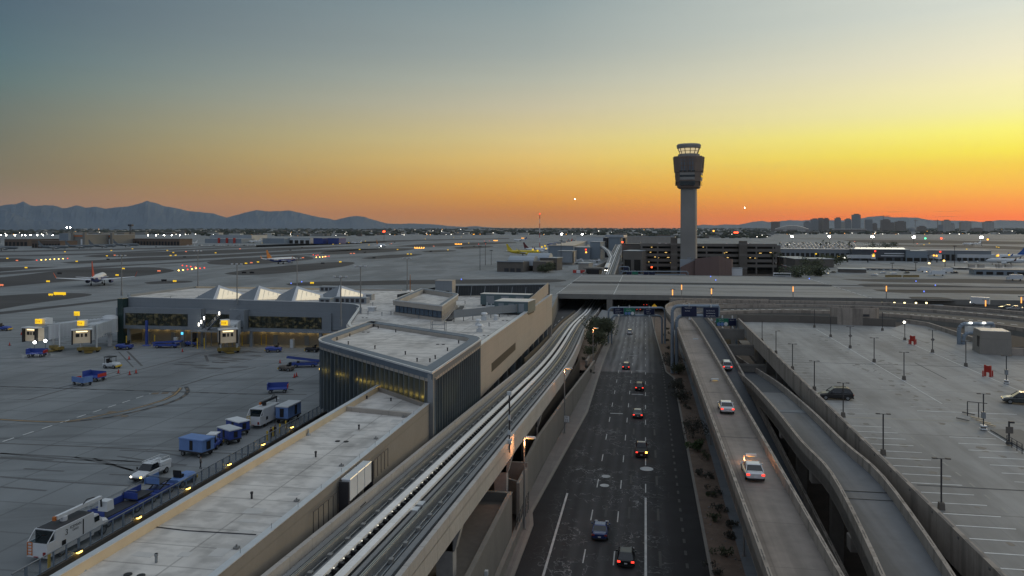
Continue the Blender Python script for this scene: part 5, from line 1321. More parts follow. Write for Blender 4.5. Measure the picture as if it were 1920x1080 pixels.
b=MB(); b.blob((*W(720,1700)[:2],ZAT(434,1700)),(3.5,2,2.2),5); t=thing('red_beacon_sign','glowing red sign on a pole beyond the far runway','sign',(*W(720,1700)[:2],5)); part('sign_face',b,M['ered2'],t,world=True); b=MB(); b.tube((0,0,0),(0,0,ZAT(436,1700)-5),.4,6); part('pole',b,M['dpole'],t)
t=thing('beacon_mast','tall thin red and white lattice mast against the sunset','mast',(*W(1012,820)[:2],5)); zt=ZAT(401,820)-5
for k in range(9):
    b=MB(); b.tube((0,0,zt*k/9),(0,0,zt*(k+1)/9),.35,6); part('mast_section',b,M['red'] if k%2==0 else M['whitem'],t)
b=MB(); b.blob((0,0,zt),(.7,.7,.8),5); part('beacon',b,M['ered'],t)
# ---------------------------------------------------------------- control tower
TX,TY,_=W(1291.5,600)
ct=thing('control_tower','tall pale concrete airport control tower with copper-clad flared top','tower',(TX,TY,0),-YAW)
def ngon(r,z,n=8,sx_=1,off=math.pi/8): return [(r*math.cos(off+2*math.pi*i/n),r*math.sin(off+2*math.pi*i/n),z) for i in range(n)]
def sq(hx,hy,z,ch=.22):
    c=ch; return [(hx*(1-c),-hy,z),(hx,-hy*(1-c),z),(hx,hy*(1-c),z),(hx*(1-c),hy,z),(-hx*(1-c),hy,z),(-hx,hy*(1-c),z),(-hx,-hy*(1-c),z),(-hx*(1-c),-hy,z)]
pz=lambda py: ZAT(py,600)
b=MB(); b.loft([sq(5.9,5.9,0,.12),sq(5.65,5.65,pz(352),.12)]); part('shaft',b,M['shaft'],ct)
tp=[(pz(354),8.0),(pz(352),9.0),(pz(343),9.6),(pz(341),10.3),(pz(325),10.6),(pz(323),11.1),(pz(296),12.0),(pz(294),11.6)]
b=MB(); b.loft([sq(h_,h_,z,.42) for z,h_ in tp]); part('flared_body',b,M['rust'],ct)
b=MB()
for z0_,z1_,hx in ((pz(338),pz(333),10.5),(pz(329),pz(324.5),10.7),):
    for a in range(4): 
        c_,s_=math.cos(a*math.pi/2),math.sin(a*math.pi/2); b.box(s_*hx,-c_*hx,z0_,z1_,12 if a%2==0 else .3,.3 if a%2==0 else 12)
part('concrete_band',b,M['shaft'],ct)
b=MB()
for z0_,z1_,hx in ((pz(348.5),pz(340.5),10.3),(pz(333),pz(328.5),10.6),(pz(323.5),pz(321),11.1)):
    for a in range(4):
        c_,s_=math.cos(a*math.pi/2),math.sin(a*math.pi/2); b.box(s_*hx,-c_*hx,z0_,z1_,12.6 if a%2==0 else .3,.3 if a%2==0 else 12.6)
part('dark_windows',b,M['glass'],ct)
b=MB()
for a in range(4):
    c_,s_=math.cos(a*math.pi/2),math.sin(a*math.pi/2)
    for k in range(-2,3):
        for z0_,z1_ in ((pz(321),pz(313)),(pz(311),pz(305)),(pz(303),pz(297))):
            hx=11.3+.25*(z0_-pz(321))/6; ox=k*2.25
            b.box(s_*hx+c_*ox,-c_*hx+s_*ox,z0_,z1_,1.25 if a%2==0 else .5,.5 if a%2==0 else 1.25)
part('upper_windows',b,mat('tower_window_grey',(.12,.14,.17),.3,.1,.2),ct)
b=MB()
for a in range(4):
    c_,s_=math.cos(a*math.pi/2),math.sin(a*math.pi/2)
    for k in (-1,0,1):
        ox=k*3.4; b.loft([[(s_*h_+c_*(ox-.25)+s_*d_,-c_*h_+s_*(ox-.25)-c_*d_,z),(s_*h_+c_*(ox+.25)+s_*d_,-c_*h_+s_*(ox+.25)-c_*d_,z),(s_*h_+c_*(ox+.25),-c_*h_+s_*(ox+.25),z),(s_*h_+c_*(ox-.25),-c_*h_+s_*(ox-.25),z)] for z,h_,d_ in ((pz(324),10.9,.8),(pz(295),12.0,.8))])
part('copper_fin',b,M['rust'],ct)
b=MB(); b.rev([(8.3,pz(296)),(8.3,pz(289.5)),(7.6,pz(289))],0,0,12); part('cab_base',b,M['shaft'],ct)
b=MB(); b.rev([(6.6,pz(289)),(8.1,pz(279))],0,0,12,True); part('cab_glass',b,mat('lit_cab_glass',(.3,.25,.15),.1,0,emis=.55,ecol=(1,.8,.45)),ct)
b=MB()
for k in range(12):
    a=2*math.pi*(k+.5)/12; b.tube((6.75*math.cos(a),6.75*math.sin(a),pz(289)),(8.3*math.cos(a),8.3*math.sin(a),pz(278.6)),.28,6)
b.rev([(7.2,pz(284.5)),(7.7,pz(283.7)),(7.2,pz(283.7))],0,0,12)
part('cab_mullions',b,M['dpole'],ct)
b=MB(); b.rev([(8.6,pz(279)),(9.1,pz(278)),(9.4,pz(273)),(8.6,pz(270.5)),(2,pz(270))],0,0,24); part('cab_roof',b,M['shaft'],ct)
for ch in ct.children:
    if not ch.name.startswith(('shaft','cab')): ch.scale=(.92,.92,1)
# base building with pink panels
t=thing('pink_panel_building','windowless pink panelled building at the foot of the control tower','building',(*W(1330,585)[:2],0))
z1=ZAT(487,585)
b=MB(); a=W(1275,588)[:2]; c_=W(1303,588)[:2]; d_=W(1303,604)[:2]; e=W(1275,604)[:2]; b.prism([a,c_,d_,e],-3,ZAT(487,588)); part('wall',b,M['metalroof'],t,world=True)
b=MB(); b.prism([W(1276,583)[:2],W(1303,584)[:2],W(1303,600)[:2],W(1276,600)[:2]],-3,[6,ZAT(488,585),ZAT(488,600),6]); 
pts=[W(1303,582),W(1348,580),W(1372,586),W(1374,610),W(1303,610)]
b.prism([p[:2] for p in pts],-3,[ZAT(485,582),ZAT(480,580),ZAT(486,586),ZAT(486,610),ZAT(484,610)]); part('pink_wall',b,M['pink'],t,world=True)
x,y,_=W(1292,590); b=MB(); b.box(x,y,ZAT(487,588),ZAT(487,588)+1.6,3,2); b.box(x+4,y,ZAT(487,588),ZAT(487,588)+1,2,2); part('roof_unit',b,M['steel'],t,world=True)
x,y,_=W(1381,590); t=thing('white_shed','small white box shed right of the pink panelled building','shed',(x,y,0)); b=MB(); b.box(x,y,-2,ZAT(503,590),8,5); part('wall',b,M['whitem'],t,world=True); b=MB(); b.box(x,y,ZAT(503,590),ZAT(502,590),8.6,5.6); part('roof',b,M['metalroof'],t,world=True)
# ---------------------------------------------------------------- far parking garage
g0=W(1205,664)[:2]; v0,v1,u0,u1=-4,108,668,745
pg=thing('parking_garage','long five-storey brown concrete parking garage behind the control tower','car park',(50,700,0))
zl=[ZAT(y_,672) for y_ in (496,487,477.5,468,459)]
for i,z in enumerate(zl):
    b=MB(); b.bx(v0,v1,u0,u1,z-.5,z); q=part('floor_slab',b,M['gar'],pg,world=True)
    b=MB(); b.bx(v0,v1,u0-.3,u0,z-.9,z+1.5); b.bx(v0-.3,v0,u0,u1,z-.9,z+1.5); part('spandrel',b,M['gar'],pg,world=True)
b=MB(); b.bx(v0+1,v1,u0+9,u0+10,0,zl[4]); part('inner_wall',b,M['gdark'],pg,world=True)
for px0,px1 in ((1257,1269),(1381,1395)):
    xa=W(px0,660)[0];xb=W(px1,660)[0]; b=MB(); b.bx(xa,xb,u0-5,u0-.4,-3,ZAT(445 if px0<1300 else 451,662)); part('stair_core',b,M['brown'],pg,world=True)
    b=MB(); 
    for yy in (457,476,500): b.bx(xa-.1,xb+.1,u0-5.1,u0-.4,ZAT(yy+2,662),ZAT(yy-2,662))
    part('pale_band',b,M['gar'],pg,world=True)
for k in range(9):
    x=v0+1+k*13.5; b=MB(); b.bx(x-.6,x+.6,u0-.35,u0+.6,-3,zl[4]); part('column',b,M['gar'],pg,world=True)
b=MB()
for i in range(26): x=rt.uniform(v0+3,v1-3); z=rt.choice(zl[:4])+rt.uniform(1.8,2.6); b.box(x,u0+8.5,z,z+.25,rt.uniform(.6,2.2),.2)
part('ceiling_lights',b,em('garage_amber',(1,.65,.2),2.2),pg,world=True)
b=MB(); b.bx(v0,v1,u0+11,u0+12,-3,0); part('ground_wall',b,M['brown'],pg,world=True)
# canopies and terminal three between
shed('terminal_canopy',1168,1204,640,471,30,M['gar'],'grey terminal block with a pale metal canopy left of the garage',M['metalroof'],z0=-2,bays=2)
shed('terminal_block',1166,1206,700,458,30,M['brown'],'dark roofed terminal block behind the pale canopy',M['dpole'])
b=MB(); x,y,_=W(1186,600); b.box(x,y,-2,5,17,10); 
st2=thing('train_station','blue-grey elevated train station block at the end of the guideway','station',(*W(1152,800)[:2],5),-YAW)
w=22/F*800; b=MB(); b.box(0,8,0,ZAT(445,800)-5,w,16); part('wall',b,HB,st2)
b=MB(); b.box(0,8,ZAT(445,800)-5,ZAT(440.5,800)-5,36/F*800,18); part('roof',b,M['metalroof'],st2)
b=MB(); b.box(-9.5,2,0,ZAT(446,800)-5,4,8); b.box(10.5,2,0,ZAT(446,800)-5,3,8); part('leg',b,M['dpole'],st2)
shed('connector_bridge',1080,1136,1000,444,8,M['offw'],'long pale enclosed walkway left of the train station',None,z0=14)
shed('connector_bridge',1170,1265,1050,443.5,8,M['beige'],'long beige enclosed walkway right of the train station',None,z0=14)
shed('grey_terminal',1106,1126,760,454,20,HB,'blue-grey angular terminal wall left of the far guideway')
shed('grey_terminal',1066,1106,760,464,40,HB,'grey terminal block with amber gate sign',M['roof'])
shed('white_cube_building',1045,1073,640,471,14,M['bluepan2'],'white cube-shaped building over lit doors',z0=7)
x,y,_=W(1076,640); b=MB(); b.box(x,y+6,7,ZAT(472,640),.3,13); solo('warm_wall_panel',b,M['tan'],'warm tan end wall of the white cube building','wall')
x,y,_=W(1059,642); t=thing('lit_kiosk','small kiosk with three lit doors under the white cube building','kiosk',(x,y,5),-YAW); b=MB(); b.box(0,3,0,7,13,5); part('wall',b,M['beige'],t); b=MB()
for k in (-4,0,4): b.box(k,.3,4.8,5.6,1.6,.5)
part('lamp',b,em('pinkwhite',(1,.75,.7),6),t)
# long concourse with pale roof
P0=W(1028,700);P1=W(1052,720);P2=W(1110,1080);P3=W(1098,1110)
t=thing('far_concourse','long narrow concourse with a pale tan roof receding to the station','building',(P0[0],P0[1],5)); 
qp=[W(1028,760)[:2],W(1075,740)[:2],W(1110,1180)[:2],W(1100,1200)[:2]]
b=MB(); b.prism(qp,5,ZAT(461,750)); part('wall',b,HB,t,world=True); b=MB(); b.prism(inset(qp,-.6),ZAT(461,750),ZAT(461,750)+.5); part('roof',b,mat('warm_roof',(.50,.43,.34),.7,.06,.05),t,world=True)
for k in range(6):
    xx,yy,_=W(1040+k*9,770+k*55); b=MB(); b.box(xx,yy,ZAT(461,750)+.5,ZAT(461,750)+2.5,4,4); part('roof_unit',b,M['steel'],t,world=True)
# brown vaulted building
D=520
bb=thing('vaulted_building','brown block building with pale barrel-vault roofs left of the bridge','building',(*W(960,540)[:2],5),-YAW)
def lx(px,D): return (px-960)/F*D
b=MB(); b.box(lx(957,540),10,0,ZAT(491,540)-5,52/F*540,22); b.box(lx(1004,545)+2,14,0,ZAT(488,560)-5,26/F*540,18); part('wall',b,M['brown'],bb)
b=MB(); b.box(lx(957,540),-1.2,ZAT(491,540)-5,ZAT(489.5,540)-5,54/F*540,1.4); part('roof_edge',b,M['metalroof'],bb)
for px,w,dy,yt in ((966,50,18,479),(985,44,34,475)):
    b=MB(); secs=[]; cx=lx(px,560); ww=w/F*560
    for k in range(9):
        a=math.pi*k/8; secs.append([(cx-ww/2,dy-6.0*math.cos(a),4+ (ZAT(yt,560)-9)*math.sin(a)**.6),(cx+ww/2,dy-6.0*math.cos(a),4+(ZAT(yt,560)-9)*math.sin(a)**.6)])
    vs=[p for s in secs for p in s]; b.add(vs,[(2*k,2*k+1,2*k+3,2*k+2) for k in range(8)]+[tuple(2*k for k in range(9)),tuple(2*k+1 for k in range(9))[::-1]]); part('vault_roof',b,M['metalroof'],bb)
for k in range(3):
    b=MB(); b.box(lx(950+k*12,540),-1.05,0,2.6,3.2,.3); part('door',b,M['dpole'],bb)
shed('brown_annexe',1012,1045,560,484,14,M['brown'],'low brown annexe right of the vaulted building',bays=2)
shed('low_block',1084,1104,560,494,12,M['beige'],'low beige block beside the sloping tunnel wall')
b=MB(); P=[G(1090,514.5,6),W(1128,600,6)]; scr(b,[(W(1091,500)[0],511,5,6.2),(W(1138,640)[0],640,5,8.5)],1.0); solo('ramp_wall',b,M['wallc'],'sloping concrete wall leading down to the tunnel mouth left of the far track','wall')
b=MB(); x,y,_=W(1113,520); b.box(x,y+4,2,8.0,9,8,-YAW); t=thing('tunnel_mouth','dark square tunnel opening beside the far guideway','tunnel',(x,y,5)); part('opening',b,M['black'],t,world=True); b=MB(); b.box(x,y+5,8.0,9.0,13,9,-YAW); part('lintel',b,M['wallc'],t,world=True)
# second track beyond the bridge splitting to the right
b=MB()
for o0,o1,m in ((0,3.6,'gpar'),):
    pass
us2=[600,640,680,720,760,790]
sp=[(gx(u)+9+max(0,(u-640))*.06*0+ (0 if u<660 else (u-660)*.12),u,gz(u)) for u in us2]
# ---------------------------------------------------------------- right side terminals
RC=mat('concourse_grey',(.19,.21,.23),.6,.06,.05)
t,w,hh=shed('right_concourse',1450,1606,760,467.5,25,RC,'long grey concourse with flat roof left of the dark hall',M['roof'],bays=18)
t,w,hh=shed('dark_hall',1602,1701,720,468,30,mat('dark_hall_wall',(.065,.075,.09),.6,.06,.05),'dark blue-grey hall with white stripes and lit skylights',M['metalroof'],bays=0)
b=MB(); b.box(w*.23,-.2,hh*.62,hh*.70,w*.34,.2); b.box(w*.2,-.2,hh*.42,hh*.50,w*.4,.2); part('white_stripe',b,M['whitem'],t)
for k in range(8):
    b=MB(); b.box(-w/2+6+k*(w-12)/7,12,hh+.3,hh+1.6,5.5,10,0,.7); part('skylight',b,em('skylight_white',(1,.93,.75),.8),t)
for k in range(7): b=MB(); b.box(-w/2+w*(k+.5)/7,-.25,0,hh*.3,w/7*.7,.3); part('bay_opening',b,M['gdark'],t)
t,w,hh=shed('blue_grey_block',1701,1737,705,471,25,HB,'plain blue-grey block standing on columns right of the dark hall',None)
for k in range(3): b=MB(); b.box(-w/2+w*(k+.5)/3,-.25,0,hh*.36,w/3*.8,.3); part('bay_opening',b,M['gdark'],t)
t,w,hh=shed('right_concourse',1736,1850,720,470,25,RC,'grey concourse wing behind the parked jets at the right',M['roof'],bays=12)
shed('grey_block',1448,1463,700,460,12,M['gar'],'square concrete block at the left end of the right concourse')
def jetlet(px,D,y0,w,lab,a=0):
    x,y,_=W(px,D); t=thing('boarding_bridge',lab,'jet bridge',(x,y,5),a); b=MB(); b.box(0,0,3.6,6.6,w,2.6); part('tunnel',b,M['curtain'],t); b=MB(); b.box(w/2,0,3.2,7.2,3.4,3.8); part('cab',b,M['whitem'],t); b=MB(); b.tube((w*.3,0,0),(w*.3,0,3.6),.5); b.tube((-w*.45,0,0),(-w*.45,0,3.6),.5); part('leg',b,M['dpole'],t); b=MB(); b.box(w/2,-2,5.4,6.6,1.6,.3); part('gate_sign',b,M['eorange'],t)
jetlet(1612,690,0,22,'grey boarding bridge in front of the dark hall',-.2); jetlet(1752,690,0,10,'short boarding bridge with orange sign by the plain block',-1.2); jetlet(1832,700,0,32,'long white boarding bridge reaching the parked jet',-.15)
shed('metal_roof_terminal',1492,1562,600,486,26,M['brown'],'low brown building with a broad blue metal roof',M['metalroof'],rz=.25)
shed('metal_roof_terminal',1470,1512,640,483,20,M['brown'],'brown building with a small hipped metal roof among palms',M['metalroof'],rz=.3)
shed('brick_shed',1575,1622,530,505,14,M['brown'],'plain dark brick shed with flat grey roof near the taxiway',bays=0)
shed('long_shed',1622,1692,560,504,10,M['offw'],'long low white shed with many small openings',M['beige'],bays=6)
shed('dark_fence_shed',1692,1716,550,507,4,M['gdark'],'dark slatted storage pen right of the long white shed',M['gdark'])
shed('roadside_terminal',1838,1990,500,507,16,HB,'long blue-grey service building at the far right edge',M['beige'],bays=9)
shed('service_hall',1803,1990,560,504,14,HT,'pale roofed service hall at the far right with rooftop units',M['roof'],bays=8)
for k,px in enumerate((1830,1848,1882,1900)):
    x,y,_=W(px,566); o=MB(); o.box(0,0,0,2,4,3); o.box(0,0,2,2.3,4.4,3.4); q=solo('rooftop_unit',o,M['beige'],('first','second','third','fourth')[k]+' boxy rooftop unit from the left on the far right service hall','hvac unit'); q.location=(x,y+8,ZAT(504,560)+.35)
# ---------------------------------------------------------------- palms and trees
def palm(x,y,h_,lab,grp):
    t=thing('palm_tree',lab,'palm',(x,y,5),0,grp); b=MB(); b.tube((0,0,0),(.3,0,h_),.3,6,.2); part('trunk',b,M['trunk'],t)
    b=MB(); r=random.Random(int(x*10))
    for k in range(16):
        a=r.uniform(0,6.28); L=r.uniform(1.8,2.9); up_=r.uniform(-.6,.9)
        for s in range(2):
            f0,f1=s/2,(s+1)/2; p=lambda f:(math.cos(a)*L*f+.3,math.sin(a)*L*f,h_+up_*L*f*1.2-1.5*f*f)
            w0=.35; q0,q1=p(f0),p(f1); nx,ny=-math.sin(a)*w0,math.cos(a)*w0
            b.add([(q0[0]-nx,q0[1]-ny,q0[2]),(q0[0]+nx,q0[1]+ny,q0[2]),(q1[0]+nx*.5,q1[1]+ny*.5,q1[2]),(q1[0]-nx*.5,q1[1]-ny*.5,q1[2])],[(0,1,2,3)])
    part('crown',b,M['foil'],t)
for px,D,h_ in ((1448,640,9),(1453,645,11),(1461,640,10),(1463,660,8),(1538,900,13),(1543,905,16),(1549,900,14),(1573,900,15),(1591,890,13),(1593,885,15),(1596,890,11),(1476,880,12),(1462,900,13)): palm(*W(px,D)[:2],h_,'slender palm among the buildings right of the garage','palms right of the garage')
def crown(rng,r,n,leaf,flat=.7):
    b=MB()
    # leaf clumps: small quads spread around sub-centres
    cs=[(rng.gauss(0,.45)*r,rng.gauss(0,.45)*r,rng.uniform(-.6,.5)*r*flat) for _ in range(max(5,n//40))]
    for i in range(n):
        c_=rng.choice(cs); rad=r*.42
        while True:
            d=Vector((rng.uniform(-1,1),rng.uniform(-1,1),rng.uniform(-1,1)))
            if .05<d.length<1: break
        p=Vector(c_)+d.normalized()*rad*rng.uniform(.35,1); p.z+=r*flat*.1
        u=Vector((rng.gauss(0,1),rng.gauss(0,1),rng.gauss(0,1))).normalized(); w=u.orthogonal().normalized(); s=leaf*rng.uniform(.6,1.4)
        b.add([p-u*s-w*s*.5,p+u*s-w*s*.5,p+u*s*.8+w*s*.6,p-u*s*.7+w*s*.5],[(0,1,2,3)])
    return b
def tree(px,py,z0,h_,r,lab,m='foil',n=900,leaf=.16,grp=None,seed=1,cat='tree',name='tree'):
    rng=random.Random(seed); x,y,_=G(px,py,z0); t=thing(name,lab,cat,(x,y,z0),0,grp)
    b=MB(); b.tube((0,0,0),(.1,.05,h_*.45),.16*h_/5,7,.09*h_/5)
    for k in range(6):
        a=k*1.05; b.tube((.08,.03,h_*.35+.05*k),(math.cos(a)*r*.55,math.sin(a)*r*.55,h_*.75),.07*h_/5,5,.02)
    part('trunk',b,M['trunk'],t)
    c_=crown(rng,r,n,leaf,min(1.3,h_/r*.5)); c_.v=[(p[0],p[1],max(.25,p[2]+h_*.56)) for p in c_.v]; part('crown',c_,M[m],t); return t
def shrub(px,py,z0,r,lab,m='foil2',n=220,leaf=.09,grp='desert shrubs in the planting strip',seed=1,flat=.7):
    rng=random.Random(seed); x,y,_=G(px,py,z0); t=thing('shrub',lab,'shrub',(x,y,z0),0,grp)
    b=MB()
    for k in range(7): a=k*.9; b.tube((0,0,0),(math.cos(a)*r*.6,math.sin(a)*r*.6,r*.7),.025,4,.01)
    part('stems',b,M['trunk'],t); c_=crown(rng,r,n,leaf,flat); c_.v=[(p[0],p[1],max(.02,p[2]+r*.45)) for p in c_.v]; part('foliage',c_,M[m],t); return t
tree(1126,632,1.2,6.2,3.9,'dense dark tree behind the left signpost lamp',n=4200,seed=2,leaf=.22)
tree(1118,650,1.2,4.6,2.9,'rounded dark tree nearest the left planter wall',n=2400,seed=3,leaf=.2)
tree(1104,668,1.6,2.8,2.0,'small bushy tree in the left planting bed',n=700,seed=4)
tree(1299,822,.12,3.4,2.3,'bare grey-green mesquite tree in the right planting strip',m='foil2',n=1500,seed=5,leaf=.09)
tree(1262,695,.1,4.0,2.6,'grey mesquite tree at the foot of the sign gantry','foil2',n=1600,seed=6,leaf=.11)
tree(1270,735,.1,2.6,1.6,'small dark tree between the gantry mesquite and the rounded bush','foil2',n=900,seed=91,leaf=.11)
tree(1278,754,.1,2.6,1.9,'dark rounded bush-like tree on the right planting strip','foil2',n=1000,seed=7,leaf=.12)
tree(1272,702,.1,2.8,1.7,'dark small tree just behind the gantry mesquite','foil',n=900,seed=8,leaf=.12)
tree(1308,846,.12,1.8,1.5,'bright green bush below the bare mesquite','ghost',n=900,seed=9,leaf=.12)
shs=[(1316,862,1.2),(1311,892,.9),(1332,897,.9),(1329,930,.7),(1340,928,1.1),(1348,961,.9),(1340,977,1.0),(1370,990,.8),(1368,1010,1.0),(1362,1045,1.2),(1348,1077,1.0),(1275,714,1.0),(1273,722,.9),(1268,728,.8),(1287,766,.8),(1289,798,.7),(1257,628,.9),(1251,640,.8),(1246,630,.7),(1253,655,.9),(1250,668,1.0),(1252,618,.8)]
for i,(px,py,r) in enumerate(shs): shrub(px,py,.12,r,'low grey-green desert shrub growing in the right planting strip',seed=20+i,m='foil2' if i%3 else 'foil')
shl=[(1100,690,1.0),(1096,676,.9),(1106,700,.8),(1110,656,.9),(1092,706,.8)]
for i,(px,py,r) in enumerate(shl): shrub(px,py,1.4,r,'low desert shrub growing in the left planting bed',seed=60+i,grp='shrubs in the left planting bed')
rkk=MB()
for i in range(70):
    u=rt.uniform(75,190); x=rt.uniform(6.9,10.0); r=rt.uniform(.05,.2); rkk.blob((x,u,.15),(r,r,r*.7),4,rng=rt)
solo('desert_rocks',rkk,M['walk'],'scattered small pale rocks on the planting strip','rocks',kind='stuff')
tree(1018,512,5,6,4.5,'left one of two green trees beside the vaulted building','foil',n=700,seed=12,leaf=.4)
tree(1029,511,5,7,4.5,'right one of two green trees beside the vaulted building','foil',n=700,seed=13,leaf=.4)
for i,(px,py,h_,r) in enumerate(((1500,520,6,8),(1517,516,6,8),(1532,518,5.5,7),(1560,500,6,8),(1545,492,6,9),(1512,497,6,8),(1524,503,6,8),(1575,492,6,8),(1640,466,7,12),(1665,465,7,12),(1675,464,7,11),(1375,447,9,9),(1400,447,9,9),(1430,447,9,9),(1215,440,9,9),(1290,443,9,9))): tree(px,py,5,h_,r,'broad dark tree among the low buildings right of the bridge',n=420,seed=30+i,leaf=.6,grp='trees right of the bridge')
for i,(px,py,h_,r) in enumerate(((368,441,14,9),(378,442,10,9),(597,440,12,12),(672,440,12,12),(612,440,10,9),(690,441,10,9),(640,439,10,9))): tree(px,py,5,h_,r,'dark round tree standing above the distant sheds',n=260,seed=70+i,leaf=1.1,grp='distant round trees')
# ---------------------------------------------------------------- vehicles
def paint(name,rgb,metal=.2): return mat(name,rgb,.18,.06,2,metal=metal,coat=1)
P_={'white':paint('car_white',(.62,.63,.65)),'silver':paint('car_silver',(.42,.44,.47),.5),'black':mat('car_black',(.006,.006,.007),.3,.06,2,coat=.25),'grey':paint('car_grey',(.07,.085,.085)),'blue':paint('car_blue',(.015,.035,.14)),'dred':paint('car_dark_red',(.05,.012,.012)),'dgrey':paint('car_dark_grey',(.04,.045,.045))}
M['carglass']=mat('car_glass',(.008,.010,.013),.05,0,coat=.5)
M['plate']=mat('number_plate',(.6,.6,.6),.5,0)
M['tail']=em('tail_light',(1,.05,.03),1.9); M['tailoff']=mat('tail_lens',(.25,.02,.02),.3,0); M['head']=em('head_light',(1,.93,.78),7); M['headoff']=mat('head_lens',(.5,.5,.5),.15,0)
M['brakehi']=em('turn_signal',(1,.55,.08),7)
def sect(y,w,z0,z1,r=.18):
    w/=2
    return [(-w+r,y,z0),(w-r,y,z0),(w,y,z0+r),(w,y,z1-r),(w-r*1.1,y,z1),(-w+r*1.1,y,z1),(-w,y,z1-r),(-w,y,z0+r)]
def wheel(parent,x,y,r=.34,w=.24):
    b=MB(); b.tube((x-w/2,y,r),(x+w/2,y,r),r,16); q=part('wheel',b,M['rubber'],parent)
    b=MB(); b.tube((x-w/2-.01,y,r),(x+w/2+.01,y,r),r*.62,12); sub('rim',b,M['rim'],q); return q
def car(label,loc,rz,col='white',kind='sedan',tail='tail',group=None,head='headoff',cat='car',name='car'):
    t=thing(name,label,cat,loc,rz,group); m=P_[col] if isinstance(col,str) else col
    W_=1.84; H_={'sedan':1.45,'suv':1.72,'hatch':1.5,'pickup':1.85}[kind]; L=4.75 if kind!='hatch' else 3.9
    if kind=='pickup': L=5.6
    bel={'sedan':.92,'suv':1.05,'hatch':.95,'pickup':1.15}[kind]; hl=L/2
    b=MB()
    tailz={'sedan':bel+.06,'suv':bel,'hatch':bel,'pickup':bel}[kind]
    b.loft([sect(-hl,W_*.86,.38,tailz-.12,.12),sect(-hl+.12,W_*.95,.28,tailz),sect(-hl+.7,W_,.22,tailz),sect(0,W_,.2,bel),sect(hl-1.3,W_,.22,bel-.02),sect(hl-.5,W_*.96,.25,bel-.16),sect(hl-.1,W_*.9,.3,bel-.3,.15),sect(hl,W_*.8,.36,bel-.42,.12)])
    body=part('body',b,m,t)
    y0,y1,r0,r1={'sedan':(-hl+.55,hl-1.35,-hl+1.35,hl-2.2),'suv':(-hl+.12,hl-1.25,-hl+.55,hl-2.05),'hatch':(-hl+.1,hl-1.0,-hl+.55,hl-1.75),'pickup':(-.55,hl-1.45,-.35,hl-2.2)}[kind]
    def cab(s,e,z0,z1,wb,wt):
        return [[(-wb/2,s[0],z0),(wb/2,s[0],z0),(wb/2,e[0],z0),(-wb/2,e[0],z0)],[(-wt/2,s[1],z1),(wt/2,s[1],z1),(wt/2,e[1],z1),(-wt/2,e[1],z1)]]
    b=MB(); b.loft(cab((y0,r0),(y1,r1),bel-.03,H_-.06,W_*.93,W_*.74)); part('window_glass',b,M['carglass'],t)
    b=MB(); wt=W_*.76; b.loft([[(-wt/2,r0-.02,H_-.07),(wt/2,r0-.02,H_-.07),(wt/2,r1+.02,H_-.07),(-wt/2,r1+.02,H_-.07)],[(-wt/2+.1,r0+.12,H_),(wt/2-.1,r0+.12,H_),(wt/2-.1,r1-.15,H_),(-wt/2+.1,r1-.15,H_)]]); part('roof',b,m,t)
    b=MB()
    for sx_ in (-1,1):
        for (ya,yb) in ((y0,r0),(y1,r1),((y0+y1)/2-.1,(r0+r1)/2-.1)):
            b.tube((sx_*W_*.465,ya,bel-.02),(sx_*W_*.375,yb,H_-.05),.045,5)
    part('window_frame',b,m,t)
    for sx_ in (-1,1):
        b=MB(); b.box(sx_*(W_/2-.2),-hl+.02,tailz-.30,tailz-.12,.32,.1); part('tail_light',b,M[tail],t)
        b=MB(); b.box(sx_*(W_/2-.27),hl-.07,.58,.72,.36,.16); part('headlight',b,M[head],t)
        b=MB(); b.box(sx_*(W_/2+.09),hl-1.75,bel,bel+.15,.2,.12); part('mirror',b,m,t)
        for yy in (-hl+.85,hl-.9): wheel(t,sx_*(W_/2-.1),yy)
    b=MB(); b.box(0,-hl-.02,.5,.62,.32,.04); part('number_plate',b,M['plate'],t)
    b=MB(); b.box(0,-hl+.03,.26,.42,W_*.86,.14); part('bumper',b,M['rubber'],t)
    if kind=='pickup':
        b=MB(); b.bx(-W_*.42,W_*.42,-hl+.15,-.7,bel+.005,bel+.03); part('cargo_bed',b,M['black'],t)
    if kind=='suv':
        b=MB(); 
        for s in (-1,1): b.tube((s*.6,r0+.2,H_+.05),(s*.6,r1-.3,H_+.05),.03,5)
        part('roof_rail',b,M['dpole'],t)
    return t
def onroad(px,py): 
    z=0.0
    for _ in range(6): x,y,_z=G(px,py,z); z=hz(y)+.02
    return G(px,py,z)
car('small white SUV far ahead, alone near the sign gantry',onroad(1181,626),0,'white','suv','tailoff')
car('dark car with red tail lights behind the small white SUV',onroad(1174,691),0,'dgrey','suv')
car('black SUV with red tail lights in the middle of the highway queue',onroad(1199,730),0,'black','suv')
car('dark green-grey sedan between black SUV and dark red pickup',onroad(1196,780),0,'grey','sedan')
pk_=car('dark red pickup truck with its right indicator glowing amber',onroad(1203,850),0,'dred','pickup')
b=MB(); b.box(.74,-2.83,.86,1.1,.3,.06); part('indicator',b,M['brakehi'],pk_)
car('dark blue coupe nearest the left lane line, lights off',onroad(1126,1001),0,'blue','sedan','tailoff')
car('black hatchback nearest the camera on the highway',onroad(1174,1052),0,'black','hatch')
x,y,z=G(1361,770,10.62); car('white sedan farther up the wide concrete ramp',(x,y,10.62),0,'white','sedan')
x,y,z=G(1411,891,10.62); car('white sedan nearest the camera on the wide concrete ramp',(x,y,10.62),0,'white','sedan')
x,y,z=G(1362,691,7.9); o=car('silver SUV driving up the dark narrow ramp',(x,y,7.95),0,'silver','suv'); o.rotation_euler=(R(3),0,0)
x,y,z=G(1362,617,4.0); car('pale car with lit lights under the green sign',(x,y,1.5),0,'white','sedan')
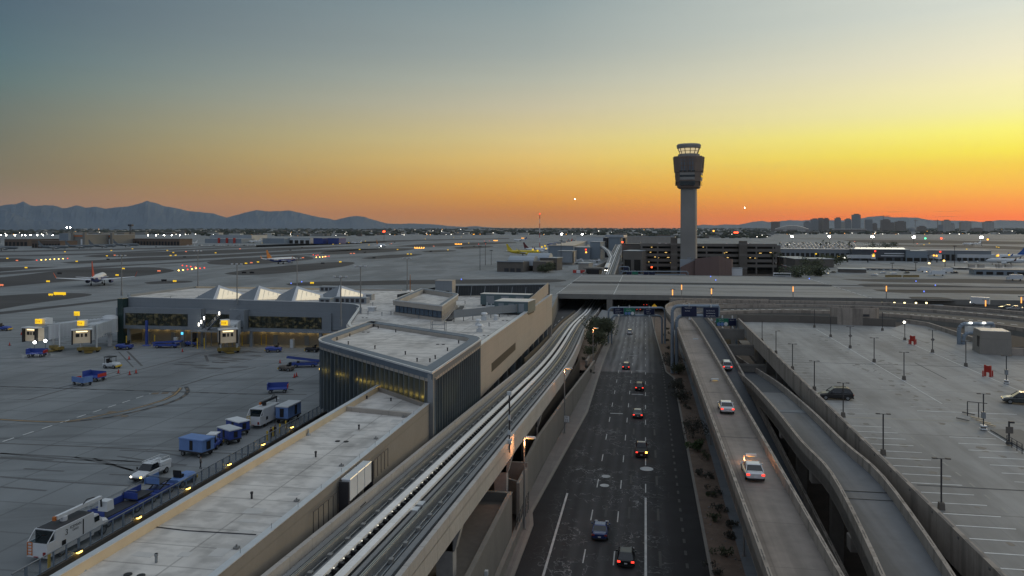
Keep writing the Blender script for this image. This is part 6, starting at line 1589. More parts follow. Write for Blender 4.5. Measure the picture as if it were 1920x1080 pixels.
x,y,z=G(1566,748,11.02); car('black SUV parked sideways beside the deck parapet',(x,y,11.01),R(90)-.02,'black','suv','tailoff')
x,y,z=G(1915,757,11.02); car('dark grey SUV cut by the right edge on the parking deck',(x,y,11.01),R(75),'dgrey','suv','tailoff')
car('car with red tail lights under the taxiway bridge',(-3,362,-2.5),0,'dgrey','suv')
car('car with red tail lights deep under the taxiway bridge',(0,385,-2.5),0,'black','sedan')
car('oncoming car with bright headlights in the far sunken road',(52,560,-2.5),R(180),'white','suv',head='head')
# small far cars
def farcar(label,grp,pts,seedn):
    r=random.Random(seedn); protos=[]
    for i,p in enumerate(pts):
        k=i%4
        if len(protos)<4:
            b=MB(); b.loft([sect(-2.2,1.6,.3,.85,.1),sect(-1.8,1.8,.25,.95),sect(1.6,1.8,.25,.9),sect(2.2,1.6,.3,.7,.1)]); b.loft([[(-.8,-1.7,.9),(.8,-1.7,.9),(.8,1.0,.9),(-.8,1.0,.9)],[(-.65,-1.2,1.45),(.65,-1.2,1.45),(.65,.4,1.45),(-.65,.4,1.45)]])
            o=solo('parked_car',b,P_[('white','silver','white','black')[k]],label,'car',group=grp); protos.append(o)
        else: o=protos[k].copy(); COL.objects.link(o)
        o.location=p[:3]; o.rotation_euler=(0,0,p[3])
pts=[]
for row in range(7):
    for k in range(24):
        px=1462+k*6.2+row*1.5; py=455.5+row*2.2
        if px<1605: x,y,_=G(px,py,5); pts.append((x,y,5,1.2+rt.uniform(-.1,.1)))
farcar('parked car in the crowded far lot right of the garage','cars in the crowded far lot',pts,1)
pts=[]
for i in range(46):
    px=rt.uniform(1079,1137); py=rt.uniform(476,499); 
    if px>1128-(499-py)*.2: continue
    x,y,_=G(px,py,5); pts.append((x,y,5,rt.choice((0.1,1.6))))
farcar('parked car in the small lot left of the far guideway','cars in the small lot',pts,2)
pts=[]
for i in range(15): x=rt.uniform(0,104); pts.append((x,rt.uniform(671,700),zl[4]+.05,rt.choice((0,1.57))))
farcar('parked car on the garage roof behind the control tower','cars on the garage roof',pts,3)
pts=[]
for px in range(352,482,7): x,y,_=W(px+rt.uniform(-2,2),1330); pts.append((x,y,5,rt.uniform(0,3)))
farcar('small vehicle parked in the row before the cargo terminal','vehicles before the cargo terminal',pts,4)
pts=[]
for px,py in ((1512,492),(1543,494),(1548,515),(1562,512),(1640,517),(1655,513),(1675,514),(1700,513),(1735,512),(1745,512),(1768,512),(1790,513),(1810,493),(1830,492)): x,y,_=G(px,py,5); pts.append((x,y,5,rt.uniform(0,3)))
farcar('small vehicle parked among the low sheds right of the bridge','vehicles among the right sheds',pts,5)
# box vans at right
for i,(px,py,w,lab) in enumerate(((1759,517,6,'white box truck parked before the long blue-grey service building'),(1905,526,5,'pale van at the far right by the service building'),(1735,510,5,'low white trailer left of the white box truck'),(1778,512,4,'small white truck right of the white box truck'))):
    x,y,_=G(px,py,5); t=thing('box_truck',lab,'truck',(x,y,5),-YAW); b=MB(); b.box(0,0,.9,3.6,w*1.3,2.4); part('box',b,M['whitem'],t); b=MB(); b.box(-w*.65-.9,0,.5,2.4,1.7,2.2,0,.9); part('cab',b,M['offw'],t)
    for s in (-1,1): wheelx=w*.4*s; b=MB(); b.tube((wheelx,-1.2,.45),(wheelx,-.9,.45),.45,10); part('wheel',b,M['rubber'],t)
for i in range(10):
    px=1663+i*6 ; x,y,_=G(px+ (3 if i>4 else 0),521,5); t=thing('baggage_cart','yellow roofed cart standing in a row behind the taxiway','cart',(x,y,5),-YAW,'yellow carts in a row'); b=MB(); b.box(0,0,.5,1.8,2.0,1.4); part('box',b,M['cy'],t); b=MB(); b.box(0,0,1.8,1.9,2.2,1.6); part('roof',b,M['beige'],t)
# bus behind the bridge
x,y,_=G(1468,519,5); t=thing('shuttle_bus','pale shuttle bus driving just behind the taxiway bridge','bus',(x,y+3,4.2),-YAW); b=MB(); b.box(0,0,.4,3.1,11,2.5,0,.97); part('body',b,M['whitem'],t); b=MB(); b.box(0,-1.27,1.6,2.5,10,.1); part('window',b,M['glass'],t)
x,y,_=G(1085,513,5); t=thing('crash_truck','small red and white truck at the tunnel ramp left of the far track','truck',(x,y,5),-YAW); b=MB(); b.box(0,0,.4,2.2,2.6,2.2); part('cab',b,M['whitem'],t); b=MB(); b.box(-2.6,.4,.4,2.4,2.6,2); b.box(2.6,.4,.4,2.4,2.6,2); part('wing',b,M['red'],t)
# ---------------------------------------------------------------- ground service equipment
S=.86
def gse_wheels(t,xs,ys,r=.36,w=.22):
    for x in xs:
        for y in ys: wheel(t,x,y,r,w)
def boxcart(label,px,py,rz,m,roofm,s=S,w=1.9,L=3.4,h=2.0,name='baggage_cart'):
    x,y,_=G(px,py,5); t=thing(name,label,'cart',(x,y,5.03),rz,scale=s)
    b=MB(); b.box(0,0,.55,.75,w,L); part('chassis',b,M['dpole'],t)
    b=MB(); b.box(0,0,.75,h,w*.98,L*.98); part('box',b,m,t)
    b=MB(); b.box(0,0,h,h+.14,w*1.06,L*1.04,0,.97); part('roof',b,roofm,t)
    b=MB(); b.box(-w/2-.01,-.1,.9,h-.1,.04,.5); b.box(w/2+.01,.3,.9,h-.1,.04,.6); b.box(0,-L/2-.02,.95,h-.2,w*.3,.05); part('door',b,M['black'],t)
    gse_wheels(t,(-w/2+.15,w/2-.15),(-L/2+.6,L/2-.6),.3,.2)
    b=MB(); b.tube((0,L/2,.5),(0,L/2+.9,.35),.06,6); part('tow_bar',b,M['dpole'],t); return t
def opencart(label,px,py,rz,m,s=S,grp=None):
    x,y,_=G(px,py,5); t=thing('luggage_trolley',label,'cart',(x,y,5.02),rz,scale=s,group=grp)
    b=MB(); b.box(0,0,.6,.75,1.7,3.2); part('bed',b,m,t)
    b=MB(); b.box(0,-1.57,.75,1.6,1.7,.08); b.box(-.82,0,.75,1.5,.06,3.2); part('side_panel',b,m,t); b=MB(); b.box(0,1.57,.75,1.3,1.7,.08); part('end_panel',b,M['red'],t)
    gse_wheels(t,(-.7,.7),(-1.1,1.1),.28,.18)
    b=MB(); b.tube((0,1.6,.5),(0,2.5,.3),.05,6); part('tow_bar',b,M['dpole'],t); return t
def tug(label,px,py,rz,m,s=S,topm=None):
    x,y,_=G(px,py,5); t=thing('baggage_tractor',label,'tractor',(x,y,5.02),rz,scale=s)
    b=MB(); b.loft([sect(-1.5,1.4,.3,.9,.1),sect(-.2,1.5,.3,.95),sect(0,1.5,.3,1.1),sect(1.3,1.4,.3,1.0),sect(1.5,1.2,.35,.8,.1)]); part('body',b,m,t)
    b=MB(); b.box(0,-.6,.9,1.25,.9,.5); b.box(0,-.85,1.2,1.7,.9,.12); part('seat',b,M['black'],t)
    b=MB(); b.tube((0,-.1,1.0),(0,-.3,1.4),.05,5); part('steering_wheel',b,M['black'],t)
    b=MB(); b.box(0,1.48,.3,.6,1.5,.15); part('bumper',b,M['yellow'],t)
    if topm:
        b=MB(); b.box(0,-.4,2.0,2.12,1.4,1.7); part('canopy',b,topm,t); b=MB()
        for sx_ in (-.6,.6):
            for sy in (-1.1,.35): b.tube((sx_,sy,.9),(sx_,sy,2.0),.04,5)
        part('canopy_post',b,M['dpole'],t)
    gse_wheels(t,(-.65,.65),(-.95,.95),.33,.24); return t
def loader(label,px,py,rz,m,s=S,lift=.5):
    x,y,_=G(px,py,5); t=thing('belt_loader',label,'belt loader',(x,y,5.02),rz,scale=s)
    b=MB(); b.box(0,0,.45,.95,1.8,5.2); part('chassis',b,m,t)
    b=MB(); b.loft([[(-.45,-3.0,1.0),(.45,-3.0,1.0),(.45,-3.0,1.15),(-.45,-3.0,1.15)],[(-.45,3.6,1.0+lift),(.45,3.6,1.0+lift),(.45,3.6,1.15+lift),(-.45,3.6,1.15+lift)]]); part('belt',b,M['black'],t)
    b=MB(); 
    for s_ in (-.52,.52): b.loft([[(s_-.04,-3.0,1.0),(s_+.04,-3.0,1.0),(s_+.04,-3.0,1.3),(s_-.04,-3.0,1.3)],[(s_-.04,3.6,1.0+lift),(s_+.04,3.6,1.0+lift),(s_+.04,3.6,1.3+lift),(s_-.04,3.6,1.3+lift)]])
    part('side_rail',b,m,t)
    b=MB(); b.box(-.75,1.2,.95,1.35,.3,.5); part('seat',b,M['black'],t)
    gse_wheels(t,(-.8,.8),(-1.7,1.7),.34,.24); return t
AL=R(-8)
boxcart('pale blue box cart nearest the person on the apron',369,853,R(78),M['lblue'],M['lblue'],s=1.05,L=3.9,w=2.2,h=2.2)
tug('small navy tractor with white canopy between two blue carts',402,839,R(10),M['blue'],1.0,M['whitem'])
boxcart('royal blue baggage cart with hatched rear bumper',430,829,R(60),M['blue'],M['offw'],s=1.0,L=3.4)
boxcart('blue baggage cart with a bright white roof',446,813,R(62),M['blue'],M['whitem'],s=1.0,L=3.4)
boxcart('blue box cart beside the white deicing truck',541,789,R(-2),M['lblue'],M['offw'],s=1.15,L=3.8,h=2.3)
opencart('light blue open trolley at the left of the pair on the apron',154,722,R(72),M['lblue'],1.15)
opencart('dark blue open trolley at the right of the pair on the apron',177,714,R(-98),M['blue'],1.25)
opencart('blue open trolley alone on the apron left of the glass pavilion',521,736,R(-70),M['blue'],1.15)
opencart('blue trolley with yellow base under the left boarding bridge',69,669,R(-75),M['blue'],1.25)
tug('blue tractor with yellow front left of the terminal columns',233,655,R(100),M['blue'],1.3)
loader('blue belt loader parked left of the covered walkway stair',312,652,R(-80),M['blue'],1.15,.3)
tug('blue tractor under the steel stair platform',358,649,R(90),M['blue'],1.2)
tug('blue tractor with yellow front right of the middle boarding bridge',513,660,R(105),M['blue'],1.3)
loader('dark blue belt loader just left of the glass pavilion',572,688,R(105),M['blue'],1.1,.9)
tug('blue tractor at the far left edge of the apron',8,620,R(-85),M['blue'],1.3)
tug('black and white small tractor in the middle of the apron',210,690,R(-95),M['offw'],1.2,M['black'])
tug('brownish small tow tractor left of the dark blue belt loader',537,695,R(80),M['brown'],1.1)
tug('dark tractor half hidden by the glass pavilion corner',585,660,R(90),M['black'],1.1)
def blueloader(label,px,py,rz,L,s,top):
    x,y,_=G(px,py,5); t=thing('container_loader',label,'cargo loader',(x,y,5.02),rz,scale=s)
    b=MB(); b.box(0,0,.5,1.0,2.2,L); part('chassis',b,M['blue'],t)
    b=MB(); b.box(0,-.2,top-.1,top,1.9,L*.8); part('platform',b,M['dpole'],t)
    b=MB(); b.box(-1.05,-.2,top-.1,top+.7,.08,L*.82); b.box(0,-L*.41,top-.1,top+.8,2.1,.08); part('side_panel',b,M['blue'] if top<1.8 else M['lblue'],t)
    b=MB(); 
    for yy in (-L*.35,L*.35): b.tube((-1,yy,top+.7),(-1,yy,top+1.1),.04,5); 
    b.tube((-1,-L*.41,top+1.1),(-1,L*.41,top+1.1),.04,5); b.tube((-1,-L*.41,top+1.1),(1,-L*.41,top+1.1),.04,5); part('hand_rail',b,M['steel'],t)
    b=MB()
    for sx_ in (-.8,.8): b.tube((sx_,-L*.3,1.0),(sx_,L*.3,top-.1),.09,5); b.tube((sx_,L*.3,1.0),(sx_,-L*.3,top-.1),.09,5)
    part('scissor_lift',b,M['dpole'],t)
    gse_wheels(t,(-.95,.95),(-L*.32,L*.32),.42,.28); return t
blueloader('pale blue scissor platform in front of the white service truck',299,927,R(-2),3.6,.85,1.9)
blueloader('blue scissor platform between pale platform and flat blue loader',262,948,R(-2),4.4,.85,1.5)
blueloader('long flat dark blue cargo loader ahead of the large white truck',216,973,R(-3),7.0,.95,1.1)
tug('light blue tractor behind the fence near the white service truck',342,908,R(-4),M['lblue'],1.15)
# deicing trucks
def deicer(label,px,py,rz,s,boomlen,sign=True):
    x,y,_=G(px,py,5); t=thing('deicing_truck',label,'truck',(x,y,5.02),rz,scale=s)
    wm=M['whitem']
    b=MB(); b.box(0,-.9,.55,2.0,2.45,6.2); b.box(0,-.4,2.0,3.0,2.45,5.2); body=part('tank_body',b,wm,t)
    b=MB(); b.box(0,-.4,3.0,3.05,2.2,5.0); part('roof_deck',b,M['dpole'] if sign else M['offw'],t)
    b=MB(); b.box(0,-3.05,2.02,2.92,2.1,.2); b.box(0,-3.55,2.0,2.03,2.2,.85); part('rear_window',b,M['glass'],t)
    b=MB(); 
    for sx_ in (-1.18,1.18): b.tube((sx_,-3.95,2.0),(sx_,-3.05,2.98),.05,5)
    part('rear_frame',b,wm,t)
    b=MB(); b.loft([[(-1.1,2.3,.7),(1.1,2.3,.7),(1.1,3.7,.7),(-1.1,3.7,.7)],[(-1.05,2.3,1.8),(1.05,2.3,1.8),(1.05,3.6,1.75),(-1.05,3.6,1.75)],[(-.95,2.35,2.5),(.95,2.35,2.5),(.95,3.1,2.5),(-.95,3.1,2.5)]]); cabp=part('cab',b,wm,t)
    b=MB(); b.box(1.02,2.85,1.75,2.3,.12,.7); b.box(-1.02,2.85,1.75,2.3,.12,.7); b.box(0,3.33,1.8,2.35,1.6,.2); sub('cab_window',b,M['glass'],cabp)
    b=MB(); b.loft([sect(3.6,2.1,.7,1.7,.2),sect(4.6,1.9,.7,1.5,.25),sect(4.9,1.6,.7,1.2,.2)]); part('bonnet',b,wm,t)
    b=MB()
    for k in range(5): b.box(-.85,-4.03,.8+k*.3,.86+k*.3,.5,.06)
    b.box(-1.12,-4.03,.7,2.0,.07,.07); b.box(-.58,-4.03,.7,2.0,.07,.07); part('ladder',b,M['orange'] if sign else M['yellow'],t)
    b=MB(); b.box(.9,-4.05,.75,1.15,.25,.1); b.box(-.1,-4.05,.6,.66,.5,.1); part('tail_light',b,M['tailoff'],t)
    b=MB(); b.box(1.24,-1.9,1.1,1.6,.05,.5); b.box(1.24,.7,1.1,2.8,.04,.12); part('side_hatch',b,M['black'],t)
    b=MB(); b.tube((0,-.6,3.0),(0,-.6,3.5),.35,10); b.loft([[(-.18,-1.6,3.45),(.18,-1.6,3.45),(.18,-1.6,3.85),(-.18,-1.6,3.85)],[(-.18,boomlen,3.5),(.18,boomlen,3.5),(.18,boomlen,3.85),(-.18,boomlen,3.85)]]); part('boom',b,wm if sign else M['dpole'],t)
    b=MB(); b.box(-.1,-1.7,3.4,3.8,.3,.3); part('beacon',b,M['orange'],t)
    b=MB(); b.path([(.2,boomlen*.4,3.9),(.25,boomlen*.5,4.25),(.2,boomlen*.75,4.1)],.06,5); b.tube((0,boomlen,3.8),(0,boomlen+.1,2.6),.1,6); part('hydraulics',b,M['dpole'],t)
    b=MB(); b.box(0,boomlen+.8,2.0,3.1,1.2,1.1,0,.9) if sign else b.box(0,boomlen+.4,2.9,3.3,.5,.5); part('bucket',b,wm,t)
    for sx_ in (-.98,.98):
        for yy in (-2.0,3.7): wheel(t,sx_,yy,.5,.34)
    if sign:
        rot=(R(90),0,R(90))
        text('3',.85,M['black'],body,(1.235,-1.75,2.0),rot); text('ICEMAN',.42,M['black'],body,(1.235,-1.1,2.42),rot); text('DEICE',.3,M['black'],body,(1.235,-.75,2.08),rot)
    return t
deicer('large white deicing truck with black lettering at the bottom left',128,1026,R(-3),.92,4.6)
deicer('white deicing truck with yellow ladder near the glass pavilion',499,793,R(-2),.95,3.4,False)
# service truck
x,y,_=G(283,894,5); t=thing('service_truck','white utility pickup with ladder rack and lit headlights on the apron','truck',(x,y,5.02),R(176),scale=.98)
b=MB(); b.loft([sect(-2.6,1.9,.5,1.3,.1),sect(-.3,1.9,.45,1.2),sect(.9,1.9,.45,1.15),sect(2.3,1.85,.5,1.05),sect(2.7,1.6,.5,.85,.1)]); part('body',b,M['whitem'],t)
b=MB(); b.loft([[(-.88,-.5,1.15),(.88,-.5,1.15),(.88,1.3,1.15),(-.88,1.3,1.15)],[(-.75,-.4,1.8),(.75,-.4,1.8),(.75,.6,1.8),(-.75,.6,1.8)]]); part('window_glass',b,M['carglass'],t)
b=MB(); b.box(0,.1,1.8,1.88,1.5,1.15); part('roof',b,M['whitem'],t)
b=MB(); b.box(-.8,-1.6,1.2,1.65,.4,2.1); b.box(.8,-1.6,1.2,1.65,.4,2.1); part('tool_box',b,M['whitem'],t)
b=MB()
for s_ in (-.7,.7): b.tube((s_,-2.6,2.05),(s_,.8,2.05),.04,5)
for k in range(6): b.tube((-.7,-2.5+k*.6,2.05),(.7,-2.5+k*.6,2.05),.03,5)
for s_ in (-.85,.85):
    for yy in (-2.5,-.6): b.tube((s_,yy,1.6),(s_*.85,yy,2.05),.035,5)
part('ladder_rack',b,M['coping'],t)
for s_ in (-.7,.7):
    b=MB(); b.box(s_,2.68,.68,.85,.22,.1); part('headlight',b,M['eamber'] if s_<0 else M['head'],t)
b=MB(); b.box(0,2.72,.45,.65,1.7,.12); part('bumper',b,M['rubber'],t)
for s_ in (-1.05,1.05): b=MB(); b.box(s_,1.2,1.2,1.5,.12,.15); part('mirror',b,M['black'],t)
gse_wheels(t,(-.85,.85),(-1.7,1.8),.4,.26)
# person
def person(label,loc,rz,h_=1.68,shirt='shirt',trs='trousers'):
    t=thing('person',label,'person',loc,rz)
    me=bpy.data.meshes.new('body'); s=h_/1.75
    J=[(0,0,.95,.15),(0,.01,1.15,.14),(0,.01,1.38,.17),(0,.02,1.48,.07),(0,.03,1.56,.09),(0,.03,1.70,.08),
       (-.19,0,1.40,.06),(-.25,-.02,1.14,.045),(-.23,.10,.93,.035),(-.23,.13,.85,.035),(.19,0,1.40,.06),(.25,-.02,1.14,.045),(.22,.10,.95,.035),(.22,.14,.87,.035),
       (-.10,0,.88,.09),(-.12,.05,.50,.065),(-.13,-.08,.09,.045),(-.13,.06,.04,.04),(.10,0,.88,.09),(.12,.0,.50,.065),(.13,.03,.09,.045),(.13,.17,.04,.04)]
    E=[(0,1),(1,2),(2,3),(3,4),(4,5),(2,6),(6,7),(7,8),(8,9),(2,10),(10,11),(11,12),(12,13),(0,14),(14,15),(15,16),(16,17),(0,18),(18,19),(19,20),(20,21)]
    me.from_pydata([(a*s,b_*s,c_*s) for a,b_,c_,_ in J],E,[]); o=bpy.data.objects.new('body',me); COL.objects.link(o); o.parent=t
    md=o.modifiers.new('skin','SKIN'); 
    for i,v in enumerate(me.skin_vertices[0].data): v.radius=(J[i][3]*s,)*2
    me.skin_vertices[0].data[0].use_root=True
    o.modifiers.new('sub','SUBSURF').levels=1
    dg=bpy.context.evaluated_depsgraph_get(); m2=bpy.data.meshes.new_from_object(o.evaluated_get(dg)); o.modifiers.clear(); o.data=m2; m2.materials.clear()
    for mm in (M['skin'],M[shirt],M[trs],M['black']): m2.materials.append(mm)
    for p in m2.polygons:
        z=p.center.z/s; x_=abs(p.center.x)/s
        p.material_index=0 if z>1.49 else (0 if z<1.0 and x_>.19 and z>.8 else (2 if z<1.0 else 1))
        if z<.09: p.material_index=3
        p.use_smooth=True
    b=MB(); b.blob((0,.02*s,1.70*s),(.105*s,.115*s,.08*s),6,k=.03); part('hair',b,M['black'],t)
    return t
M['skin']=mat('skin',(.35,.2,.14),.6,.05,5); M['shirt']=mat('grey_shirt',(.16,.15,.13),.8,.1,3); M['trousers']=mat('dark_trousers',(.015,.015,.02),.8,.1,3); M['vest']=mat('dark_vest',(.05,.02,.02),.8,.1,3)
x,y,_=G(376,880,5); person('person in grey shirt and dark trousers walking by the fence',(x,y,5.02),R(-40),1.72)
x,y,_=G(508,823,5); person('person in dark red vest behind the yellow bollards',(x,y,5.02),R(60),1.7,'vest')
x,y,_=G(516,818,5); person('person in dark clothes right of the yellow bollards',(x,y,5.02),R(160),1.7,'trousers')
# bollards, cones
def bollard(px,py,lab,z=5,h_=1.3):
    x,y,_=G(px,py,z); t=thing('yellow_bollard',lab,'bollard',(x,y,z),0,'yellow bollards'); b=MB(); b.tube((0,0,0),(0,0,h_),.13,10); part('post',b,M['yellow'],t); b=MB(); b.rev([(.135,h_-.02),(.12,h_+.08),(.03,h_+.12)],0,0,10); part('cap',b,M['yellow'],t)
for px,py in ((501,826),(512,818),(525,812),(536,806),(92,1066)): bollard(px,py,'yellow steel bollard standing close to the apron fence')
for px,py in ((237,649),(370,654),(383,654),(490,647),(499,647),(515,644),(525,643),(290,647),(454,648)): bollard(px,py,'yellow steel bollard in front of the concourse ground floor',h_=2.6)
for px,py in ((18,648),(242,674),(243,703),(556,706),(525,681),(552,708),(255,700),(40,628),(342,660),(222,700)):
    x,y,_=G(px,py,5); t=thing('traffic_cone','small orange traffic cone standing on the apron','cone',(x,y,5.02),0,'traffic cones'); b=MB(); b.rev([(.22,0),(.05,.85)],0,0,10); part('cone',b,M['red'],t); b=MB(); b.box(0,0,0,.05,.6,.6); part('base',b,M['black'],t)
# pump cabinets by columns, stairs
for px,py,lab in ((330,648,'grey fuel pit cabinet with white panel left of the blue kiosk'),(548,652,'white service cabinet among the yellow bollards'),):
    x,y,_=G(px,py,5); b=MB(); b.box(x,y,5,7.2,.9,.8); solo('service_cabinet',b,M['offw'],lab,'cabinet')
x,y,_=G(343,650,5); t=thing('gate_kiosk','thin kiosk with a small blue screen beside the steel stair','kiosk',(x,y,5)); b=MB(); b.box(0,0,0,4.2,.8,.7); part('cabinet',b,M['steel'],t); b=MB(); b.box(0,-.38,3.2,3.8,.6,.05); part('screen',b,em('screen_cyan',(.1,.6,.9),1.5),t)
x,y,_=G(275,648,5); t=thing('blue_gantry_post','blue steel post with a broad foot before the ground floor wall','post',(x,y,5)); b=MB(); b.box(0,0,.3,6.6,.5,.5); part('post',b,M['blue'],t); b=MB(); b.box(0,0,0,.3,1.8,1.4,0,.7); part('foot',b,M['blue'],t)
# steel platform and stairs by the second bay
x,y,_=G(385,652,5); t=thing('steel_stair','grey steel platform with two stair flights left of the middle boarding bridge','stairs',(x,y,5))
b=MB(); b.box(1,1.5,4.0,4.2,11,3); part('platform',b,M['steel'],t); b=MB()
for xx in (-4,0,4,6): 
    for yy in (.2,2.8): b.tube((xx,yy,0),(xx,yy,4),.12,6)
part('leg',b,M['steel'],t)
for sgn_,x0_ in ((1,-1),(1,5.0)):
    b=MB(); b.loft([[(x0_,2,4.1),(x0_,3,4.1),(x0_,3,4.3),(x0_,2,4.3)],[(x0_+3.5,2,7.6),(x0_+3.5,3,7.6),(x0_+3.5,3,7.8),(x0_+3.5,2,7.8)]]); part('stair_flight',b,M['steel'],t)
    b=MB()
    for yy in (2,3): b.tube((x0_,yy,5.2),(x0_+3.5,yy,8.7),.05,5)
    for k in range(6): b.tube((x0_+k*.7,2,4.3+k*.7),(x0_+k*.7,2,5.2+k*.7),.035,5)
    part('hand_rail',b,M['steel'],t)
for k,(ox,oz) in enumerate(((-2.6,5.4),(-1.9,6.1),(-1.1,7.1),(3.2,8.4))):
    b=MB(); b.box(ox,1.2,oz,oz+.8,.22,.2); part('lamp',b,M['ewhite'],t)
# ---------------------------------------------------------------- boarding bridges
def jetbridge(label,rpx,rD,cpx,cD,zf,gate,facing,sgpx=None):
    rx,ry,_=W(rpx,rD); cx_,cy_,_=W(cpx,cD); t=thing('boarding_bridge',label,'jet bridge',(rx,ry,5))
    d=Vector((cx_-rx,cy_-ry,0)); L=d.length; d/=L; n_=Vector((d.y,-d.x,0)); o=Vector((0,0,zf-5))
    def boxalong(b,s,e,w,z0,z1,zz0=None,zz1=None):
        z0e=z0 if zz0 is None else zz0; z1e=z1 if zz1 is None else zz1
        a=d*s;c_=d*e
        b.loft([[tuple(a-n_*w/2+Vector((0,0,z0))),tuple(a+n_*w/2+Vector((0,0,z0))),tuple(a+n_*w/2+Vector((0,0,z1))),tuple(a-n_*w/2+Vector((0,0,z1)))],[tuple(c_-n_*w/2+Vector((0,0,z0e))),tuple(c_+n_*w/2+Vector((0,0,z0e))),tuple(c_+n_*w/2+Vector((0,0,z1e))),tuple(c_-n_*w/2+Vector((0,0,z1e)))]])
    zb=zf-5
    b=MB(); boxalong(b,0,L*.52,2.5,zb+.3,zb+3.2); part('tunnel',b,M['curtain'],t)
    b=MB(); boxalong(b,L*.45,L-1,3.0,zb-.1,zb+3.3,zb-.6,zb+2.9); q=part('tunnel',b,M['curtain'],t)
    b=MB(); k=L*.03
    while k<L-1.5: boxalong(b,k,k+.25,3.14 if k>L*.45 else 2.64,zb-.1-.5*(k/L),zb+3.35-.3*k/L); k+=.95
    sub('ribs',b,M['offw'],q)
    b=MB(); b.rev([(1.9,zb),(1.9,zb+3.6),(1.2,zb+4.0)],0,0,14); b.tube((0,0,0),(0,0,zb),.55,10); part('rotunda',b,M['curtain'],t)
    ca=d*L; fz=Vector((math.cos(facing),math.sin(facing),0)); fn=Vector((fz.y,-fz.x,0))
    b=MB(); b.rev([(2.0,zb-.5),(2.0,zb+2.7),(1.4,zb+3.0)],ca.x,ca.y,14); part('cab_rotunda',b,M['bluepan2'],t)
    def fb(b,s,e,w,z0,z1,off=0):
        a=ca+fz*s+fn*off;c_=ca+fz*e+fn*off
        b.loft([[tuple(a-fn*w/2+Vector((0,0,z0))),tuple(a+fn*w/2+Vector((0,0,z0))),tuple(a+fn*w/2+Vector((0,0,z1))),tuple(a-fn*w/2+Vector((0,0,z1)))],[tuple(c_-fn*w/2+Vector((0,0,z0))),tuple(c_+fn*w/2+Vector((0,0,z0))),tuple(c_+fn*w/2+Vector((0,0,z1))),tuple(c_-fn*w/2+Vector((0,0,z1)))]])
    b=MB(); fb(b,.3,2.6,3.8,zb-.6,zb+2.5); cb_=part('cab',b,M['cabi'],t)
    b=MB(); fb(b,2.5,3.3,.3,zb-.8,zb+2.7,2.0); fb(b,2.5,3.3,.3,zb-.8,zb+2.7,-2.0); part('canopy_bellows',b,M['black'],t)
    b=MB(); fb(b,1.5,3.4,4.5,zb+2.6,zb+2.85); part('canopy_roof',b,M['whitem'],t)
    b=MB(); fb(b,2.6,2.66,.5,zb+.9,zb+1.7,-.9); fb(b,2.6,2.66,.4,zb+.9,zb+1.7,0); fb(b,2.6,2.66,.8,zb+.9,zb+1.7,.9); sub('cab_window',b,M['black'],cb_)
    b=MB(); fb(b,2.62,2.72,2.4,zb+2.1,zb+2.3); part('cab_light',b,M['ewarm'],t)
    b=MB(); fb(b,-2.6,-.4,2.0,zb+3.1,zb+4.6); part('roof_unit',b,M['whitem'],t)
    # lift column and wheel bogie
    lc=d*(L*.78); b=MB()
    for s_ in (-1.9,1.9): p=lc+n_*s_; b.tube((p.x,p.y,.8),(p.x,p.y,zb+3.4),.22,8)
    part('lift_column',b,M['offw'],t)
    b=MB(); b.box(lc.x,lc.y,.5,1.2,5.2,1.6,math.atan2(n_.y,n_.x)); part('bogie_frame',b,M['dyel'],t)
    for s_ in (-2.2,2.2):
        p=lc+n_*s_; b=MB(); b.tube((p.x-d.y*.25+0,p.y+d.x*.25,.55),(p.x+d.y*.25,p.y-d.x*.25,.55),.55,12); part('wheel',b,M['rubber'],t)
    b=MB(); p=lc; b.loft([[(p.x+fz.x*s+fn.x*w,p.y+fz.y*s+fn.y*w,z) for s,w,z in ((-1,-1.2,.3),(-1,1.2,.3),(-1,1.2,.45),(-1,-1.2,.45))],[(p.x+fz.x*s+fn.x*w,p.y+fz.y*s+fn.y*w,z) for s,w,z in ((3,-.8,.15),(3,.8,.15),(3,.8,.25),(3,-.8,.25))]]); part('guard_skid',b,M['dyel'],t)
    # gate sign
    s_=ca+Vector((-.3,0,0)); b=MB(); b.box(s_.x,s_.y-.3,zb+3.4,zb+4.55,1.7,.3); b2=part('gate_sign',b,M['eyellow'],t)
    text(gate,.72,M['gor'],b2,(s_.x-.74,s_.y-.48,zb+3.72),(R(90),0,0))
    return t
jb1=jetbridge('long white boarding bridge reaching farthest left, gate D14',206,204,76,191,8.8,'D14',R(-98)-YAW*0)
jetbridge('shorter white boarding bridge in front of the long one, gate D16',206,202,155,189,8.6,'D16',R(-55))
jetbridge('white boarding bridge in the middle of the concourse front',446,202,424,188,8.8,'D18',R(-50))
x,y,_=W(144,215); t=thing('gate_sign','yellow lit gate sign on a post behind the boarding bridges','sign',(x,y,5)); b=MB(); b.box(0,0,ZAT(592,215)-5,ZAT(584,215)-5,1.6,.3); q=part('sign_face',b,M['eyellow'],t); text('D12',.75,M['gor'],q,(-.75,-.17,ZAT(591.3,215)-5),(R(90),0,0)); b=MB(); b.tube((0,0,0),(0,0,ZAT(592,215)-5),.1,6); part('post',b,M['pole'],t)
for px in (65,85):
    x,y,_=W(px,187); t=thing('work_light','bright white work light under the left boarding bridge cab','lamp',(x,y,5),0,'work lights under the left cab'); b=MB(); b.blob((0,0,ZAT(642 if px<70 else 639,187)-5),(.33,.33,.33),6,k=.02); part('lamp',b,M['ww'],t); b=MB(); b.tube((0,0,0),(0,0,2.9),.05,5); part('pole',b,M['dpole'],t)
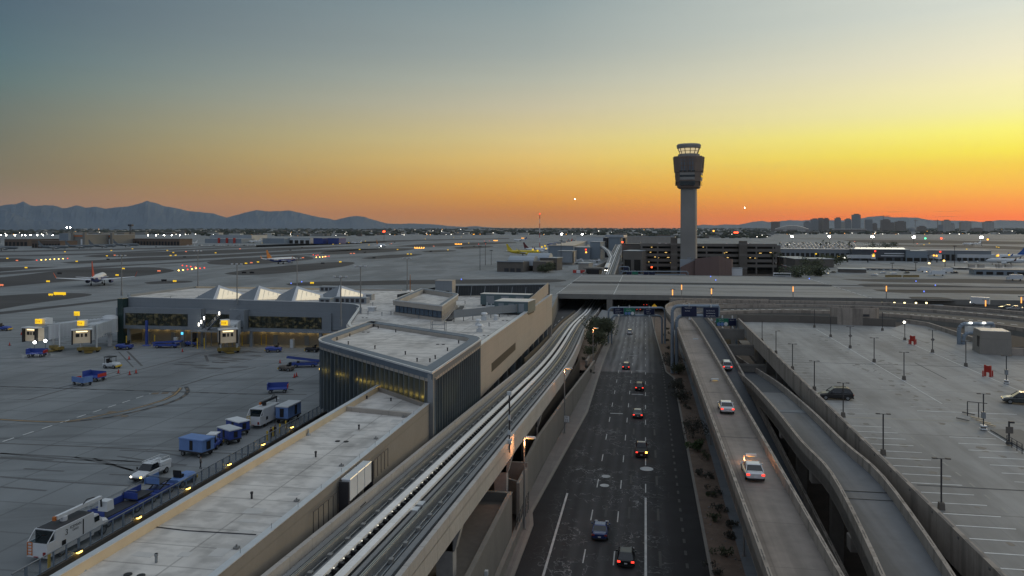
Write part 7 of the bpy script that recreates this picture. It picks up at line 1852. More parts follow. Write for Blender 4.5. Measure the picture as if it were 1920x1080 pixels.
# ---------------------------------------------------------------- apron fence with lights
X0=-52.0; t=thing('apron_fence','long grey glazed fence on a low wall separating apron from service road','fence',(X0,90,5))
b=MB(); b.bx(X0-.2,X0+.2,56,128,-1,5.75); part('base_wall',b,M['dwall'] if 'dwall' in M else mat('dark_base_wall',(.085,.075,.065),.85,.15,.4,stretch=(1,1,.3)),t,world=True)
b=MB(); b.tube((X0,56,7.15),(X0,127,7.15),.06,8); part('top_rail',b,M['steel'],t,world=True)
b=MB(); b.tube((X0,56,5.85),(X0,127,5.85),.04,6); part('bottom_rail',b,M['gantry'],t,world=True)
k=0; y=57.5
while y<127:
    b=MB(); wd=.22 if k%4==0 else .09; b.box(X0,y,5.7,7.15,.12,wd); part('post',b,M['gantry'],t,world=True); y+=1.55; k+=1
gl_=mat('fence_mesh',(.12,.15,.17),.5,0); gl_.node_tree.nodes['Principled BSDF'].inputs['Alpha'].default_value=.18
b=MB(); b.bx(X0-.01,X0+.01,56,127,5.85,7.12); part('mesh_panel',b,gl_,t,world=True)
for px,py in ((595/4,810+898/4),(1042/4,810+640/4),(1412/4,810+422/4),(1720/4,810+242/4),(480+55/4,600+932/4),(480+270/4,600+803/4)):
    # lamp on the service-road side of the base wall
    xx=X0+.32; tt=(px-960)/F; y=(xx*CS-0)*0
    # solve y for column px at x=xx : X=x*CS+y*SN ; D=y*CS-x*SN
    y=xx*(CS+tt*SN)/(tt*CS-SN)
    D=y*CS-xx*SN; z=ZAT(py,D)
    t=thing('wall_lamp','amber lamp glowing on the low wall below the apron fence','lamp',(xx,y,z),0,'amber wall lamps'); b=MB(); b.box(0,0,-.08,.06,.26,.5); part('lens',b,M['eamber'],t); b=MB(); b.box(-.08,0,.08,.16,.4,.8); part('housing',b,M['dpole'],t)
sr=MB(); sr.bx(-51.8,-35.2,-20,132,4.999,5.006); struct('service_lane',sr,M['rampdark'])
# ---------------------------------------------------------------- street lamps
def lamp_post(label,x,y,z0,ztop,arm=1,glow='eorange',grp=None,lowglow=True):
    t=thing('street_lamp',label,'street lamp',(x,y,z0),0,grp)
    hgt=ztop-z0
    b=MB(); b.tube((0,0,0),(0,0,hgt),.13,10,.09); part('pole',b,M['pole'],t)
    b=MB(); b.box(arm*.75,0,hgt-.05,hgt+.17,1.25,.42,0,.9); hd=part('lamp_head',b,M['offw'],t)
    b=MB(); b.box(arm*.75,0,hgt-.09,hgt-.045,.8,.32); sub('lens',b,M['eyellow'],hd)
    b=MB(); b.box(0,0,0,.25,.45,.45); part('base',b,M['curb'],t)
    li=bpy.data.lights.new('lamp_light','POINT'); lo=bpy.data.objects.new('lamp_light',li); COL.objects.link(lo); lo.parent=t; lo.location=(arm*.22,-.32,hgt-.55)
    li.energy=380 if 'stair enclosure' in label else 190; li.color=(1,.40,.15); li.shadow_soft_size=.12
    return t
lamp_post('street lamp nearest the camera on the right sidewalk',10.6,87,0,11.2,1)
lamp_post('second street lamp from the camera on the right sidewalk',10.6,131,0,10.9,1)
lamp_post('third street lamp on the right sidewalk, beyond the mesquite trees',10.6,180,0,10.6,1)
lamp_post('street lamp beside the orange-lit stair enclosure',-14.2,90.5,0,11,1)
lamp_post('street lamp halfway along the left retaining wall',-13.9,134,0,11.4,1)
lamp_post('street lamp beside the left planting bed trees',-13.2,198,0,10.2,1)
def glowpost(px,yt,D,z0,lab):
    x,y,_=W(px,D); zt=ZAT(yt,D); t=thing('street_lamp',lab,'street lamp',(x,y,z0)); b=MB(); b.tube((0,0,0),(0,0,zt-z0),.16,8,.12); part('pole',b,M['pole'],t)
    b=MB(); b.box(0,0,zt-z0,zt-z0+.3,1.6,.6); part('lamp_head',b,M['pole'],t); b=MB(); b.tube((0,0,zt-z0-1.9),(0,0,zt-z0),.17,8); part('glow',b,M['sg'],t)  # emissive sleeve paints the lamp's orange light onto the pole top
for a in ((1261,543,262,-2.5,'orange-lit lamp just left of the tall lamp behind the gantry'),(1278,534,300,-2.5,'tallest thin lamp rising behind the right gantry'),(1334,541,268,9,'orange-lit lamp behind the two navy signs'),(1487,537,280,9,'orange-lit lamp on the curved road left of centre'),(1662,536,272,9,'orange-lit lamp on the curved road above the round wall'),(1848,563,246,9,'orange-lit lamp beside the moving light streak'),(1915,557,242,9,'orange-lit lamp at the right edge of the curved road')): glowpost(*a)
# speed limit sign on the nearest lamp posts
def speedsign(px,py,D,txt,lab):
    x,y,_=W(px,D); z=ZAT(py,D); t=thing('speed_limit_sign',lab,'sign',(x,y-.2,z)); b=MB(); b.box(0,0,-.55,.55,.85,.04); q=part('sign_face',b,M['whitem'],t); b=MB(); b.box(0,.02,-.6,.6,.92,.02); part('border',b,M['black'],t)
    text(txt,.62,M['black'],q,(-.36,-.03,-.45),(R(90),0,0)); text('SPEED',.2,M['black'],q,(-.33,-.03,.3),(R(90),0,0)); text('LIMIT',.2,M['black'],q,(-.28,-.03,.11),(R(90),0,0))
    return t
speedsign(1392,1060,83,'35','white speed limit 35 sign low on the right sidewalk'); speedsign(1063,785,132,'35','white speed limit 35 sign on the left lamp post')
# ---------------------------------------------------------------- sign gantries
def gantry(label,D,pxl,pxr,ybl,ybr,ytop,ylow,z0l,z0r,r=.3,both=True,pair=.9):
    xl=W(pxl,D);xr=W(pxr,D); zt=ZAT(ytop,D);zl_=ZAT(ylow,D); t=thing('sign_gantry',label,'gantry',(xl[0],xl[1],0))
    b=MB(); d=Vector((xr[0]-xl[0],xr[1]-xl[1],0)); d.normalize()
    def L(p,k=0): return Vector((p[0],p[1],0))+d*k
    k=1.4
    for (off,zz) in ((0,zt),(pair,zl_)):
        a=L(xl,off); pts=[(a.x,a.y,z0l),(a.x,a.y,zz-k)]+[(a.x+d.x*k*(1-math.cos(q)),a.y+d.y*k*(1-math.cos(q)),zz-k+k*math.sin(q)) for q in (.4,.8,1.2,1.57)]
        e=L(xr,-off)
        if both: pts+= [(e.x-d.x*k*(1-math.cos(q)),e.y-d.y*k*(1-math.cos(q)),zz-k+k*math.sin(q)) for q in (1.57,1.2,.8,.4)]+[(e.x,e.y,zz-k),(e.x,e.y,z0r)]
        else: pts+=[(e.x,e.y,zz)]
        b.path(pts,r,10)
    if not both:
        e=L(xr); b.tube((e.x,e.y,zl_),(e.x,e.y,zt),r,10)
    part('frame',b,M['gantry'],t,world=True); return t,d
def panel(t,D,px0,px1,y0,y1,m,lines,rot=-YAW*0,fwd=.6,ang=0):
    x0,yy0,_=W(px0,D-fwd);x1,yy1,_=W(px1,D-fwd); z1=ZAT(y0,D);z0=ZAT(y1,D); cx_,cy_=(x0+x1)/2,(yy0+yy1)/2; w=math.hypot(x1-x0,yy1-yy0); a=math.atan2(yy1-yy0,x1-x0)
    b=MB(); b.box(cx_,cy_,z0,z1,w,.12,a); q=part('sign_panel',b,M[m],t,world=True)
    b=MB(); nx,ny=math.sin(a),-math.cos(a)
    b.box(cx_-nx*.1,cy_-ny*.1,z0-.08,z1+.08,w+.16,.06,a); sub('panel_border',b,M['gantry'],q,world=True)
    h_=z1-z0
    for (tx,fx,fy,sz) in lines:
        px_=x0+(x1-x0)*fx+nx*.09; py_=yy0+(yy1-yy0)*fx+ny*.09
        text(tx,h_*sz,M['letter'],q,(px_,py_,z0+h_*fy),(R(90),0,a),world=True)
    b=MB(); b.box(cx_+nx*.5,cy_+ny*.5,z0-.75,z0-.35,.5,.5,a); b.tube((cx_+nx*.1,cy_+ny*.1,z0-.1),(cx_+nx*.5,cy_+ny*.5,z0-.5),.06,5); b.box(cx_+nx*.1,cy_+ny*.1,z1+.05,z1+.8,.3,.3,a); part('sign_lamp',b,M['coping'],t,world=True)
    return q
def shields(q,t,D,px0,px1,yc,fwd=.75):
    for i,f in enumerate((.2,.5,.8)):
        x,y,_=W(px0+(px1-px0)*f,D-fwd); z=ZAT(yc,D); b=MB(); b.tube((x,y,z),(x+.02,y-.06,z),.55,12 if i==2 else 6); sub('route_shield',b,M['letter'] if i==2 else M['lblue'],q,world=True)
D=250; t,d=gantry('pale blue steel sign gantry spanning the highway with three signs',D,1141,1247,622,618,577,591.5,-2.3,-2.0,.32,pair=1.0)
panel(t,D,1150.5,1169,577,588.5,'navy',[('Terminal 3',.18,.70,.17),('West Economy',.18,.42,.17),('Rental Cars',.18,.14,.17)])
q=panel(t,D,1169.8,1190,577,590,'green',[('Airport Exit',.2,.82,.13),('Downtown',.22,.58,.15)]); shields(q,t,D,1169.8,1190,587)
panel(t,D,1207.5,1227,578,589.5,'navy',[('Terminal 4',.2,.76,.18),('Arrivals',.22,.48,.16),('Departures',.22,.2,.16)])
D=190; t,d=gantry('large pale blue cantilever gantry with two navy signs above the ramps',D,1260.5,1347,665,0,574,592,-.5,0,.42,both=False,pair=1.1)
panel(t,D,1278,1306,574,592.5,'navy',[('Terminal 3',.2,.80,.16),('Arrivals',.22,.5,.16)])
panel(t,D,1319,1347,576,594.5,'navy',[('East Economy',.18,.62,.15),('Cell Phone Lot',.18,.36,.15),('Rental Vehicles',.18,.1,.15)])
b=MB(); 
D=205; xg=W(1343,D); t=thing('sign_gantry','green and navy sign pair above the sunken lane left of the parking deck','gantry',(xg[0],xg[1],0))
b=MB(); e0=W(1340,D);e1=W(1381,D); b.tube((e0[0],e0[1],ZAT(604,D)),(e1[0],e1[1],ZAT(604,D)),.3,8); b.tube((e1[0],e1[1],0),(e1[0],e1[1],ZAT(600,D)),.35,8); part('frame',b,M['gantry'],t,world=True)
q=panel(t,D,1343,1365.5,596.5,610.5,'green',[('Airport Exit',.2,.8,.13),('Downtown',.22,.58,.15)]); shields(q,t,D,1343,1365.5,607)
panel(t,D,1366,1380,597,610,'navy',[('Departures',.15,.75,.14)])
D=165; t,d=gantry('pale gantry seen from behind over the curved exit lane at the right',D,1798,1862,630,0,607,624,4,4,.4,both=False)
for k in range(4):
    x,y,_=W(1815+k*12,D); b=MB(); b.box(x,y,ZAT(623,D),ZAT(607.5,D),1.25,.15); part('sign_back',b,M['offw'],t,world=True)
for px in (1818,1843): x,y,_=W(px,D); b=MB(); b.box(x,y-.6,ZAT(606,D),ZAT(603.5,D),.5,.4); part('sign_lamp',b,M['ewhite'],t,world=True)
# far gantries behind the bridge
D=518; t,d=gantry('distant gantry with navy and green signs just behind the bridge',D,1166,1290,517,517,509,515,0,0,.35,pair=1)
panel(t,D,1175,1184,509.5,516,'navy',[]); panel(t,D,1185,1196,509,516,'green',[]); panel(t,D,1207,1216,510,516,'navy',[]); panel(t,D,1217,1228,510,516,'navy',[])
D=560; t,d=gantry('small distant gantry with one navy sign left of the garage',D,1161,1180,510,510,500,507,0,0,.35,pair=1); panel(t,D,1169,1178,501,506.5,'navy',[])
x,y,_=W(1227,285); t=thing('warning_sign','yellow diamond warning sign under the taxiway bridge','sign',(x,y,-2.5)); b=MB(); z=ZAT(574.5,285)+2.5; b.add([(-1.0,0,z),(0,0,z-1.0),(1.0,0,z),(0,0,z+1.0),(-1.0,.1,z),(0,.1,z-1.0),(1.0,.1,z),(0,.1,z+1.0)],[(0,1,2,3),(7,6,5,4)]); part('sign_face',b,mat('warn_yellow',(.75,.42,.02),.5,0,emis=.15),t); b=MB(); b.tube((0,.08,0),(0,.08,z),.08,6); part('post',b,M['pole'],t)
# ---------------------------------------------------------------- parking deck furniture
def lotlamp(label,px,py,ytop,grp=None,single=False):
    D=F*25/(py-427) ; x,y,_=W(px,D); hgt=max(4.5,(py-ytop)/F*D); t=thing('parking_lamp',label,'lamp post',(x,y,11),0,grp)
    b=MB(); b.tube((0,0,.6),(0,0,hgt),.075,8); part('pole',b,M['dpole'],t)
    b=MB(); b.box(0,0,0,.62,.5,.5,0,.85); part('base',b,M['brown'],t)
    for s_ in ((1,) if single else (-1,1)):
        b=MB(); b.box(s_*.55,0,hgt-.02,hgt+.07,.42,.22); b.tube((0,0,hgt),(s_*.4,0,hgt),.03,5); part('lamp_head',b,M['dpole'],t)
    return t
LPS=[(1429,640,607,'slim dark deck lamp at the far end of the parapet row'),(1455,663,628,'single-armed dark lamp, second from the far end of the parapet row'),(1486,693,652,'third dark deck lamp from the far end along the parapet'),(1527,732,684,'dark deck lamp just left of the black SUV'),(1581,782,727,'dark deck lamp in front of the black SUV'),(1656,853,787,'second nearest dark deck lamp along the parapet'),(1765,955,872,'dark deck lamp nearest the camera'),
(1527,614,580,'dark lamp at the far end of the first stall row'),(1557.5,632,597,'second dark lamp from the far end in the first stall row'),(1594,653,614,'dark lamp with a diamond sign in the first stall row'),(1639,679,634,'fourth dark lamp from the far end in the first stall row'),(1695,712,661,'fifth dark lamp, nearest of the open first stall row'),(1844,807,741,'dark lamp with black and white striped base on the island'),
(1654.5,620,588,'dark lamp at the far end of the second stall row'),(1696.5,638,602,'dark lamp left of the first red frame'),(1748.5,661,621,'dark lamp with a diamond sign in the second stall row'),(1811,687,643,'dark lamp between the two red frames'),(1887,720,670,'dark lamp with striped base right of the second red frame')]
for i,(px,py,yt,lab) in enumerate(LPS):
    o=lotlamp(lab,px,py,yt,single=(i==1))
    if 'diamond' in lab:
        b=MB(); z=2.6; b.add([(-.4,-.15,z),(0,-.15,z-.4),(.4,-.15,z),(0,-.15,z+.4)],[(0,1,2,3)]); part('diamond_sign',b,M['walk'],o)
    if 'striped' in lab:
        b=MB(); b.box(0,0,.12,.28,.66,.66); b.box(0,0,.5,.66,.62,.62); part('white_stripe',b,M['whitem'],o); b=MB(); b.box(0,0,1.5,2.3,.4,.4); part('control_box',b,M['steel'],o)
for i,(px,py,lab) in enumerate(((1711,646,'red ticket frame farther away on the parking deck'),(1852,706,'red ticket frame nearer on the parking deck'))):
    x,y,_=G(px,py,11); t=thing('ticket_gate',lab,'gate',(x,y,11),R(35)); k=1.0
    b=MB(); b.box(0,0,.7,1.8,.1,.9); part('panel',b,M['red'],t); b=MB(); b.box(0,-.45,0,1.9,.25,.25); b.box(0,.45,0,1.9,.25,.25); part('post',b,M['red'],t)
    for s_ in (-1,1): xx,yy,_=G(px+s_*(6.5 if i==0 else 9),py-(0 if i else 1),11); b=MB(); b.tube((xx,yy,11),(xx,yy,12.0),.11,10); b.v=[tuple(v) for v in b.v]; solo('red_bollard',b,M['red'],('left','right')[s_>0]+' red bollard beside the '+('farther','nearer')[i]+' red ticket frame','bollard')
x,y,_=G(1892,835,11); t=thing('info_post','dark post with square grey sign box at the parking island','sign post',(x,y,11.15)); b=MB(); b.tube((0,0,.3),(0,0,2.6),.1,8); part('post',b,M['dpole'],t); b=MB(); b.box(0,0,0,.3,.6,.6,0,.5); part('base',b,M['dpole'],t); b=MB(); b.box(0,-.1,1.25,2.0,.75,.12); part('sign_box',b,M['brown'],t); b=MB(); b.box(.25,0,2.4,2.6,.6,.2); part('camera_head',b,M['dpole'],t)
x,y,_=G(1814,782,11); t=thing('clearance_bar','thin dark goalpost frame beside the parking island','frame',(x,y,11.15)); b=MB(); b.tube((0,0,0),(0,0,1.9),.06,6); b.tube((1.0,-.9,0),(1.0,-.9,2.0),.06,6); b.tube((0,0,1.9),(2.0,-1.0,1.95),.05,6); part('bars',b,M['dpole'],t)
for i,(px,py) in enumerate(((1816,776),(1832,785),(1845,792),(1854,797),(1805,787))):
    x,y,_=G(px,py,11.16); b=MB(); b.box(0,0,0,.14,.2,1.7,R(35)); o=solo('wheel_stop',b,M['tan'] if 0<i<4 else M['curb'],'low concrete wheel stop lying near the parking island','wheel stop',group='wheel stops by the island'); o.location=(x,y,11.16)
t=thing('hand_rail','small dark railing with four bars on the island at the right edge','railing',(*G(1912,842,11)[:2],11.15)); b=MB()
for k in range(4): b.tube((-.9+k*.0,-k*1.2+1,0),(-.9,-k*1.2+1,1.1),.045,5)
for z in (.3,.55,.8,1.1): b.tube((-.9,1,z),(-.9,-2.6,z),.03,5)
part('bars',b,M['dpole'],t)
# floodlit lamps beyond the deck
for px,py,D,lab in ((1545,598,230,'white lamp glowing under the curved road left of the round wall'),(1663,598,230,'white lamp glowing right of the round wall'),(1696,604,212,'twin white lamp on a dark post behind the deck corner'),(1717,607,215,'white lamp above the curved deck parapet')):
    x,y,_=W(px,D); t=thing('flood_lamp',lab,'lamp',(x,y,5)); b=MB(); b.blob((0,0,ZAT(py,D)-5),(.38,.3,.32),6,k=.02); part('lamp',b,M['fs'],t); b=MB(); b.tube((0,0,0),(0,0,ZAT(py,D)-5),.09,6); part('pole',b,M['dpole'],t)
for i,px in enumerate((1654,1677,1696,1717.5,1737)):
    x,y,_=W(px,286); z=ZAT(568,286); t=thing('barrier_lamp','small warm lamp in a row on the pale sign beam of the curved road','lamp',(x,y,9.5),0,'row of five warm lamps'); b=MB(); b.blob((0,0,z-9.5),(.36,.3,.34),5,k=.02); part('lamp',b,M['wl'],t); b=MB(); b.tube((0,0,0),(0,0,z-9.5),.07,5); part('post',b,M['dpole'],t)
b=MB(); p0=W(1655,287,ZAT(571.5,287));p1=W(1768,280,ZAT(573,280)); p2=W(1771,280,ZAT(576,280)); b.path([p0,p1,p2],.3,8); solo('sign_beam',b,M['gantry'],'long pale blue horizontal sign beam above the curved road','gantry')
# vehicles with lights on the curved road
for px,py,D,lab in ((1838,577,262,'white truck with lit headlights on the curved road'),):
    x,y,_=W(px,D); t=thing('truck',lab,'truck',(x,y,9.55),R(60)); b=MB(); b.box(0,0,.6,2.8,2.2,5.5); part('body',b,M['whitem'],t)
    for s_ in (-.8,.8): b=MB(); b.box(s_,2.8,.8,1.2,.4,.1); part('headlight',b,M['head'],t)
    for s_ in (-1,1):
        for yy in (-1.8,1.8): wheel(t,s_,yy,.4)
for px,D,lab in ((1888,250,'small dark car behind the white truck on the curved road'),(1902,247,'small silver car at the far right of the curved road')):
    x,y,_=W(px,D); car(lab,(x,y,9.55),R(75),'silver' if 'silver' in lab else 'dgrey','sedan','tailoff',head='headoff')
# ---------------------------------------------------------------- roof mounted light masts
for px,yb,yt,lab in ((228,555,480,'light mast at the far left end of the concourse roof'),(371,539,471,'light mast at the far corner of the concourse roof'),(444.5,570,496,'light mast behind the leftmost skylight'),(557,546,485,'light mast between the third and fourth skylights'),(639,612,520,'tall light mast nearest the pavilion'),(676,588,500,'light mast beside the blue roof plant boxes'),(763.5,543,485,'light mast behind the roof penthouse')):
    D=F*20/(yb-427); x,y,_=W(px,D); hg=ZAT(yt,D)-16; t=thing('light_mast',lab,'light mast',(x,y,16)); b=MB(); b.tube((0,0,0),(0,0,hg),.17,8,.12); part('pole',b,M['pole'],t); b=MB(); b.box(0,0,hg-.1,hg+.05,3.0,.12); part('cross_arm',b,M['pole'],t)
    for s_ in (-1.3,0,1.3): b=MB(); b.box(s_,-.2,hg,hg+.3,.5,.5,.3); part('lamp_head',b,M['coping'],t)
    b=MB(); b.tube((0,0,0),(0,0,1.4),.26,8); part('base',b,M['steel'],t)
for px,D,yt,lab in ((246,1500,0,''),(910,640,455,'thin dark mast left of the vaulted building'),(1052,640,452,'thin grey mast in front of the white cube'),(1790,620,462,'tall dark light mast before the right concourse'),(1742,640,480,'mast with amber lamp before the blue-grey block'),(1717,560,493,'thin post near the dark storage pen'),(1673,560,494,'thin post in front of the long white shed'),(1772,600,478,'pale mast right of the amber-lit mast'),(1873,560,492,'thin post above the service hall'),(900,560,462,'slim mast leaning beside the thin dark mast'),(921,640,470,'short mast right of the thin dark mast')):
    if not lab: continue
    x,y,_=W(px,D); hg=ZAT(yt,D)-5; t=thing('light_mast',lab,'light mast',(x,y,5)); b=MB(); b.tube((0,0,0),(0,0,hg),.22,6,.16); part('pole',b,M['dpole'],t); b=MB(); b.box(0,0,hg,hg+.5,2.6,.6); part('lamp_head',b,M['dpole'],t)
    if 'amber lamp' in lab: b=MB(); b.blob((0,-.5,hg-6),(.9,.9,.8),5); part('lamp',b,M['ewarm'],t)
# amber gate lamps
for i,(px,py,D,c_) in enumerate(((999,468,600,'eyellow'),(1008,470,600,'eyellow'),(1016,463,620,'eyellow'),(1022,461,620,'eyellow'),(1024,466,620,'eyellow'),(1099,473,640,'eorange'),(1098.5,468,650,'ered'),(1530,476,660,'eyellow'),(1638,477,660,'eyellow'),(1751,479,650,'eorange'),(1869,480,640,'eyellow'),(1892,478,660,'eyellow'),(1537,471,760,'ered'),(1641,471,716,'ered'),(1763,472,716,'ered'),(1841,473,716,'ered'),(1770,489,600,'eamber'),(1572,481,700,'eamber'),(1583,483,690,'ewhite'),(1167,454,700,'ered2'),(1222,501,640,'ered2'),(1338,433,1500,'eorange'),(1380,436,1300,'ered2'),(1735,447,1250,'egreen'),(1765,447,1300,'ered2'),(1852,449,1200,'eorange'))):
    x,y,_=W(px,D); z=ZAT(py,D); s_=D/1442
    nm={'eyellow':'small glowing yellow gate lamp on a terminal front','eorange':'small glowing orange gate lamp on a terminal front','ered':'small red lamp on a far terminal front','eamber':'small amber lamp before the far terminal','ewhite':'small white lamp before the right concourse','ered2':'bright red lamp among the distant buildings','egreen':'bright green lamp on the far runway'}[c_]
    wide=px in (1380,); b=MB(); b.box(0,0,-1.3*s_,1.3*s_,(8 if wide else 2.8)*s_,.4); o=solo('gate_lamp',b,M[c_],nm,'lamp',group=nm.split(' ')[0]+' '+nm.split(' ')[1]+' '+nm.split(' ')[2]+' lamps'); o.location=(x,y,z)
# ---------------------------------------------------------------- aircraft
def airliner(label,loc,heading,s=1.0,top='whitem',belly='whitem',finm='orange',land=False,winglet=True,text_=None,eng=2,name='airliner'):
    t=thing(name,label,'aircraft',loc,heading,scale=s); L=36
    def ring(y,r,zc,n=14,zs=1.0,a0=0,a1=2*math.pi): return [(r*math.sin(2*math.pi*i/n),y,zc+r*zs*math.cos(2*math.pi*i/n)) for i in range(n)]
    prof=[(18,.15,3.3),(17.4,.8,3.35),(16,1.5,3.5),(13.5,1.95,3.65),(-6,1.95,3.65),(-11,1.6,3.95),(-15,.95,4.4),(-18,.25,4.8)]
    b=MB(); b.smooth=True; b.loft([ring(y,r,z) for y,r,z in prof]); me=None
    fu=part('fuselage',b,M[top],t)
    if belly!=top:
        fu.data.materials.append(M[belly])
        for p in fu.data.polygons:
            if p.center.z<3.75+ (0.5 if p.center.y<-9 else 0): p.material_index=1
    b=MB(); b.box(0,16.3,4.0,4.5,1.9,1.0,0,.7); part('cockpit_window',b,M['glass'],t)
    b=MB()
    for k in range(24): 
        for sx_ in (-1.94,1.94): b.box(sx_,11-k*.95,3.95,4.2,.06,.3)
    part('cabin_windows',b,M['glass'],t)
    for sx_ in (-1,1):
        b=MB(); b.loft([[(sx_*1.2,4.5,2.6),(sx_*1.2,-2.5,2.6),(sx_*1.2,-2.2,3.0),(sx_*1.2,3.5,3.15)],[(sx_*6,1.5,3.1),(sx_*6,-2.8,3.05),(sx_*6,-2.6,3.25),(sx_*6,1.0,3.4)],[(sx_*16.6,-4.6,4.2),(sx_*16.6,-6.2,4.2),(sx_*16.6,-6.1,4.3),(sx_*16.6,-4.8,4.32)]]); w_=part('wing',b,M['whitem'],t)
        if winglet:
            b=MB(); b.loft([[(sx_*16.5,-4.6,4.2),(sx_*16.5,-6.2,4.2),(sx_*16.65,-6.2,4.25),(sx_*16.65,-4.6,4.25)],[(sx_*17.5,-6.3,6.8),(sx_*17.5,-7.0,6.8),(sx_*17.6,-7.0,6.8),(sx_*17.6,-6.3,6.8)]]); sub('winglet',b,M[finm],w_)
        b=MB(); b.smooth=False; b.loft([ring(y,r,0,12) for y,r in ((5.6,.95),(5,1.05),(3,1.0),(1.2,.6))]); b.v=[(p[0]+sx_*5.0,p[1],p[2]+1.95) for p in b.v]; e_=part('engine',b,M[belly] if belly!='whitem' else M['whitem'],t)
        b=MB(); b.tube((sx_*5,5.62,1.95),(sx_*5,5.66,1.95),.85,12); b.tube((sx_*5,1.15,1.95),(sx_*5,1.0,1.95),.45,10); sub('fan',b,M['black'],e_)
        b=MB(); b.loft([[(sx_*.5,-14.2,4.6),(sx_*.5,-17,4.6),(sx_*.5,-16.8,4.8),(sx_*.5,-14.6,4.85)],[(sx_*6.6,-16.9,5.2),(sx_*6.6,-18.1,5.2),(sx_*6.6,-18.0,5.28),(sx_*6.6,-17.0,5.3)]]); part('tailplane',b,M['whitem'],t)
        b=MB(); b.tube((sx_*2.8,-1,.5),(sx_*2.8,-1,2.8),.15,6); b.tube((sx_*2.5,-1,.55),(sx_*3.1,-1,.55),.55,12); part('main_gear',b,M['rubber'],t)
        if land: b=MB(); b.blob((sx_*1.6,4.9,2.9),(.5,.5,.5),5); part('landing_light',b,M['eflood'],t)
    b=MB(); b.tube((0,13,.4),(0,13,2.3),.1,6); b.tube((-.3,13,.4),(.3,13,.4),.4,10); part('nose_gear',b,M['rubber'],t)
    b=MB(); b.loft([[(-.14,-11.2,5.2),(.14,-11.2,5.2),(.14,-17.2,5.0),(-.14,-17.2,5.0)],[(-.1,-15.5,9.6),(.1,-15.5,9.6),(.1,-18.0,9.6),(-.1,-18.0,9.6)],[(-.06,-16.9,12.2),(.06,-16.9,12.2),(.06,-18.8,12.2),(-.06,-18.8,12.2)]]); part('fin',b,M[finm],t)
    if text_: text(text_,2.3,M['black'],fu,(1.98,-7.5,3.2),(R(90),0,R(90)))
    return t
M['finred']=mat('fin_red',(.45,.045,.02),.4,.08,.3); M['finor']=mat('fin_orange',(.60,.20,.04),.4,.2,.25); M['bellyb']=mat('belly_blue',(.03,.05,.20),.35,.05,.3)
M['dkred']=mat('fin_dark_red',(.10,.01,.015),.4,.05,.3); M['spy']=mat('bright_yellow_livery',(.62,.47,.02),.4,.05,.3); M['tank']=mat('tanker_grey',(.10,.12,.14),.6,.06,.3); M['finblue']=mat('fin_blue',(.02,.10,.36),.4,.08,.3)
def hd(px,rel): # heading so that the nose points away from the viewer turned rel degrees to the right
    b_=math.atan((px-960)/F)+rel*math.pi/180; return YAW-b_
def gpt(px,D,z=5.02): x,y,_=W(px,D); return (x,y,z)
airliner('jet seen from behind with a red fin, crossing the far left taxiway',gpt(184,413),hd(184,8),1.12,'whitem','bellyb','finred')
airliner('jet with blue belly and orange fin, nose to the right, mid taxiway',gpt(528,660),hd(528,42),1.0,'whitem','bellyb','finor')
airliner('small distant jet facing the viewer with landing lights on',gpt(714,1200),hd(714,158),1.0,'whitem','whitem','finor',land=True)
airliner('jet hidden behind the terminal roof, only its orange fin showing',gpt(769,281),hd(769,0),1.25,'whitem','bellyb','finor')
airliner('bright yellow jet parked behind the vaulted building',gpt(982,860),hd(982,86),1.06,'spy','spy','spy',text_='spirit')
airliner('white jet with a dark red fin parked behind the yellow one',gpt(1010,960),hd(1010,86),1.05,'whitem','whitem','dkred')
airliner('farther jet with blue body and red fin near the tan concourse roof',gpt(1046,1250),hd(1046,-80),1.0,'bellyb','bellyb','finred')
airliner('farthest jet with red fin nose to the left by the tan concourse',gpt(1054,1330),hd(1054,-80),1.0,'bellyb','bellyb','finred')
for i,(px,D,lab) in enumerate(((4,1040,'grey tanker cut by the left edge of the picture'),(101,1090,'grey tanker parked second from the left'),(150,1130,'grey tanker parked third from the left'),(193,1170,'grey tanker parked fourth from the left'),(237,1230,'rightmost of the parked grey tankers'))):
    airliner(lab,gpt(px,D),hd(px,88),1.05,'tank','tank','tank',winglet=False,name='tanker_aircraft')
airliner('white wide jet near the distant cargo shed, nose to the left',gpt(475,1560),hd(475,-86),.85,'whitem','whitem','whitem')
airliner('white jet parked at the left end of the cargo terminal',gpt(357,1400),hd(357,-110),.7,'whitem','whitem','whitem')
airliner('small white jet on the runway right of the blue hangars',gpt(668,1500),hd(668,-88),.6,'whitem','whitem','whitem')
airliner('white jet with dark fin parked at the right edge, nose left',gpt(1893,640),hd(1893,-84),.95,'whitem','whitem','dkred')
airliner('white jet with blue fin behind the nearer one at the right edge',gpt(1880,740),hd(1880,-95),1.0,'whitem','whitem','finblue')
airliner('white jet moving on the far right runway between the lights',gpt(1822,1350),hd(1822,-86),.8,'whitem','whitem','whitem')
airliner('small white jet on the far runway behind the beacon mast',gpt(975,1750),hd(975,-86),.85,'whitem','whitem','bellyb')
for px,py,D,lab in ((1078,373.5,4200,'approaching aircraft low in the sky, a bright light left of the tower'),(1396,389,3600,'approaching aircraft low in the sky right of the tower')):
    x,y,_=W(px,D); o=airliner(lab,(x,y,ZAT(py,D)-3),hd(px,178),.8,'tank','tank','tank'); b=MB(); b.blob((0,19,3),(1.5,.8,1.5),6,k=.02); part('landing_light',b,M['eflood'],o)
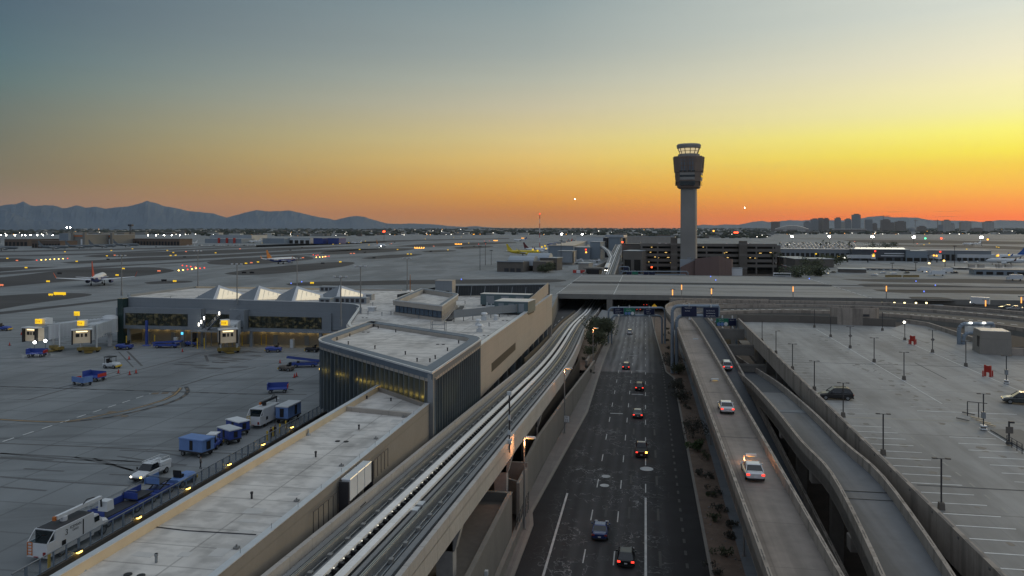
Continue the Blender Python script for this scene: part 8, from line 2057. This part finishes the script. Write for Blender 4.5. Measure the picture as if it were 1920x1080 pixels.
# ---------------------------------------------------------------- train
t=thing('airport_train','short white driverless train on the far guideway with two headlights','train',(gx(545)+2.6,545,gz(545)-.5))
for k in range(3):
    y0=k*9.2; zz=gz(545+y0)-gz(545); b=MB(); b.loft([[(x_*1.4,y0,z_+zz) for x_,z_ in ((-1,.4),(1,.4),(1,2.6),(.7,3.3),(-.7,3.3),(-1,2.6))],[(x_*1.4,y0+8.8,z_+gz(545+y0+8.8)-gz(545)) for x_,z_ in ((-1,.4),(1,.4),(1,2.6),(.7,3.3),(-.7,3.3),(-1,2.6))]]); q=part('carriage',b,M['whitem'],t)
    b=MB(); b.box(1.42,y0+4.4,1.5+zz,2.5+zz,.04,7.5); sub('window',b,M['glass'],q)
b=MB(); b.box(0,-.05,.5,2.7,2.4,.12); part('front_glass',b,M['black'],t)
for s_ in (-.75,.75): b=MB(); b.blob((s_,-.2,.9),(.35,.2,.3),5); part('headlight',b,M['ewhite'],t)
# second far track branch
b=MB(); L2=[];R2_=[]
for u,o_ in ((600,.2),(650,-.4),(700,-5),(740,-11),(780,-17)): L2.append((gx(u)+o_,u,gz(u)-.2)); R2_.append((gx(u)+o_+4.2,u,gz(u)-.2))
b.slab(L2,R2_,1.4); tt=thing('guideway_branch','left branch of the far guideway curving up to the station','guideway',(L2[2][0],L2[2][1],0)); part('deck',b,M['grun'],tt,world=True)
b=MB(); b.slab(up([(x+1.7,y,z) for x,y,z in L2],.3),up([(x+2.4,y,z) for x,y,z in L2],.3),.3); part('walkway',b,M['gwalk'],tt,world=True)
# ---------------------------------------------------------------- haze
hb=MB(); hb.bx(-21500,21500,-1500,21500,-6,1700)
hm=bpy.data.materials.new('haze_volume'); hm.use_nodes=True; n,l=NT(hm); n.remove(n['Principled BSDF']); pv=n.new('ShaderNodeVolumePrincipled'); l.new(pv.outputs[0],n['Material Output'].inputs['Volume'])
pv.inputs['Color'].default_value=(.60,.74,.92,1); pv.inputs['Density'].default_value=SIG; pv.inputs['Anisotropy'].default_value=.3
solo('haze',hb,hm,None,None,kind='stuff')
